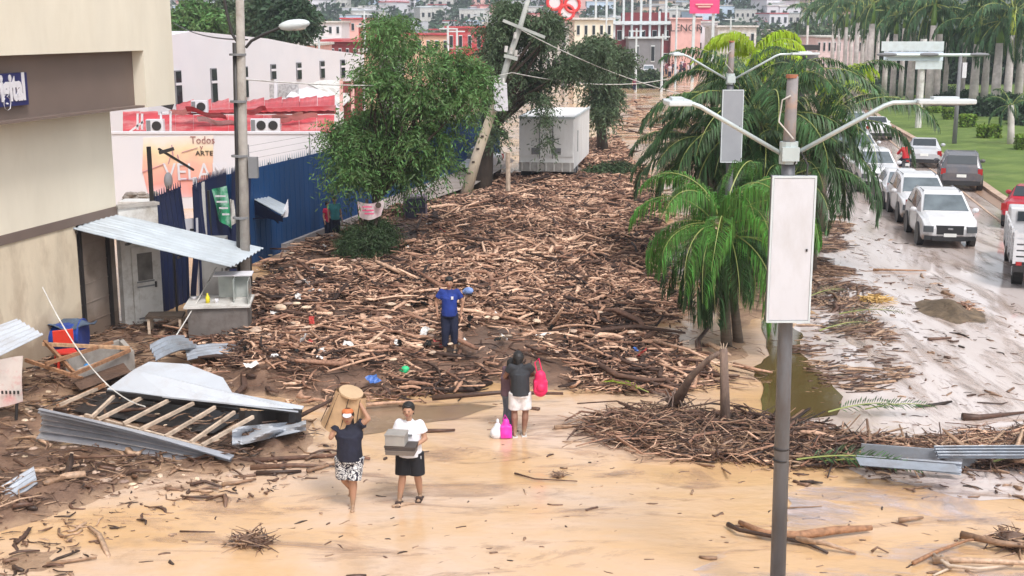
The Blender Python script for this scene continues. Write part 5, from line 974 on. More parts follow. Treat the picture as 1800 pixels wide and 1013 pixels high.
def car_type(kind):
    L, _, S, ws, bk, wheels, wr = TYPES[kind]; m_ = MB(); n = 14
    def ring(s):
        y, zb, zbelt, zt, wb, wt = s; h = [(wb*.9, zb), (wb*.98, zb+.12), (wb, (zb+zbelt)/2), (wb*.985, zbelt-.06), (wb*.96, zbelt), (wt*1.0, zt-.05), (wt*.86, zt)]
        return [(x, y, z) for x, z in h]+[(-x, y, z) for x, z in h[::-1]]
    rs = [ring(s) for s in S]
    for r_ in rs: m_.v += r_
    for i in range(len(rs)-1):
        for j in range(n): m_.f.append((i*n+j, i*n+(j+1) % n, (i+1)*n+(j+1) % n, (i+1)*n+j))
    m_.f.append(tuple(range(n-1, -1, -1))); m_.f.append(tuple((len(rs)-1)*n+j for j in range(n))); me = m_.mesh('body'); fixn(me)
    def lerpS(y):
        for a, b in zip(S, S[1:]):
            if a[0] <= y <= b[0]: t = (y-a[0])/(b[0]-a[0]); return [a[k]+(b[k]-a[k])*t for k in range(6)]
    def glassside(y0, y1, sgn, inset=.08):
        g_ = MB(); a, b = lerpS(y0), lerpS(y1)
        def pt(s, f, y): _, zb, zbelt, zt, wb, wt = s; x = (wb*.96)*(1-f)+wt*f+.012; z = zbelt*(1-f)+(zt-.05)*f; return (sgn*x, y, z)
        q_ = [pt(a, .12, y0), pt(b, .12, y1), pt(b, .9, y1), pt(a, .9, y0)]; g_.add(q_+[(x-sgn*.02, y, z) for x, y, z in q_], [(0, 1, 2, 3), (7, 6, 5, 4), (0, 4, 5, 1), (1, 5, 6, 2), (2, 6, 7, 3), (3, 7, 4, 0)]); return g_.mesh('side_window')
    def screen(y0, y1, nm, s0, s1, f0=.12, f1=.92):
        g_ = MB(); a, b = lerpS(y0+(y1-y0)*f0), lerpS(y0+(y1-y0)*f1); off = .015; d = Vector((0, b[0]-a[0], b[3]-a[3])); nn = Vector((0, -d.z, d.y)).normalized()*(off if d.y > 0 else off)
        if nn.z < 0: nn = -nn
        q_ = [Vector((-a[5]*.92, a[0], a[3]))+nn, Vector((a[5]*.92, a[0], a[3]))+nn, Vector((b[5]*.86, b[0], b[3]))+nn, Vector((-b[5]*.86, b[0], b[3]))+nn]
        g_.add(q_+[v-nn*1.6 for v in q_], [(0, 1, 2, 3), (7, 6, 5, 4), (0, 4, 5, 1), (1, 5, 6, 2), (2, 6, 7, 3), (3, 7, 4, 0)]); me_ = g_.mesh(nm); fixn(me_); return me_
    parts = []
    parts.append(('windscreen', screen(*ws, 'windscreen', 0, 0, .04, .98), GLW))
    parts.append(('rear_window', screen(*bk, 'rear_window', 0, 0, .05 if kind != 'suv' else .0, .85 if kind != 'suv' else .75), GL))
    y0, y1 = ws[1]-.1, bk[0]-.02; mid = (y0+y1)/2
    for s in (-1, 1):
        for a_, b_ in ((y0+.05, mid-.05), (mid+.05, y1)):
            me_ = glassside(a_, b_, s); fixn(me_); parts.append(('side_window', me_, GL))
    zf = S[1][2]; wF = S[1][4]; hl = .2
    for s in (-1, 1):
        parts.append(('headlight', MB().box(s*wF*.78, .05, zf-.15, .32, .17, .2, rot=Matrix.Rotation(s*.3, 3, 'Z')).mesh('headlight'), HEADL))
        parts.append(('fog_light', MB().box(s*wF*.72, .05, zf-.42, .2, .12, .1).mesh('fog_light'), BLKP))
        parts.append(('tail_light', MB().box(s*S[-2][4]*.88, L-.08, S[-2][2]-.1, .2, .14, .26).mesh('tail_light'), TAILL))
        parts.append(('mirror', MB().ell((s*(S[4][4]+.1), ws[0]+.35, S[3][2]+.12), (.12, .09, .09), 8, 6).mesh('mirror'), 'P'))
        parts.append(('door_seam', MB().box(s*(S[4][4]+.0), mid, .65, .012, .02, .7).box(s*(S[4][4]), ws[0]+.1, .65, .012, .02, .7).mesh('door_seam'), BLKP))
    parts.append(('grille', MB().poly([(-.42, -.02), (.42, -.02), (.5, .2), (-.5, .2)], zf-.32, zf-.03).mesh('grille'), BLKP)); parts.append(('lower_grille', MB().box(0, .02, zf-.46, 1.15, .16, .13).mesh('lower_grille'), BLKP))
    parts.append(('grille_badge', MB().box(0, -.035, zf-.13, .16, .02, .06).mesh('grille_badge'), CHR))
    parts.append(('bumper', MB().box(0, .12, .36, 1.6, .24, .14).mesh('bumper'), BLKP)); parts.append(('bumper', MB().box(0, L-.12, .4, 1.6, .26, .2).mesh('bumper'), BLKP))
    parts.append(('number_plate', MB().box(0, -.03, zf-.34, .4, .03, .11).mesh('number_plate'), PLATE)); parts.append(('number_plate', MB().box(0, L+.0, .72, .4, .03, .13).mesh('number_plate'), PLATE))
    wheel = MB().tube([(-.1, 0, 0), (-.09, 0, 0), (.09, 0, 0), (.1, 0, 0)], [wr-.03, wr, wr, wr-.03], 20).mesh('wheel'); rim = MB().tube([(.095, 0, 0), (.108, 0, 0)], wr*.62, 10).mesh('rim'); arch = MB().tube([(-.11, 0, 0), (.08, 0, 0)], wr+.07, 20).mesh('wheel_arch')
    TY[kind] = (L, me, parts, wheel, rim, arch, wheels, wr, S)
for k in TYPES: car_type(k)
def car(kind, px, py, label, mat, back=False, name='parked_car', az=None, dz=0, extra=None):
    L, me, parts, wheel, rim, arch, wheels, wr, S = TY[kind]; p = P(px, py); d = az if az is not None else math.atan2(DR.x, DR.y)*-1
    if back: # we see the tail
        rot = d+math.pi; loc = p+Vector((math.sin(-d), math.cos(-d), 0))*L
    else: rot = d; loc = p
    t = T(name, label, 'car' if kind != 'pickup' else 'pickup truck', (loc.x, loc.y, .0+dz), rot)
    key = me.name+mat.name
    b_ = t.part('body', me.copy() if me.materials and me.materials[0] != mat else me, None); b_.data.materials.clear(); b_.data.materials.append(mat)
    for f in b_.data.polygons: f.use_smooth = False
    bv = b_.modifiers.new('bevel', 'BEVEL'); bv.width = .05; bv.segments = 3; bv.limit_method = 'ANGLE'; bv.angle_limit = .25
    for nm, m2, mt in parts:
        if mt == 'P': m2 = m2.copy(); mt = mat
        if not m2.materials: m2.materials.append(mt)
        o = link(nm, m2, None, t.o)
    for wy_ in wheels:
        for s in (-1, 1):
            w = S[3][4]
            for nm, m2, mt, off in (('wheel_arch', arch, BLKP, -.075), ('wheel', wheel, TYRE, -.1)):
                if not m2.materials: m2.materials.append(mt)
                o = link(nm, m2, None, t.o, (s*(w+off), wy_, wr)); 
            if not rim.materials: rim.materials.append(CHR)
            link('rim', rim, None, o, (0, 0, 0), (0, 0, math.pi if s < 0 else 0))
    if kind == 'pickup': t.part('cargo_bed', MB().box(0, 4.2, 1.14, 1.5, 1.45, .06), BLKP)
    if kind == 'suv':
        for s in (-1, 1): t.part('roof_rail', MB().tube([(s*.6, 2.1, 1.66), (s*.6, 3.8, 1.64)], .02, 6), CHR)
    return t
az_ = -math.atan2(.2, 1.02)
car('suv', 1668, 438, 'white suv at the front of the oncoming queue on the wet road', PW_, az=-.17)
car('suv', 1627, 397, 'second white car in the oncoming queue, mostly hidden by the first', PW_, az=-.16)
car('sedan', 1597, 373, 'third white car in the oncoming queue', PW_, az=-.15)
car('pickup', 1549, 341, 'white pickup truck coming towards the camera beside the palms', PW_, name='pickup_truck', az=-.1)
car('sedan', 1520, 288, 'white and pink car behind the pickup, half hidden by palm fronds', PW_, az=-.1)
car('suv', 1494, 302, 'dark car hidden behind the drooping palm left of the pickup', PDK, az=-.1)
car('sedan', 1545, 248, 'white sedan driving away farthest up the wet avenue', PW_, back=True, az=-.14)
car('sedan', 1623, 297, 'silver sedan driving away next to the grass kerb', PS, back=True, az=-.3)
car('suv', 1688, 338, 'graphite grey suv seen from behind near the grass kerb', PG, back=True, az=-.3)
car('sedan', 1800, 405, 'dark red car cut off by the right picture edge', PR, back=True, az=-.5)
car('sedan', 1508, 262, 'small white car between the palm and the far sedan', PS, az=-.1)
car('sedan', 745, 318, 'white car parked by the blue fence behind the feathery tree', PW_, az=-.25, name='parked_car')
car('sedan', 805, 320, 'white car just left of the leaning pole', PW_, az=-.3)
car('suv', 1140, 136, 'white van standing in the flood at the far end of the street', PW_, az=-.1)
car('sedan', 1512, 238, 'small white car just above the small silver one at the far end of the queue', PW_, az=-.1)
# stake truck at the right edge
p = P(1776, 508); tk = T('stake_truck', 'white stake-bed truck cut off by the right edge of the road', 'truck', (p.x, p.y, 0), -.32)
for k in range(5): tk.part('stake_board', MB().box(1.05, 0, .84+k*.17, 2.1, .04, .12), PW_)
for k in range(5): tk.part('side_board', MB().box(0, 1.9, .84+k*.17, .04, 3.7, .12), PW_)
for x_ in (.03, .7, 1.4, 2.07): tk.part('stake', MB().box(x_, -.04, 1.2, .08, .06, .95), PW_)
for y_ in (.3, 1.5, 2.7, 3.7): tk.part('stake', MB().box(-.04, y_, 1.2, .06, .08, .95), PW_)
tk.part('bed_floor', MB().box(1.05, 1.9, .72, 2.2, 3.9, .12), DARK); tk.part('bumper', MB().box(1.05, -.1, .6, 2.1, .1, .18), DARK)
for x_ in (.2, 1.9):
    for y_ in (.8, 4.6):
        w_ = tk.part('wheel', MB().tube([(x_-.14, y_, .42), (x_+.14, y_, .42)], .42, 18), TYRE); tk.part('rim', MB().tube([(x_-.16, y_, .42), (x_+.16, y_, .42)], .22, 10), CHR, sub=w_)
tk.part('cab', MB().prism([(4.0, .5), (5.6, .5), (5.6, 1.1), (5.2, 1.2), (4.9, 1.75), (4.0, 1.75)], .08, 2.02), PW_, bevel=.05); tk.part('rear_window', MB().box(1.05, 3.97, 1.5, 1.5, .04, .3), GL); tk.part('chassis', MB().box(1.05, 2.6, .62, .8, 5, .2), DARK)
tk.part('tail_light', MB().box(.15, -.14, .75, .15, .04, .1), TAILL)
# ------------------------------------------------------------------ people
SKIN = pm('skin', (.42, .23, .15), .55, .06, 3, 0); SKIND = pm('skin_dark', (.24, .12, .08), .55, .06, 3, 0); HAIR = pm('hair_black', (.012, .01, .01), .5, .2, 8, .3, 40)
zmud(SKIN, .1, .22, (.33, .22, .14), 14, .8); zmud(SKIND, .1, .22, (.33, .22, .14), 14, .8)
def remesh(mb, voxel, name, smooth=4):
    me = mb.mesh(name); o = bpy.data.objects.new(name, me); COL.objects.link(o); r = o.modifiers.new('r', 'REMESH'); r.mode = 'VOXEL'; r.voxel_size = voxel; r.use_smooth_shade = True
    if smooth: s = o.modifiers.new('s', 'SMOOTH'); s.iterations = smooth; s.factor = .5
    dg = bpy.context.evaluated_depsgraph_get(); dg.update(); out = bpy.data.meshes.new_from_object(o.evaluated_get(dg)); bpy.data.objects.remove(o); out.name = name; return out
V3 = Vector
STAND = dict(hip=V3((0, 0, .86)), chest=V3((0, .01, 1.18)), neck=V3((0, .02, 1.36)), head=V3((0, -.01, 1.5)), sl=V3((.165, .01, 1.31)), sr=V3((-.165, .01, 1.31)),
 el=V3((.22, .03, 1.05)), er=V3((-.22, .03, 1.05)), wl=V3((.24, -.05, .82)), wr=V3((-.24, -.05, .82)), kl=V3((.1, -.02, .46)), kr=V3((-.1, -.02, .46)), al=V3((.11, .03, .08)), ar=V3((-.11, .03, .08)))
def hand(mb, w, e, s=1):
    d = (w-e).normalized(); x, y = basis(d); pc = w+d*.045; mb.cap(w, w+d*.075, .026, .03, 8); rotm = None
    for k in range(4):
        b0 = w+d*.075+x*(-.03+.02*k); ln = (.06, .075, .07, .05)[k]; m1 = b0+d*ln*.55+y*.008; mb.cap(b0-d*.01, m1, .011, .0095, 6); mb.cap(m1, m1+d*ln*.45+y*.025, .0095, .008, 6)
    tb_ = w+d*.02+x*.03; mb.cap(tb_-x*.01, tb_+x*.022+d*.03, .013, .011, 6); mb.cap(tb_+x*.022+d*.03, tb_+x*.028+d*.06+y*.01, .011, .009, 6)
def person(loc, rz, label, pose, skin=SKIN, shirt=None, shorts=None, sleeve=.55, leglen=.5, hairstyle='short', scale=1, stout=1.0, group=None, shoes=None, look=V3((0, 0, 0)), lod=.013, headrot=0, full=True):
    J = dict(STAND); J.update({k: V3(v) for k, v in pose.items()}); t = T('person', label, 'person', tuple(loc), rz, group); t.o.scale = (scale,)*3; w = stout
    b = MB(); hd = J['head']; Rh = Matrix.Rotation(headrot, 3, 'X')
    b.ell(hd, (.08, .096, .115), 14, 10, Rh); b.ell(hd+Rh@V3((0, -.025, -.05)), (.05, .055, .055), 10, 8)
    b.ell(hd+Rh@V3((0, -.1, -.012)), (.012, .018, .022), 8, 6)
    for s in (-1, 1): b.ell(hd+Rh@V3((s*.081, .005, -.01)), (.012, .02, .03), 8, 6)
    b.cap(J['neck']-V3((0, 0, .05)), hd-V3((0, 0, .07)), .052, .047)
    b.cap(J['chest']+V3((.07*w, 0, 0)), J['chest']-V3((.07*w, 0, 0)), .105*w, .105*w); b.cap(J['hip']+V3((.06, 0, .02)), J['hip']-V3((.06, 0, -.02)), .115*w, .115*w); b.cap(J['hip'], J['chest'], .12*w, .12*w); b.cap(J['chest'], J['neck']-V3((0, 0, .05)), .1, .06)
    for s, S_, E_, W_ in ((1, 'sl', 'el', 'wl'), (-1, 'sr', 'er', 'wr')):
        b.cap(J[S_], J[E_], .05*w, .04); b.cap(J[E_], J[W_], .04, .026); b.cap(J['chest']+V3((s*.07, 0, .07)), J[S_], .07, .055); hand(b, J[W_], J[E_])
    for s, K_, A_ in ((1, 'kl', 'al'), (-1, 'kr', 'ar')):
        hp = J['hip']+V3((s*.085*w, 0, -.03)); b.cap(hp, J[K_], .09*w, .058); m1 = J[K_].lerp(J[A_], .3)+V3((0, .015, 0)); b.cap(J[K_], m1, .058, .064); b.cap(m1, J[A_], .062, .038)
        b.cap(J[A_]+V3((0, .03, -.04)), J[A_]+V3((0, -.11, -.052)), .034, .028, 8); b.ell(J[A_]+V3((0, -.15, -.058)), (.042, .04, .02), 8, 6)
    t.part('body', remesh(b, lod, 'body'), skin, smooth=True)
    if full:
        for s in (-1, 1): t.part('eye', MB().ell(hd+Rh@V3((s*.032, -.091, .012)), (.012, .008, .007), 8, 6), HAIR, smooth=True)
        t.part('mouth', MB().ell(hd+Rh@V3((0, -.09, -.055)), (.022, .006, .006), 8, 6), pm('lip', (.3, .07, .06), .5), smooth=True)
    h = MB(); h.ell(hd+Rh@V3((0, .028, .032)), (.094, .1, .11), 14, 10, Rh)
    if hairstyle == 'long': h.ell(hd+V3((0, .04, .02)), (.105, .1, .115), 12, 8); h.cap(hd+V3((0, .07, -.0)), hd+V3((0, .1, -.2)), .075, .05); h.cap(hd+V3((.05, .03, -.02)), hd+V3((.07, .04, -.16)), .04, .03); h.cap(hd+V3((-.05, .03, -.02)), hd+V3((-.07, .04, -.16)), .04, .03)
    if hairstyle == 'short': h.ell(hd+Rh@V3((0, .0, .075)), (.088, .095, .06), 12, 8)
    if hairstyle == 'bob': h.ell(hd+Rh@V3((0, .035, .045)), (.104, .1, .1), 14, 10); h.cap(hd+V3((.06, .02, .02)), hd+V3((.075, .02, -.05)), .035, .02); h.cap(hd+V3((-.06, .02, .02)), hd+V3((-.075, .02, -.05)), .035, .02); h.ell(hd+Rh@V3((0, -.05, .085)), (.07, .045, .025), 10, 6)
    if hairstyle != 'none': t.part('hair', remesh(h, max(lod, .012), 'hair', 2), HAIR, smooth=True)
    if shirt:
        c = MB(); g = .02; c.cap(J['chest']+V3((.07*w, 0, 0)), J['chest']-V3((.07*w, 0, 0)), .105*w+g, .105*w+g); hp = J['hip']
        c.tube([hp-V3((0, 0, .07)), hp+V3((0, 0, .1)), J['chest']], [.162*w+g, .148*w+g, .145*w+g], 16, flat=1); c.cap(J['chest'], J['neck']-V3((0, 0, .06)), .11+g, .065+g)
        for s, S_, E_ in ((1, 'sl', 'el'), (-1, 'sr', 'er')): d = (J[E_]-J[S_]); c.cap(J['chest']+V3((s*.07, 0, .07)), J[S_], .07+g*.8, .05+g*.7); c.tube([J[S_]-d*.1, J[S_], J[S_]+d*sleeve], [.05, .052*w+g*.6, .058*w+g], 12)
        for i in range(len(c.v)): pass
        t.part('shirt', remesh(c, lod, 'shirt'), shirt, smooth=True)
    if shorts:
        c = MB(); hp = J['hip']; g = .022; c.tube([hp+V3((0, 0, .03)), hp-V3((0, 0, .02)), hp-V3((0, 0, .1))], [.13*w+g, .15*w+g, .15*w+g], 16)
        for s, K_, A_ in ((1, 'kl', 'al'), (-1, 'kr', 'ar')):
            h0 = hp+V3((s*.085*w, 0, -.03)); 
            if leglen <= 1: c.tube([h0, h0.lerp(J[K_], leglen)], [.1*w+g, .085*w+g*1.3], 14)
            else: c.tube([h0, J[K_], J[K_].lerp(J[A_], leglen-1)], [.095*w+g, .068+g, .05+g], 14)
        t.part('shorts' if leglen < 1.4 else 'trousers', remesh(c, lod, 'shorts'), shorts, smooth=True)
    if shoes:
        for A_ in ('al', 'ar'):
            c = MB(); a = J[A_]; c.box(a.x, a.y-.05, a.z-.072, .1, .27, .025); c.box(a.x, a.y-.1, a.z-.035, .1, .06, .05); t.part('shoe', c, shoes, bevel=.01)
    return t
def prt():
    m, n, l, b = nodes('floral_print'); tc = n.new('ShaderNodeTexCoord'); no = n.new('ShaderNodeTexNoise'); no.inputs['Scale'].default_value = 13; no.inputs['Detail'].default_value = 1.5; no.inputs['Distortion'].default_value = 2.2; l.new(tc.outputs['Object'], no.inputs[0])
    cr = n.new('ShaderNodeValToRGB'); cr.color_ramp.interpolation = 'CONSTANT'; e = cr.color_ramp.elements; e.new(.5); e[0].color = c4((.02, .02, .04)); e[1].position = .49; e[1].color = c4((.75, .75, .75)); e[2].position = .6; e[2].color = c4((.05, .05, .07)); l.new(no.outputs[0], cr.inputs[0]); l.new(cr.outputs[0], b.inputs['Base Color']); b.inputs['Roughness'].default_value = .8; return m
TEEB = pm('black_tee', (.012, .013, .028), .85, .3, 5, .9, 8); TEEW = pm('white_tee', (.75, .75, .8), .85, .08, 5, .9, 8, dirt=(.5, .4, .33), damt=.4, dscale=6); SHB = pm('black_shorts', (.01, .01, .014), .85, .2, 5); SHW = pm('white_shorts', (.75, .74, .76), .85, .08, 5, .9, 8, dirt=(.5, .38, .3), damt=.5, dscale=6)
BLP = pm('blue_polo', (.012, .035, .22), .85, .3, 5, .9, 8); NVT = pm('navy_trousers', (.01, .014, .04), .85, .2, 4, .2, 10); TEED = pm('dark_grey_tee', (.03, .032, .038), .85, .2, 5)
TANB = pm('tan_hide', (.5, .33, .19), .8, .25, 2.5, .3, 12, dirt=(.2, .12, .07), damt=.6, dscale=3)
p = P(617, 893)
p1 = person(p, .05, 'person in black t-shirt and patterned shorts holding a tan drum over the head', dict(chest=(0, .02, 1.16), head=(-.01, -.03, 1.47), el=(.3, -.02, 1.42), wl=(.17, .02, 1.66), er=(-.27, -.03, 1.14), wr=(-.21, .05, 1.36), kl=(.05, -.05, .46), al=(.03, -.02, .07), kr=(-.1, .02, .47), ar=(-.02, .3, .2)), shirt=TEEB, shorts=prt(), sleeve=.4, leglen=.96, hairstyle='long', scale=1.0, stout=1.14)
cp_ = p1.part('cap', MB().ell((-.01, -.01, 1.54), (.092, .1, .06), 14, 8), pm('orange_cap', (.5, .15, .05), .7, .1), smooth=True); p1.part('cap_peak', MB().ell((-.01, -.12, 1.515), (.07, .08, .012), 12, 6, Matrix.Rotation(.25, 3, 'X')), WHITE, sub=cp_, smooth=True)
def drum(u, v):
    a = u*2*math.pi; r = (.22+.1*(1-v)+.02*math.sin(a*3+v*3)); return V3((r*math.cos(a)*1.0, r*math.sin(a)*.8, v*.62))
dr = T('tan_drum', 'large tan drum-shaped stool carried upside down over the head', 'stool', tuple(p+V3((-.14, .2, 1.2))), 0); 
m_ = MB(); m_.grid(drum, 28, 8, .012); k_ = dr.part('side', m_, TANB, smooth=True); m_ = MB(); m_.tube([(0, 0, .6), (0, 0, .64)], .235, 24, flat=.8); dr.part('top', m_, pm('tan_top', (.52, .36, .22), .8, .1, 3), bevel=.01); dr.o.rotation_euler = (.1, .28, 0)
for k in range(8): a = k*math.pi/4; dr.part('seam', MB().tube([(.33*math.cos(a), .264*math.sin(a), .02), (.235*math.cos(a), .188*math.sin(a), .6)], .006, 4), BARK)
p = P(722, 882)
p2 = person(p, -.12, 'person in white t-shirt and black shorts carrying stacked grey boxes', dict(el=(.25, .0, 1.06), wl=(.1, -.27, 1.0), er=(-.22, -.02, 1.08), wr=(-.22, -.27, 1.02), kl=(.12, -.02, .46), al=(.13, .12, .09), kr=(-.1, -.1, .47), ar=(-.16, -.1, .08), head=(-.01, -.03, 1.52)), shirt=TEEW, shorts=SHB, sleeve=.6, leglen=.98, hairstyle='bob', scale=.97, stout=1.12, shoes=pm('dark_sandal', (.05, .03, .025), .7))
p2.part('shirt_print', MB().box(.02, -.185, 1.17, .12, .02, .03), GREYW); p2.part('side_logo', MB().box(.19, -.07, .78, .02, .05, .05), WHITE)
for k, (dz_, w_, h_, c_, lb) in enumerate(((.9, .44, .075, (.17, .14, .12), 'flat brown box at the bottom of the carried stack'), (.98, .46, .06, (.07, .055, .05), 'dark flat box in the middle of the carried stack'), (1.045, .3, .18, (.3, .28, .26), 'grey box on top of the carried stack'))):
    o = T('carried_box', lb, 'box', tuple(p+V3((-.1 if k < 2 else -.17, -.3, dz_))), -.12); m_ = pm('box_%d' % k, c_, .8, .15, 4); o.part('carton', MB().box(0, 0, h_/2, w_, .28, h_), m_, bevel=.008); o.part('lid_edge', MB().box(0, 0, h_-.012, w_+.012, .292, .02), m_)
p = P(914, 766)
p3 = person(p, math.pi+.1, 'person in dark shirt and white shorts seen from behind, head bent down', dict(chest=(0, -.03, 1.17), neck=(0, -.08, 1.34), head=(.02, -.17, 1.42), el=(.27, -.08, 1.1), wl=(.17, -.3, 1.0), er=(-.26, -.1, 1.12), wr=(-.14, -.33, 1.02), kl=(.1, -.02, .45), kr=(-.1, .0, .45), al=(.1, .06, .08), ar=(-.07, .02, .08)), skin=SKIND, shirt=TEED, shorts=SHW, sleeve=.45, leglen=.85, hairstyle='long', scale=.98, stout=1.02, shoes=WHITED, headrot=.5)
pk = pm('pink_bag', (.75, .02, .12), .6, .15, 4, .3, 10); bg_ = T('pink_backpack', 'bright pink backpack hanging at the right side of the person in white shorts', 'bag', tuple(p+V3((.36, -.02, .78))), .1)
m_ = MB(); m_.cap((0, 0, .08), (0, 0, .34), .13, .1); m_.box(0, 0, .16, .24, .18, .2); bg_.part('bag', remesh(m_, .015, 'bag'), pk, smooth=True); bg_.part('pocket', MB().ell((0, -.1, .14), (.08, .05, .08), 10, 8), pk, smooth=True); bg_.part('strap', MB().tube([(-.06, 0, .4), (-.1, 0, .58), (-.03, 0, .66), (.03, 0, .42)], .012, 6), pk)
person(p+V3((-.2, .3, 0)), math.pi-1.1, 'smaller person in grey jeans half hidden on the left of the bent figure', dict(head=(0, -.1, 1.44), el=(.2, -.12, 1.1), wl=(.1, -.3, 1.15), wr=(-.22, -.25, 1.05)), skin=SKIND, shirt=pm('plum_top', (.12, .07, .09), .85, .2, 5), shorts=pm('grey_jeans', (.12, .14, .18), .85, .25, 4), leglen=1.85, hairstyle='long', scale=.86, shoes=DARK)
m_ = MB(); m_.cap((0, 0, .1), (.02, 0, .3), .11, .06); m_.box(.02, 0, .12, .2, .16, .22); o = T('magenta_bag', 'magenta plastic bag standing on the mud by the feet', 'bag', tuple(p+V3((-.27, -.12, 0))), .1); o.part('bag', remesh(m_, .015, 'bag'), pm('magenta_plastic', (.8, .04, .45), .45, .2, 4, .4, 8), smooth=True); o.part('handle', MB().tube([(-.03, 0, .34), (0, 0, .43), (.05, 0, .34)], .01, 5), pm('magenta_plastic', ()))
m_ = MB(); m_.cap((0, 0, .08), (.02, 0, .22), .12, .06); o = T('white_bag', 'white plastic bag on the mud left of the magenta bag', 'bag', tuple(p+V3((-.42, -.1, 0))), .1); o.part('bag', remesh(m_, .015, 'bag'), TEEW, smooth=True); o.part('knot', MB().ell((.02, 0, .3), (.03, .03, .05), 8, 6), TEEW)
p = P(791, 640); p.z = hz(p.x, p.y)+.05
person(p, .0, 'person in blue polo and navy trousers standing on the wood debris', dict(el=(.29, .05, 1.07), er=(-.29, .05, 1.07), wl=(.25, .02, .84), wr=(-.26, .0, .84), kl=(.1, -.03, .46), al=(.11, .0, .06), kr=(-.09, -.04, .46), ar=(-.1, -.02, .0)), shirt=BLP, shorts=NVT, sleeve=.6, leglen=1.75, hairstyle='short', scale=1.0, stout=1.0, shoes=DARK)
single('shirt_badge', MB().box(p.x+.07, p.y-.155*1, p.z+1.2, .05, .03, .06), WHITE, 'tiny white badge on the blue polo shirt', 'badge')
p = P(590, 430); p.z = hz(p.x, p.y); TEAL = pm('teal_cloth', (.04, .2, .22), .8, .3, 5)
person(p, .4, 'person in teal top and dark trousers standing against the blue fence', dict(), shirt=TEAL, shorts=NVT, leglen=1.8, lod=.025, full=False, scale=.95)
p = P(574, 425); p.z = hz(p.x, p.y)
person(p+V3((0, .5, 0)), .9, 'person in crimson top right beside the blue fence', dict(), shirt=pm('crimson_cloth', (.4, .01, .05), .8), shorts=NVT, leglen=1.8, lod=.025, full=False, scale=.85)
# motorcycle rider
p = P(1594, 312); mo = T('motorcycle', 'dark motorcycle seen from behind between the white cars and silver sedan', 'motorcycle', (p.x, p.y, 0), -.2)
for y_ in (.3, 1.55): w_ = mo.part('wheel', MB().tube([(-.06, y_, .32), (.06, y_, .32)], .32, 18), TYRE); mo.part('rim', MB().tube([(-.07, y_, .32), (.07, y_, .32)], .2, 12), CHR, sub=w_)
mo.part('seat', MB().ell((0, .6, .8), (.16, .45, .09), 12, 8), DARK, smooth=True); mo.part('tank', MB().ell((0, 1.1, .85), (.18, .28, .16), 12, 8), PR, smooth=True); mo.part('engine', MB().box(0, .95, .45, .35, .45, .35), GREYW, bevel=.03)
mo.part('handlebar', MB().tube([(-.38, 1.2, 1.02), (0, 1.35, 1.0), (.38, 1.2, 1.02)], .02, 6), DARK); mo.part('tail_light', MB().box(0, .12, .78, .14, .05, .07), TAILL); mo.part('number_plate', MB().box(0, .08, .6, .2, .02, .14), PLATE); mo.part('fork', MB().tube([(0, 1.55, .32), (0, 1.35, 1.0)], .05, 6), CHR)
rd = person(V3((p.x+.08, p.y+.62, 0)), math.pi-.2, 'motorcyclist in red jacket riding away on the wet avenue', dict(hip=(0, 0, .92), chest=(0, -.08, 1.22), neck=(0, -.1, 1.4), head=(0, -.13, 1.53), sl=(.17, -.08, 1.34), sr=(-.17, -.08, 1.34), el=(.28, -.25, 1.15), er=(-.28, -.25, 1.15), wl=(.3, -.5, 1.05), wr=(-.3, -.5, 1.05), kl=(.22, -.32, .72), kr=(-.22, -.32, .72), al=(.2, -.15, .35), ar=(-.2, -.15, .35)), shirt=pm('red_jacket', (.6, .02, .03), .6, .1), shorts=NVT, sleeve=1.6, leglen=1.8, hairstyle='none', lod=.025, full=False)
rd.part('helmet', MB().ell((0, -.13, 1.55), (.13, .15, .14), 14, 10), DARK, smooth=True)
# crowd at the far end
cm = [(pm('crowd_dark', (.04, .03, .045), .8), NVT), (pm('crowd_plum', (.2, .04, .08), .8), NVT), (pm('crowd_pale', (.5, .42, .45), .8), NVT)]
protoP = [person((0, 0, 0), 0, 'far small person wading at the flooded end of the street', dict() if k else dict(kl=(.1, -.15, .47), al=(.12, -.2, .1)), shirt=cm[k][0], shorts=cm[k][1], leglen=1.7, lod=.05, full=False, group='people gathered at the far end of the street') for k in range(3)]
spots = [(1164, 137), (1171, 134), (1177, 139), (1183, 133), (1188, 137), (1190, 146), (1196, 134), (1203, 131), (1209, 136), (1214, 130), (1182, 128), (1199, 127), (1220, 128), (1115, 162), (1168, 129)]
for k, (x, y) in enumerate(spots):
    q_ = P(x, y); c = protoP[k].o if k < 3 else dup(protoP[k % 3].o); c.location = q_; c.rotation_euler = (0, 0, k*1.7); c.scale = (1.25,)*3 if k != 13 else (1, 1, 1)
# ------------------------------------------------------------------ far buildings
def bld(name, label, x0, x1, yt, Y, mat, depth=10, floors=1, cols=0, roof=None, wmat=None, yb=None, win=(.4, .45)):
    a, c = PY(x0, yt, Y), PY(x1, yt, Y); hgt = a.z; wd_ = c.x-a.x; z0 = PY(x0, yb, Y).z if yb else 0
    t = T(name, label, 'building', ((a.x+c.x)/2, Y, 0)); hh = hgt-z0; t.part('wall', MB().box(0, depth/2, z0+hh/2-.05, wd_, depth, hh), mat)
    t.part('roof', MB().box(0, depth/2-.1, hgt+.12, wd_+.5, depth+.5, .24), roof or WHITED)
    for i in range(floors):
        for j in range(cols):
            x = -wd_/2+wd_*(j+.5)/cols; z = z0+hh*(i+.55)/floors; w_ = wd_/cols*win[0]; h_ = hh/floors*win[1]; f = t.part('window', MB().box(x, -.04, z, w_, .1, h_), LAMPW); t.part('pane', MB().box(x, -.1, z, w_*.86, .04, h_*.86), GLASSD, sub=f)
    return t
bld('peach_building', 'peach coloured house side at the far end of the warehouse', 636, 662, 92, 96, PEACH, 12, 1, 0)
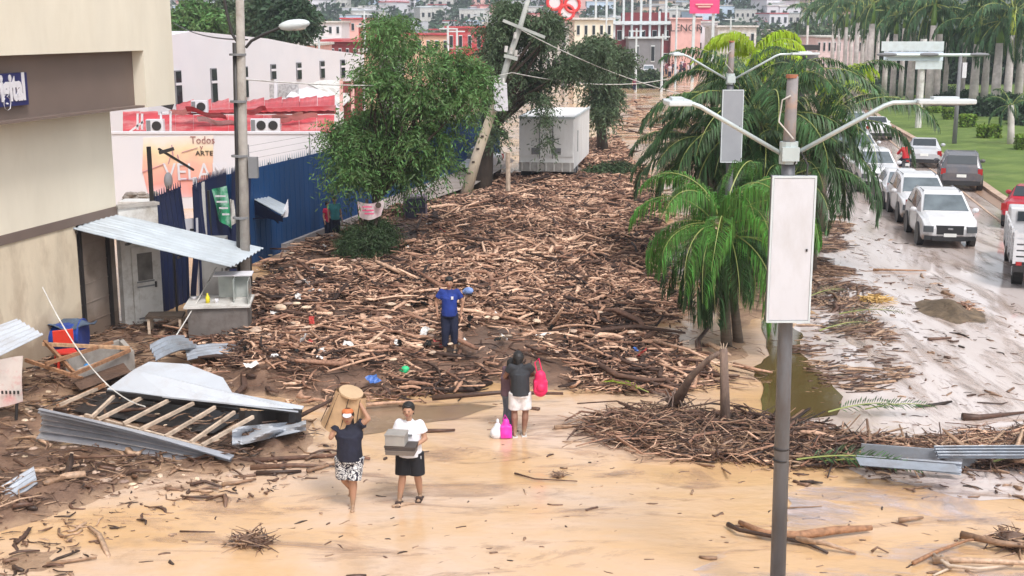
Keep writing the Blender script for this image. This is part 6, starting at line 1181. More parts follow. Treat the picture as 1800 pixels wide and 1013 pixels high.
bld('grey_block', 'plain grey wall block behind the feathery tree', 655, 690, 104, 98, GREYW)
bld('red_parapet_building', 'long red parapet building above the warehouse roof', 565, 630, 74, 130, MAROON, 12, 2, 5, REDR)
bld('red_house', 'square brick red house beside the feathery tree top', 630, 664, 48, 150, REDR, 12, 3, 2)
bld('pink_roof_house', 'low pale pink house with flat roof above the warehouse', 520, 562, 80, 120, SALMON, 8, 1, 3)
bld('red_shop', 'red-walled shop with white columns between the two feathery trees', 785, 850, 50, 150, REDR, 14, 2, 4, REDR)
bld('cream_shop', 'plain cream building left of the maroon upper storey', 1010, 1078, 35, 150, CREAM, 14, 3, 5)
m1 = bld('maroon_building', 'dark maroon two tier building with white columns on its roof', 1058, 1182, 44, 206, MAROON, 14, 2, 6, WHITE)
for k, (x0, x1, y0, y1) in enumerate(((1100, 1178, 22, 42), )):
    a, c = PY(x0, y0, 207), PY(x1, y0, 207); z0 = PY(x0, y1, 207).z; m1.part('upper_storey', MB().box((a.x+c.x)/2-m1.loc.x, 6, (a.z+z0)/2, c.x-a.x, 8, a.z-z0), MAROON)
for x in (1048, 1067, 1081, 1097, 1112, 1128, 1144, 1160, 1172): a = PY(x, -5 if x != 1160 else 20, 205); m1.part('column', MB().box(a.x-m1.loc.x, -.6, (a.z+5)/2, .35, .35, a.z-5), LAMPW)
a, c = PY(1055, 40, 204), PY(1180, 40, 204); m1.part('white_beam', MB().box((a.x+c.x)/2-m1.loc.x, -1.2, a.z, c.x-a.x, .5, .5), LAMPW)
bld('grey_house', 'small grey house with two dark windows below the maroon building', 1106, 1162, 68, 200, GREYW, 8, 1, 2, LAMPW, win=(.25, .5))
s1_ = bld('salmon_shop', 'salmon pink shop front with small dark lettering', 1180, 1232, 34, 205, SALMON, 12, 2, 0, SALMON)
place_text('LENOR', 1.6, DARK, V3((0, -.25, PY(1205, 50, 205).z)), 0, s1_.o)
bld('white_shop', 'white shop building right of the salmon shop front', 1226, 1262, 40, 208, WHITE, 12, 3, 3)
bld('white_shop', 'pale building behind the lime palm crowns', 1262, 1330, 48, 180, WHITED, 12, 2, 5)
bld('pink_shop', 'pink house front under the lime palm crowns', 1262, 1288, 70, 200, SALMON, 8, 1, 1)
bld('pink_wall_building', 'long pinkish wall building behind the slim royal palm trunks', 1436, 1545, 66, 175, pm('pinkish_wall', (.72, .55, .55), .8), 10, 2, 12)
bld('white_villa', 'white low villa seen between the right-hand royal palm trunks', 1640, 1720, 85, 185, WHITE, 10, 2, 6)
bld('red_house', 'long low red-roofed house left of the feathery tree top', 700, 790, 62, 170, PEACH, 12, 2, 6, REDR)
bld('white_shop', 'white block behind the dark olive tree', 850, 930, 42, 190, WHITE, 12, 3, 6); bld('white_shop', 'white building just right of the dark olive tree top', 930, 1012, 50, 175, WHITED, 12, 2, 6)
bld('white_shop', 'white house right of the dark domed tree', 548, 600, 40, 200, WHITE, 12, 3, 4); bld('red_house', 'brick red block above the white warehouse end', 600, 640, 34, 210, SALMON, 12, 3, 3, REDR)
bb = T('billboard', 'bright magenta pink billboard on posts above the shops', 'billboard', (PY(1238, 10, 165).x, 165, 0), world=True)
a, c = PY(1212, 24, 165), PY(1264, 24, 165); bb.part('panel', MB().slab(a, c, a.z, PY(1212, -3, 165).z, .3), PINK)
for x in (1220, 1254): q_ = PY(x, 24, 165.3); bb.part('post', MB().box(q_.x, 165.3, q_.z/2, .35, .35, q_.z), LAMPW)
for k, (y, w_) in enumerate(((8, 2.2), (12, 1.6))): q_ = PY(1238, y, 164.7); bb.part('printed_line', MB().box(q_.x, q_.y, q_.z, w_, .1, .18), SALMON)
rs_ = T('ring_sign', 'red and white double ring sign on a tall mast behind the olive tree', 'sign', (PY(990, 10, 150).x, 150, 0), world=True)
for x, y in ((975, 4), (1006, 8), (996, 22)):
    q_ = PY(x, y, 150); pts = [q_+V3((.85*math.cos(a*math.pi/8), 0, .85*math.sin(a*math.pi/8))) for a in range(17)]; rs_.part('ring', MB().tube(pts, .2, 6), pm('red_ring', (.65, .05, .05), .5)); rs_.part('disc', MB().tube([q_, q_+V3((0, .1, 0))], .68, 16), WHITE)
q_ = PY(990, 20, 150.3); rs_.part('mast', MB().tube([(q_.x, q_.y, 0), (q_.x, q_.y, q_.z+1)], .2, 8), GREYW)
ks = T('bus_shelter', 'dark flat canopy on a single post beyond the palms', 'shelter', (PY(1412, 100, 90).x, 90, 0), world=True)
a, c = PY(1383, 84, 90), PY(1440, 84, 90); ks.part('roof', MB().box((a.x+c.x)/2, 91, a.z, c.x-a.x, 2.4, .35), DARK); ks.part('post', MB().box(PY(1414, 84, 90).x, 90.6, a.z/2, .5, .5, a.z), DARK); ks.part('panel', MB().box(PY(1430, 84, 90).x, 90.6, a.z-.8, 1.0, .1, .9), GREYW)
for k, (x, yt, Y_) in enumerate(((787, 45, 120), (803, 50, 125), (1119, 50, 140), (1066, 30, 145), (640, 20, 130), (470, 70, 100), (1190, 10, 150), (1165, 60, 140), (1285, 30, 160), (560, 60, 110))):
    q_ = PY(x, yt, Y_); t = T('distant_pole', 'thin white street pole in the hazy town behind', 'pole', (q_.x, Y_, 0), group='thin poles in the distant town'); t.part('shaft', MB().tube([(0, 0, 0), (0, 0, q_.z)], [.16, .1], 6), LAMPW); t.part('crossbar', MB().box(0, 0, q_.z-.3, 1.6, .12, .12), LAMPW)
# houses on the hill
hp_ = []
wallc = [WHITE, WHITE, WHITED, pm('pale_blue_wall', (.5, .6, .72), .8), SALMON, pm('tan_wall', (.55, .42, .32), .8)]
for k in range(6):
    g = random.Random(k+50); w_, d_, h_ = g.uniform(5, 10), g.uniform(5, 8), g.uniform(3, 6.5); wl = MB().box(0, d_/2, h_/2-1, w_, d_, h_+2).mesh('wall'); wl.materials.append(wallc[k]); rf = MB().box(0, d_/2, h_+.1, w_+.4, d_+.4, .25).mesh('roof'); rf.materials.append([WHITED, REDR, LAMPW, WHITED, REDR, GREYW][k]); n_ = 2+k % 3; wn_ = MB().box(0, -.05, 0, w_/n_*.4, .1, 1.3).mesh('window'); wn_.materials.append(GLASSD)
    hp_.append((wl, rf, wn_, w_, h_, n_))
cnt = 0; g = random.Random(99)
while cnt < 270:
    px = g.uniform(300, 1500); py = g.uniform(-6, 62); d = ray(px, py); Y_ = None
    for yy in range(395, 1000, 6):
        z = H+d.z/d.y*yy
        if float(hillh(d.x/d.y*yy, yy)) > z: Y_ = yy; break
    if not Y_: 
        px = px; continue
    x = d.x/d.y*Y_; z = float(hillh(x, Y_)); wl, rf, wn_, w_, h_, n_ = hp_[g.choice((0, 0, 1, 1, 2, 2, 3, 4, 5))]; s = g.uniform(.6, 1.35)
    t = bpy.data.objects.new('hillside_house', None); COL.objects.link(t); t.location = (x, Y_, z-.5); t.rotation_euler = (0, 0, g.uniform(-.6, .6)); t.scale = (s, s, s*g.uniform(.7, 1.3)); tag(t, 'small pale house among many on the hazy hillside', 'house', 'houses scattered over the hazy hillside')
    link('wall', wl, None, t); link('roof', rf, None, t)
    for i in range(n_): link('window', wn_, None, t, (-w_/2+w_*(i+.5)/n_, 0, h_*.6))
    cnt += 1
HT = []
for k in range(1100):
    px = g.uniform(250, 1550); yy = g.uniform(385, 800); x = (px-900)/F*yy; HT.append(((x, yy, float(hillh(x, yy))+1.5), (3.5*g.uniform(.6, 1.4), 3, 2.6*g.uniform(.6, 1.5)), 14))
V, Q = sprays(HT, 400, m=5, L=2.5, ll=2.2, lw=.6, droop=.2); tag(link('hillside_scrub', npmesh('hillside_scrub', V, Q), HEDGED), 'dark green tree cover between the houses on the hillside', 'trees', kind='stuff')
mdt = [(PY(x, y, Y_)) for x, y, Y_ in [(g.uniform(300, 1500), g.uniform(66, 90), g.uniform(200, 360)) for _ in range(90)]]
V, Q = sprays([((q_.x, q_.y, max(q_.z, 1)), (4, 3, 2.6), 40) for q_ in mdt], 401, m=6, L=1.8, ll=1.1, lw=.35); tag(link('distant_treetops', npmesh('distant_treetops', V, Q), LEAFB), 'belt of green treetops at the foot of the hill', 'trees', kind='stuff')
for k in range(34):
    x = g.uniform(300, 1480); Y_ = g.uniform(215, 350); bld('town_house', 'small low town house between the treetops before the hill', x, x+g.uniform(14, 40), g.uniform(52, 72), Y_, g.choice(wallc+[CREAM, PEACH]), 8, 2, 3, g.choice((WHITED, REDR, GREYW))).o['group'] = 'town houses before the hill'
HZ = bpy.data.materials.new('haze_air'); HZ.use_nodes = True; n = HZ.node_tree.nodes; n.remove(n['Principled BSDF']); pv = n.new('ShaderNodeVolumePrincipled'); pv.inputs['Color'].default_value = (.8, .87, 1, 1); pv.inputs['Density'].default_value = .00045; HZ.node_tree.links.new(pv.outputs[0], n['Material Output'].inputs['Volume'])
# ------------------------------------------------------------------ left foreground wreckage
def corr(a, b, c, d, n, amp, nu=6, bend=0, roll=0, th=.008, ph=0):      # a-b ridge direction, a-d across the ridges
    a, b, c, d = map(Vector, (a, b, c, d)); up = (b-a).cross(d-a).normalized(); up = up if up.z > 0 else -up
    m_ = MB(); m_.grid(lambda u, v: a.lerp(b, u).lerp(d.lerp(c, u), v)+up*(amp*math.sin(v*n*2*math.pi+ph)+bend*math.sin(u*math.pi)+roll*math.sin(v*math.pi)), nu, n*6, th); return m_
fr = T('fallen_roof', 'collapsed stall roof with exposed rafters and a torn light tin cover', 'roof', tuple(P(300, 740)), world=True)
top = [P(190, 682, .5), P(250, 640, .75), P(385, 660, .7), P(412, 693, .6), P(535, 716, .45)]
TINW = pm('pale_tin', (.5, .53, .58), .4, .08, 1, .08, 20, dirt=(.36, .32, .3), damt=.5, dscale=1.6)
pl_ = [P(188, 684, .5), P(235, 650, .8), P(262, 636, .85), P(330, 640, .8), P(392, 664, .7), P(408, 690, .6), P(470, 702, .5), P(534, 714, .45), P(528, 723, .42), P(400, 708, .5), P(300, 698, .5)]
m_ = MB(); n_ = len(pl_); m_.add(pl_+[v-V3((0, 0, .03)) for v in pl_], [tuple(range(n_)), tuple(range(2*n_-1, n_-1, -1))]+[(i, (i+1) % n_, n_+(i+1) % n_, n_+i) for i in range(n_)]); fr.part('tin_cover', m_, TINW)
for (x0, y0, x1, y1, z0, z1) in ((188, 690, 530, 724, .47, .4), (200, 693, 420, 722, .32, .3)): fr.part('edge_beam', MB().beam(P(x0, y0, z0), P(x1, y1, z1), .07), DARK)
lo = [(105, 712), (160, 735), (172, 738), (217, 745), (243, 757), (290, 768), (335, 778), (355, 783)]
hi = [(188, 676), (200, 697), (250, 699), (300, 702), (340, 709), (378, 716), (412, 725), (445, 733)]
for (x0, y0), (x1, y1) in zip(lo, hi): fr.part('rafter', MB().beam(P(x0, y0, .28), P(x1, y1, .42), .05, .06), RAFT)
fr.part('rafter_shade_sheet', MB().grid(lambda u, v: P(125+60*v+250*u, 722-36*v+40*u, .12+.05*math.sin(u*8+v*3)), 10, 5, .01), DARK); fr.part('cross_rafter', MB().beam(P(150, 730, .2), P(355, 786, .25), .06), RAFT)  # dark sheet added below the rafters stands for the shadow under the roof
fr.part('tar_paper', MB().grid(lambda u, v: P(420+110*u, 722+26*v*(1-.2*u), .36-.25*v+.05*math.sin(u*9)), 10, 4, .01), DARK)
m_ = MB(); m_.grid(lambda u, v: P(408+130*u, 752-12*u+34*v*(1-u*.5), .22+.1*math.sin(u*13+v*4)+.07*math.sin(v*9+u*5)), 22, 8, .01); single('crumpled_sheeting', m_, TINW, 'crumpled white plastic sheeting at the end of the fallen roof', 'sheet', smooth=False)
o = tag(link('curled_roof_sheet', corr(P(66, 720, .75), P(404, 808, .2), P(398, 824, -.02), P(66, 770, .12), 6, .06, 14, .06, .16).mesh('s'), pm('ribbed_grey', (.5, .52, .58), .3, .12, 2, .05, metal=.55, dirt=(.16, .14, .14), damt=.4)), 'long curled corrugated sheet lying in front of the fallen rafters', 'metal sheet')
o = tag(link('roof_sheet', corr(P(-20, 870, .1), P(60, 822, .32), P(66, 850, .25), P(-10, 905, .02), 4, .035, 6).mesh('s'), TIN2), 'short bent corrugated sheet at the far left edge in the mud', 'metal sheet')
tag(link('roof_sheet', corr(P(262, 608, .55), P(322, 592, .45), P(350, 612, .3), P(275, 634, .5), 4, .04, 8, .08).mesh('s'), TIN2), 'crumpled zinc sheet between the stall counter and fallen roof', 'metal sheet')
tag(link('roof_sheet', corr(P(325, 612, .3), P(430, 606, .2), P(430, 622, .15), P(330, 634, .3), 4, .03, 8, .05).mesh('s'), TIN2), 'flat grey zinc strip lying below the stall counter', 'metal sheet')
tag(link('roof_sheet', corr(P(1505, 800, .3), P(1690, 812, .3), P(1690, 836, .1), P(1510, 812, .2), 2, .05, 6).mesh('s'), TIN2), 'bent grey metal channel at the right end of the reed pile', 'metal sheet')
tag(link('roof_sheet', corr(P(1640, 785, .45), P(1990, 782, .45), P(1990, 806, .3), P(1650, 806, .3), 4, .04, 8).mesh('s'), TIN2), 'long corrugated strip on top of the reed pile at the right edge', 'metal sheet')
bx_ = T('metal_channel', 'open grey sheet metal channel on the mud below the reed pile', 'metal channel', tuple(P(1600, 830)), world=True)
bx_.part('web', MB().slab(P(1512, 818, 0), P(1690, 832, 0), .08, .38, .03), TIN2); bx_.part('flange', MB().grid(lambda u, v: P(1512+178*u, 818+14*u, .38)+V3((0, .28*v, .04*v)), 6, 2, .012), TIN2); bx_.part('end_plate', MB().slab(P(1690, 832, 0), P(1725, 818, 0), .08, .36, .02), TIN2)
# stall at the far left edge
st = T('poster_stall', 'small stall with tilted tin roof and pink stained poster cloth at the left edge', 'stall', tuple(P(30, 730)), world=True)
st.part('tin_roof', corr(P(-60, 655, 1.15), P(76, 588, 1.3), P(30, 560, 1.4), P(-80, 600, 1.3), 6, .02, 4), TINW)
st.part('poster_cloth', MB().grid(lambda u, v: PY(-60+100*u, 640-14*u+(92-12*u)*v, P(28, 745).y)+V3((0, .04*math.sin(u*9+v*4), 0)), 14, 8, .01), pm('stained_poster', (.68, .6, .56), .8, .1, 3, .1, dirt=(.6, .1, .1), damt=.95, dscale=1.6))
st.part('post', MB().beam(P(40, 740, 0), P(42, 625, 1.2)-V3((0, 0, 0)), .05) if False else MB().tube([P(28, 745), P(28, 745)+V3((.12, .1, 1.25))], .03, 6), DARK); st.part('post', MB().tube([P(-50, 740), P(-50, 740)+V3((0, 0, 1.2))], .03, 6), DARK)
for k in range(5): st.part('printed_letter', MB().box(*PY(4+7*k, 690, P(28, 745).y-.07), .035, .01, .06), DARK)
# timber frame, planter, barrel, chair, bits
tf = T('timber_frame', 'broken reddish timber frame leaning over the planter', 'timber frame', tuple(P(140, 660)), world=True)
for (x0, y0, x1, y1, z0, z1) in ((78, 600, 130, 655, .75, .35), (75, 605, 228, 612, .7, .6), (80, 640, 198, 602, .55, .65), (125, 660, 228, 616, .5, .55), (45, 633, 145, 666, .5, .3), (100, 715, 185, 676, .15, .45)): tf.part('timber', MB().beam(P(x0, y0, z0), P(x1, y1, z1), .06, .07), WOODO)
pt_ = T('planter', 'long concrete planter box with dirty sides below the cream wall', 'planter', tuple(P(190, 668)), world=True)
pt_.part('front', MB().slab(P(140, 690), P(234, 655), 0, .48, .1), CONC); pt_.part('end', MB().slab(P(234, 655), P(215, 632), 0, .46, .1), CONC); pt_.part('back', MB().slab(P(120, 665), P(215, 632), 0, .46, .1), CONC); pt_.part('soil', MB().add([P(142, 686, .3), P(230, 654, .3), P(214, 634, .3), P(122, 664, .3)], [(0, 1, 2, 3)]), MUD)
bl = P(120, 628); t = T('blue_barrel', 'blue plastic tub lying by the cream wall under debris', 'tub', tuple(bl), 0); BP = pm('blue_plastic', (.01, .05, .3), .4, .2, 2, .05, dirt=(.1, .1, .1), damt=.6); t.part('tub', MB().tube([(-.45, 0, .42), (.3, 0, .48), (.34, 0, .48)], [.3, .36, .38], 18), BP, bevel=.01); t.part('rim', MB().tube([(.34, 0, .48), (.38, 0, .48)], .4, 18), BP); t.part('tarpaulin', MB().grid(lambda u, v: V3((-.5+1.1*u, -.3+.6*v, .82+.07*math.sin(u*8+v*5)-.15*abs(v-.5))), 10, 6, .01), pm('slate_tarp', (.07, .1, .15), .6, .3))
ch = P(118, 652); t = T('red_chair', 'broken red plastic chair among the timbers', 'chair', tuple(ch), .5); RP = pm('red_plastic', (.6, .04, .02), .4, .1)
t.part('seat', MB().box(0, 0, .42, .42, .42, .04), RP, bevel=.01); t.part('backrest', MB().box(0, .2, .68, .42, .04, .35), RP, bevel=.01)
for i_ in (-1, 1):
    for j_ in (-1, 1): t.part('leg', MB().beam((i_*.17, j_*.17, .4), (i_*.21, j_*.21, 0), .04), RP)
def lump(name, px, py, z, r, mat, label, cat, seed):
    g = random.Random(seed); m_ = MB()
    for k in range(4): m_.ell((g.uniform(-r, r)*.5, g.uniform(-r, r)*.5, r*.4+g.uniform(0, r)*.3), (r*g.uniform(.4, .7), r*g.uniform(.4, .7), r*g.uniform(.25, .5)), 7, 5, Matrix.Rotation(g.uniform(0, 3), 3, 'Z'))
    p = P(px, py, z); p.z = max(hz(p.x, p.y), 0)+z; return single(name, remesh(m_, max(.02, r/9), name, 1), mat, label, cat, loc=tuple(p), world=False)
lump('plastic_bag', 158, 660, .1, .16, pm('bright_blue_plastic', (.02, .2, .5), .4, .3, 6, .5, 12), 'bright blue crumpled plastic bag in front of the planter', 'bag', 1)
lump('plastic_bag', 178, 655, .1, .13, TEEW, 'white crumpled bag right of the blue plastic bag', 'bag', 2); lump('plastic_bag', 158, 672, .05, .13, LAMPW, 'pale blue-white bag just below the blue plastic bag', 'bag', 3)
lump('plastic_bag', 130, 672, .05, .15, pm('faded_pink', (.6, .3, .28), .7), 'faded pink rag lying left of the plastic bags', 'rag', 4)
lump('green_cloth', 711, 668, .12, .14, pm('mint_green', (.03, .5, .2), .5, .2, 5, .3, 10), 'bright green plastic scrap on the wood debris', 'plastic scrap', 5)
lump('blue_cloth', 820, 545, .25, .22, pm('pale_blue_cloth', (.2, .3, .6), .7, .4, 5, .3, 10), 'crumpled pale blue cloth on the wood behind the blue polo person', 'cloth', 6)
lump('white_cloth', 500, 565, .15, .22, pm('cream_cloth', (.6, .45, .33), .8, .2, 4, .3, 10), 'pale crumpled sack at the left of the wood debris', 'sack', 7)
lump('white_cloth', 1450, 0, 0, .1, WHITE, 'x', 'x', 8) if False else None
pass
def mound(px, py, rx, ry, h, mat, label, name='mud_heap', cat='mud heap', seed=0):
    p = P(px, py); s = SPX(p.y); dy = (P(px, py-ry).y-P(px, py+ry).y)/2; rx = rx/s; m_ = MB()
    m_.grid(lambda u, v: V3(((u-.5)*2*rx, (v-.5)*2*dy, max(-.05, h*math.exp(-(((u-.5)*3.2)**2+((v-.5)*3.2)**2))*(1+.9*float(vn(u*8+seed, v*8, 1, seed)))-.08*h-.02))), 24, 14); return single(name, m_, mat, label, cat, loc=tuple(p), world=False, smooth=True)
mound(1672, 548, 64, 26, .27, pm('sand_mud', (.15, .105, .065), .8, .4, 3, .9, 9, dirt=(.04, .028, .02), damt=.9, dscale=4), 'low brown sand heap on the wet road below the traffic', seed=1)
mound(900, 790, 1, 1, .01, MUD, '') if False else None
# broken snag, logs, root balls
def log(name, pts, r, label, mat=None, cat='log', lift=0, n=8):
    P3 = [P(x, y, z) if len(q_) > 2 else P(x, y, .04) for q_ in pts for x, y, *zz in [q_] for z in [zz[0] if zz else .04]]; k = len(P3)
    rr_ = [r*(1-.5*i/(k-1)) for i in range(k)] if not hasattr(r, '__len__') else r; m_ = MB(); m_.tube(P3, rr_, n); return single(name, m_, mat or WOOD, label, cat, smooth=True)
BRK = pm('weathered_trunk', (.15, .1, .08), .85, .35, 4, .5, 14, dirt=(.35, .25, .18), damt=.6, dscale=5, stretch=(2, 2, .6))
sgx = P(1276, 752); sn_ = T('snapped_trunk', 'snapped grey tree trunk bent over beside the near palms', 'dead tree', tuple(sgx), world=True)
ztp = PY(1272, 613, sgx.y).z
sn_.part('standing_stump', MB().tube([sgx-V3((0, 0, .1)), PY(1274, 690, sgx.y), PY(1272, 613, sgx.y)], [.1, .085, .07], 10), BRK, smooth=True)
sn_.part('fallen_trunk', MB().tube([PY(1272, 616, sgx.y), PY(1245, 632, sgx.y+.1), PY(1215, 662, sgx.y+.3), P(1180, 722, .05)], [.04, .05, .065, .13], 10), BRK, smooth=True)
for k in range(26):
    g = random.Random(k); a = g.uniform(0, 6.28); q0 = P(1185, 715, .15); sn_.part('root', MB().tube([q0, q0+V3((math.cos(a)*.2, math.sin(a)*.2, g.uniform(.05, .3))), q0+V3((math.cos(a)*.42, math.sin(a)*.4, g.uniform(-.1, .3)))], [.035, .02, .006], 5), BRK)
for k in range(8):
    g = random.Random(k+60); q0 = PY(1272, 613, sgx.y); sn_.part('splinter', MB().tube([q0-V3((0, 0, .1)), q0+V3((g.uniform(-.07, .07), g.uniform(-.05, .05), g.uniform(.02, .12)))], [.02, .004], 4), RAFT)
log('log', [(1020, 628, .3), (1060, 645, .35), (1085, 660, .3), (1135, 668, .25), (1185, 668, .2)], .075, 'long pale bent log at the right end of the wood debris')
log('log', [(1300, 918, .05), (1345, 938, .09), (1400, 942, .1), (1470, 932, .1), (1532, 928, .08)], [.035, .055, .07, .065, .04], 'orange-brown log lying in the water right of the lamp pole', WOODO)
log('branch', [(1280, 922, .06), (1300, 932, .1), (1420, 955, .06), (1455, 972, .03)], .04, 'dark forked branch crossing the orange-brown log', WOODD, 'branch'); log('branch', [(1400, 948, .08), (1450, 955, .12), (1505, 972, .03)], .05, 'short dark branch below the orange-brown log', WOODD, 'branch')
log('branch', [(1605, 990, .05), (1650, 968, .08), (1700, 950, .1), (1790, 938, .1)], .03, 'thin reddish branch reaching in from the right edge', WOODO, 'branch')
log('log', [(1640, 985, .06), (1700, 985, .12), (1810, 990, .12), (1900, 985, .1)], .055, 'grey weathered log in the bottom right corner', WOODD); log('branch', [(1640, 975, .06), (1668, 995, .1), (1720, 1000, .08), (1780, 994, .06)], .033, 'pale forked branch in the bottom right corner', RAFT, 'branch')
log('branch', [(1655, 978, .1), (1672, 998, .05), (1640, 1012, .03)], .03, 'pale side fork of the bottom right branch', RAFT, 'branch'); log('log', [(1690, 940, .1), (1760, 955, .15), (1860, 965, .1)], .06, 'rough dark root log at the right edge', WOODD)
log('branch', [(1535, 474, .05), (1628, 476, .05)], .035, 'straight reddish plank floating on the wet road', WOODO, 'plank'); log('branch', [(1632, 597, .03), (1672, 594, .03)], .05, 'short dark plank on the road below the sand heap', WOODD, 'plank'); log('branch', [(1692, 734, .05), (1720, 734, .05), (1810, 724, .04)], [.09, .06, .02], 'dark-headed stick at the right edge above the reed pile', WOODD, 'stick')
log('branch', [(316, 934, .02), (378, 935, .02)], .015, 'thin straight dark stick in the water at lower left', WOODD, 'stick'); log('branch', [(82, 992, .03), (170, 980, .04)], .035, 'dark stick in the mud near the bottom left corner', WOODD, 'stick')
log('branch', [(1580, 915, .03), (1600, 912, .06), (1622, 910, .05)], .045, 'stubby dark wood chunk right of the orange-brown log', WOODD, 'wood chunk'); log('branch', [(1532, 970, .02), (1542, 962, .08), (1562, 972, .02)], .022, 'small curled twig in the water below the log', WOODD, 'twig')
log('branch', [(1385, 893, .03), (1445, 890, .03)], .014, 'thin straight twig right of the lamp pole', WOODD, 'twig')
for k, (pts, r, lab) in enumerate([([(408, 812), (500, 806), (600, 800), (650, 806)], .05, 'upper pale branch of the row beside the cap wearer'), ([(440, 822), (520, 818), (570, 820)], .05, 'middle branch of the row at the mud edge'), ([(450, 832), (530, 828)], .045, 'short lower branch of the row at the mud edge'), ([(385, 815), (440, 808), (470, 818)], .035, 'short bent branch by the end of the curled sheet'), ([(540, 828), (600, 812)], .04, 'dark branch just left of the cap wearer'), ([(335, 852), (360, 846), (390, 856)], .035, 'small curved branch below the curled sheet'), ([(390, 852), (420, 848), (450, 842)], .04, 'dark twiggy branch right of the small curved one'), ([(120, 806, .2), (240, 800, .22)], .03, 'thin board lying below the curled sheet'), ([(500, 745, .1), (560, 715, .35), (610, 690, .4)], .05, 'long pale branch leaning behind the cap wearer'), ([(640, 712, .1), (740, 704, .12)], .04, 'pale log across the brown puddle'), ([(760, 700, .2), (880, 690, .22), (990, 692, .2)], .055, 'long dark log along the lower edge of the debris'), ([(975, 752, .03), (1030, 746, .05)], .045, 'dark stick right of the person in white shorts'), ([(740, 758, .03), (800, 756, .04)], .045, 'dark stick between the two groups of people'), ([(1290, 640, .15), (1330, 650, .15), (1358, 655, .1)], .045, 'pale stick by the puddle below the box panel'), ([(1150, 600, .25), (1210, 615, .3), (1260, 640, .3)], .045, 'pale branch left of the snapped trunk'), ([(1400, 470, .1), (1440, 500, .1)], .05, 'grey branch right of the lamp panel on the mud')]):
    log('branch', pts, r, lab, WOOD if 'pale' in lab else WOODD, 'branch')
def rootball(px, py, r, label, seed, n=60, squash=.55, mat=None, core=True):
    g = random.Random(seed); p = P(px, py); t = T('root_clump', label, 'root clump', tuple(p)); m_ = MB()
    for k in range(n):
        a = g.uniform(0, 6.28); e = g.uniform(-.1, 1.2); d = V3((math.cos(a)*math.cos(e), math.sin(a)*math.cos(e)*.8, math.sin(e)*squash)); s = d*r*g.uniform(.1, .5); q1 = s+V3((g.gauss(0, r*.3), g.gauss(0, r*.3), abs(g.gauss(0, r*.15)))); q2 = d*r*g.uniform(.7, 1.3)+V3((g.gauss(0, r*.2), g.gauss(0, r*.2), 0)); q2.z = max(q2.z, 0); m_.tube([s, q1, q2], [r*.05, r*.035, r*.01], 4)
    t.part('root_mass', m_, mat or WOODD, kind='stuff')
    if core: t.part('earth_core', remesh(MB().ell((0, 0, r*.15), (r*.55, r*.45, r*.3), 10, 8).ell((r*.3, 0, r*.15), (r*.35, r*.3, r*.25), 8, 6), r/7, 'earth_core', 1), MUD, smooth=True)
rootball(440, 958, .36, 'spiky dark root clump lying in the shallow water at lower left', 1, 110); rootball(982, 838, .17, 'small brown root clump in the middle of the orange water', 2, 60)
log('branch', [(905, 832, .03), (940, 842, .04), (1015, 846, .03)], .018, 'thin branch tail of the small root clump', WOODD, 'twig')
rootball(1780, 960, .45, 'tangled roots at the right edge near the bottom', 3, 90); rootball(1250, 800, .5, 'large dark root tangle in the reed pile under the snapped trunk', 4, 110, .7); rootball(1120, 765, .5, 'brown root tangle at the left end of the reed pile', 5, 100, .6, WOOD); rootball(1460, 790, .5, 'root tangle in the reed pile right of the lamp pole', 6, 80, .45)
YST = wood_mat('yellow_straw', [(0, (.35, .2, .05)), (.5, (.6, .38, .12)), (1, (.8, .55, .25))]); rootball(1540, 530, .45, 'orange-yellow heap of straw on the edge of the wet road', 7, 110, .35, YST, False); rootball(1690, 545, .5, 'pinkish roots sticking out of the brown sand heap', 8, 50, .3, WOOD, False)
# torn palm fronds lying about
ff = [frond_mesh(1.3, .15, 26, .3, .012, 500+k, droop=.35, hang=.12, stem=.015) for k in range(3)]
for k, (x, y, rz, s, lab) in enumerate([(1440, 590, .3, 1.1, 'fallen grey-green palm frond right of the lamp panel'), (1475, 560, -.2, 1.2, 'fallen palm frond near the yellow straw heap'), (1455, 735, .1, 1.1, 'torn green palm frond above the reed pile'), (1520, 730, -.1, 1.0, 'torn palm frond right of the brown puddle'), (1400, 820, -.3, 1.3, 'palm frond hanging out of the reed pile beside the lamp pole'), (1450, 822, -.5, 1.2, 'green palm frond tips at the lower edge of the reed pile'), (1740, 825, .1, 1.2, 'green frond under the corrugated strip'), (1420, 530, .5, 1.0, 'flattened frond on the mud beside the box panel'), (1140, 700, 2.6, .8, 'pale yellow frond at the left foot of the snapped trunk'), (1370, 560, 2.0, 1.0, 'dull frond behind the lamp pole on the mud')]):
    sm, lv = ff[k % 3]; p = P(x, y); z = max(hz(p.x, p.y), 0)+.12; t = T('fallen_frond', lab, 'palm frond', (p.x, p.y, z), rz); t.o.scale = (s,)*3; mt = FRONDD if k in (0, 1, 7, 9) else (FRONDY if k == 8 else FROND)
    a_ = link('frond_stem', sm.copy(), STEMG, t.o, rot=(.2, -.12, 0)); l_ = link('leaflets', lv.copy(), mt, t.o, rot=(.2, -.12, 0)); l_['kind'] = 'stuff'
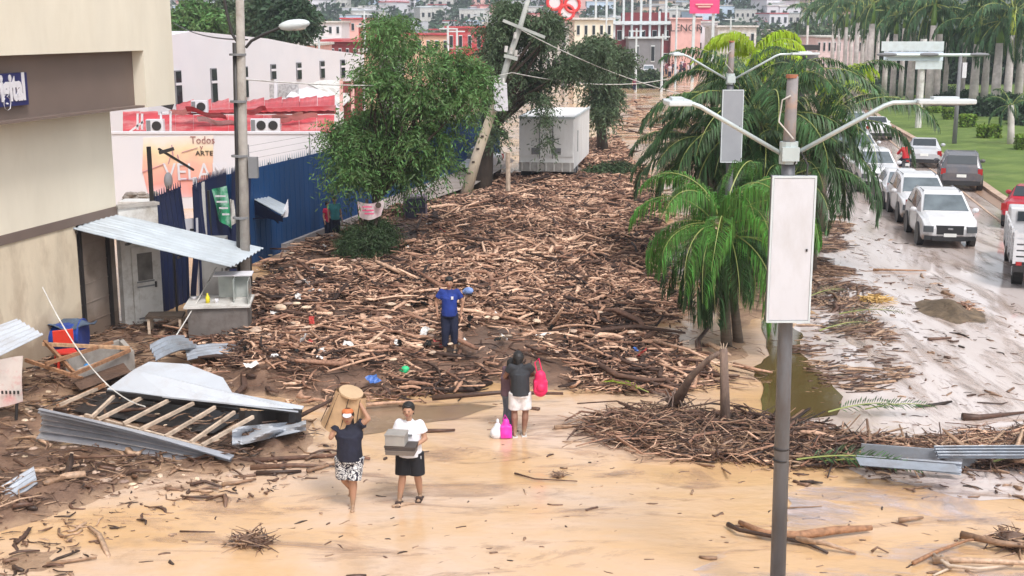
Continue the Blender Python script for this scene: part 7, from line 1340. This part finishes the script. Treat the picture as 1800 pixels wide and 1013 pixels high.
# crates, fence stub, car things on the debris
q_ = P(732, 410); t = T('dark_cabinet', 'dark blue-black cabinet stranded on the debris near the shrub', 'cabinet', (q_.x, q_.y, hz(q_.x, q_.y)), .15); t.part('casing', MB().box(0, .4, .4, .8, .75, .8), pm('cabinet_mauve', (.17, .13, .16), .6, .2, 3), bevel=.01); t.part('open_front', MB().box(-.02, .01, .4, .7, .04, .68), pm('cabinet_navy', (.012, .012, .03), .5)); t.part('shelf', MB().box(0, -.02, .4, .7, .03, .03), DARK)
hr = T('handrail', 'thin pale metal handrail on the pavement behind the feathery tree', 'handrail', tuple(P(780, 350)), world=True)
q0 = P(785, 350); hr.part('post', MB().tube([q0, q0+V3((0, 0, 1.1))], .03, 6), GALVL); q1 = P(735, 372); hr.part('rail', MB().tube([q1+V3((0, 0, .7)), q0+V3((0, 0, 1.1))], .03, 6), GALVL)
PAV = pm('pavement', (.34, .29, .26), .85, .15, 2, .2, dirt=(.14, .1, .07), damt=.6); sheet('pavement', gp([(640, 402), (760, 372), (835, 345), (905, 300), (880, 280), (700, 350)]), .5, PAV)
# white rubbish specks near the concrete pole, pale rubble in the yard
m_ = MB(); g = random.Random(5)
for k in range(60):
    x, y = g.gauss(478, 26), g.gauss(515, 16); p = P(x, y); p.z = hz(p.x, p.y)+.06; m_.box(p.x, p.y, p.z, g.uniform(.05, .16), g.uniform(.04, .1), .03, rot=Euler((g.random(), g.random(), g.random()*6)).to_matrix())
single('litter_scraps', m_, pm('pale_scraps', (.62, .55, .5), .7, .3, 5), 'pale rubbish scraps strewn right of the concrete pole', 'litter', kind='stuff')
m_ = MB()
for k in range(150):
    x, y = g.uniform(20, 420), g.uniform(640, 860); p = P(x, y); p.z = max(hz(p.x, p.y), 0)+.01; r = g.uniform(.02, .06); m_.ell(p, (r*1.5, r, r*.6), 6, 4, Matrix.Rotation(g.random()*3, 3, 'Z'))
for k in range(110):
    x, y = g.uniform(450, 1150), g.uniform(380, 680); p = P(x, y); p.z = hz(p.x, p.y)+g.uniform(.12, .25); r = g.uniform(.04, .1); m_.ell(p, (r*1.6, r, r*.5), 6, 4, Matrix.Rotation(g.random()*3, 3, 'Z'))
single('pale_rubble', m_, pm('pale_rubble_mat', (.5, .37, .28), .8, .4, 3, island=.4), 'pale stones and scraps scattered through the mud and wood', 'rubble', kind='stuff')
for k, (x0, y0, x1, y1, w_) in enumerate(((1560, 340, 1700, 455, .12), (1700, 440, 1800, 520, .12), (1600, 330, 1790, 470, .1), (1690, 500, 1790, 575, .14), (1440, 640, 1500, 760, .1))):
    pass
sc_ = [('white', (.7, .68, .66)), ('blue', (.06, .14, .4)), ('red', (.4, .05, .04)), ('black', (.02, .02, .02))]
for nm, c_ in sc_:
    m_ = MB(); g = random.Random(len(nm)*7)
    for k in range({'white': 60, 'black': 30}.get(nm, 10)):
        x, y = g.uniform(430, 1150), g.uniform(380, 690)
        p = P(x, y)
        if float(sdf(p.x, p.y, DEB)) < .3: continue
        p.z = hz(p.x, p.y)+g.uniform(.12, .26); a = g.uniform(.06, .2); rt = Euler((g.gauss(0, .5), g.gauss(0, .5), g.random()*6)).to_matrix(); m_.grid(lambda u, v: p+rt@V3(((u-.5)*a*1.6, (v-.5)*a, .03*math.sin(u*7+v*5+k))), 4, 3)
    single('plastic_scraps', m_, pm(nm+'_scrap', c_, .5, .3, 6), nm+' plastic scraps caught between the broken branches', 'litter', kind='stuff')
# haze round everything
hzb = MB().box(50, 560, 94, 2200, 1400, 194); o = tag(link('haze', hzb.mesh('haze'), HZ), kind='stuff')
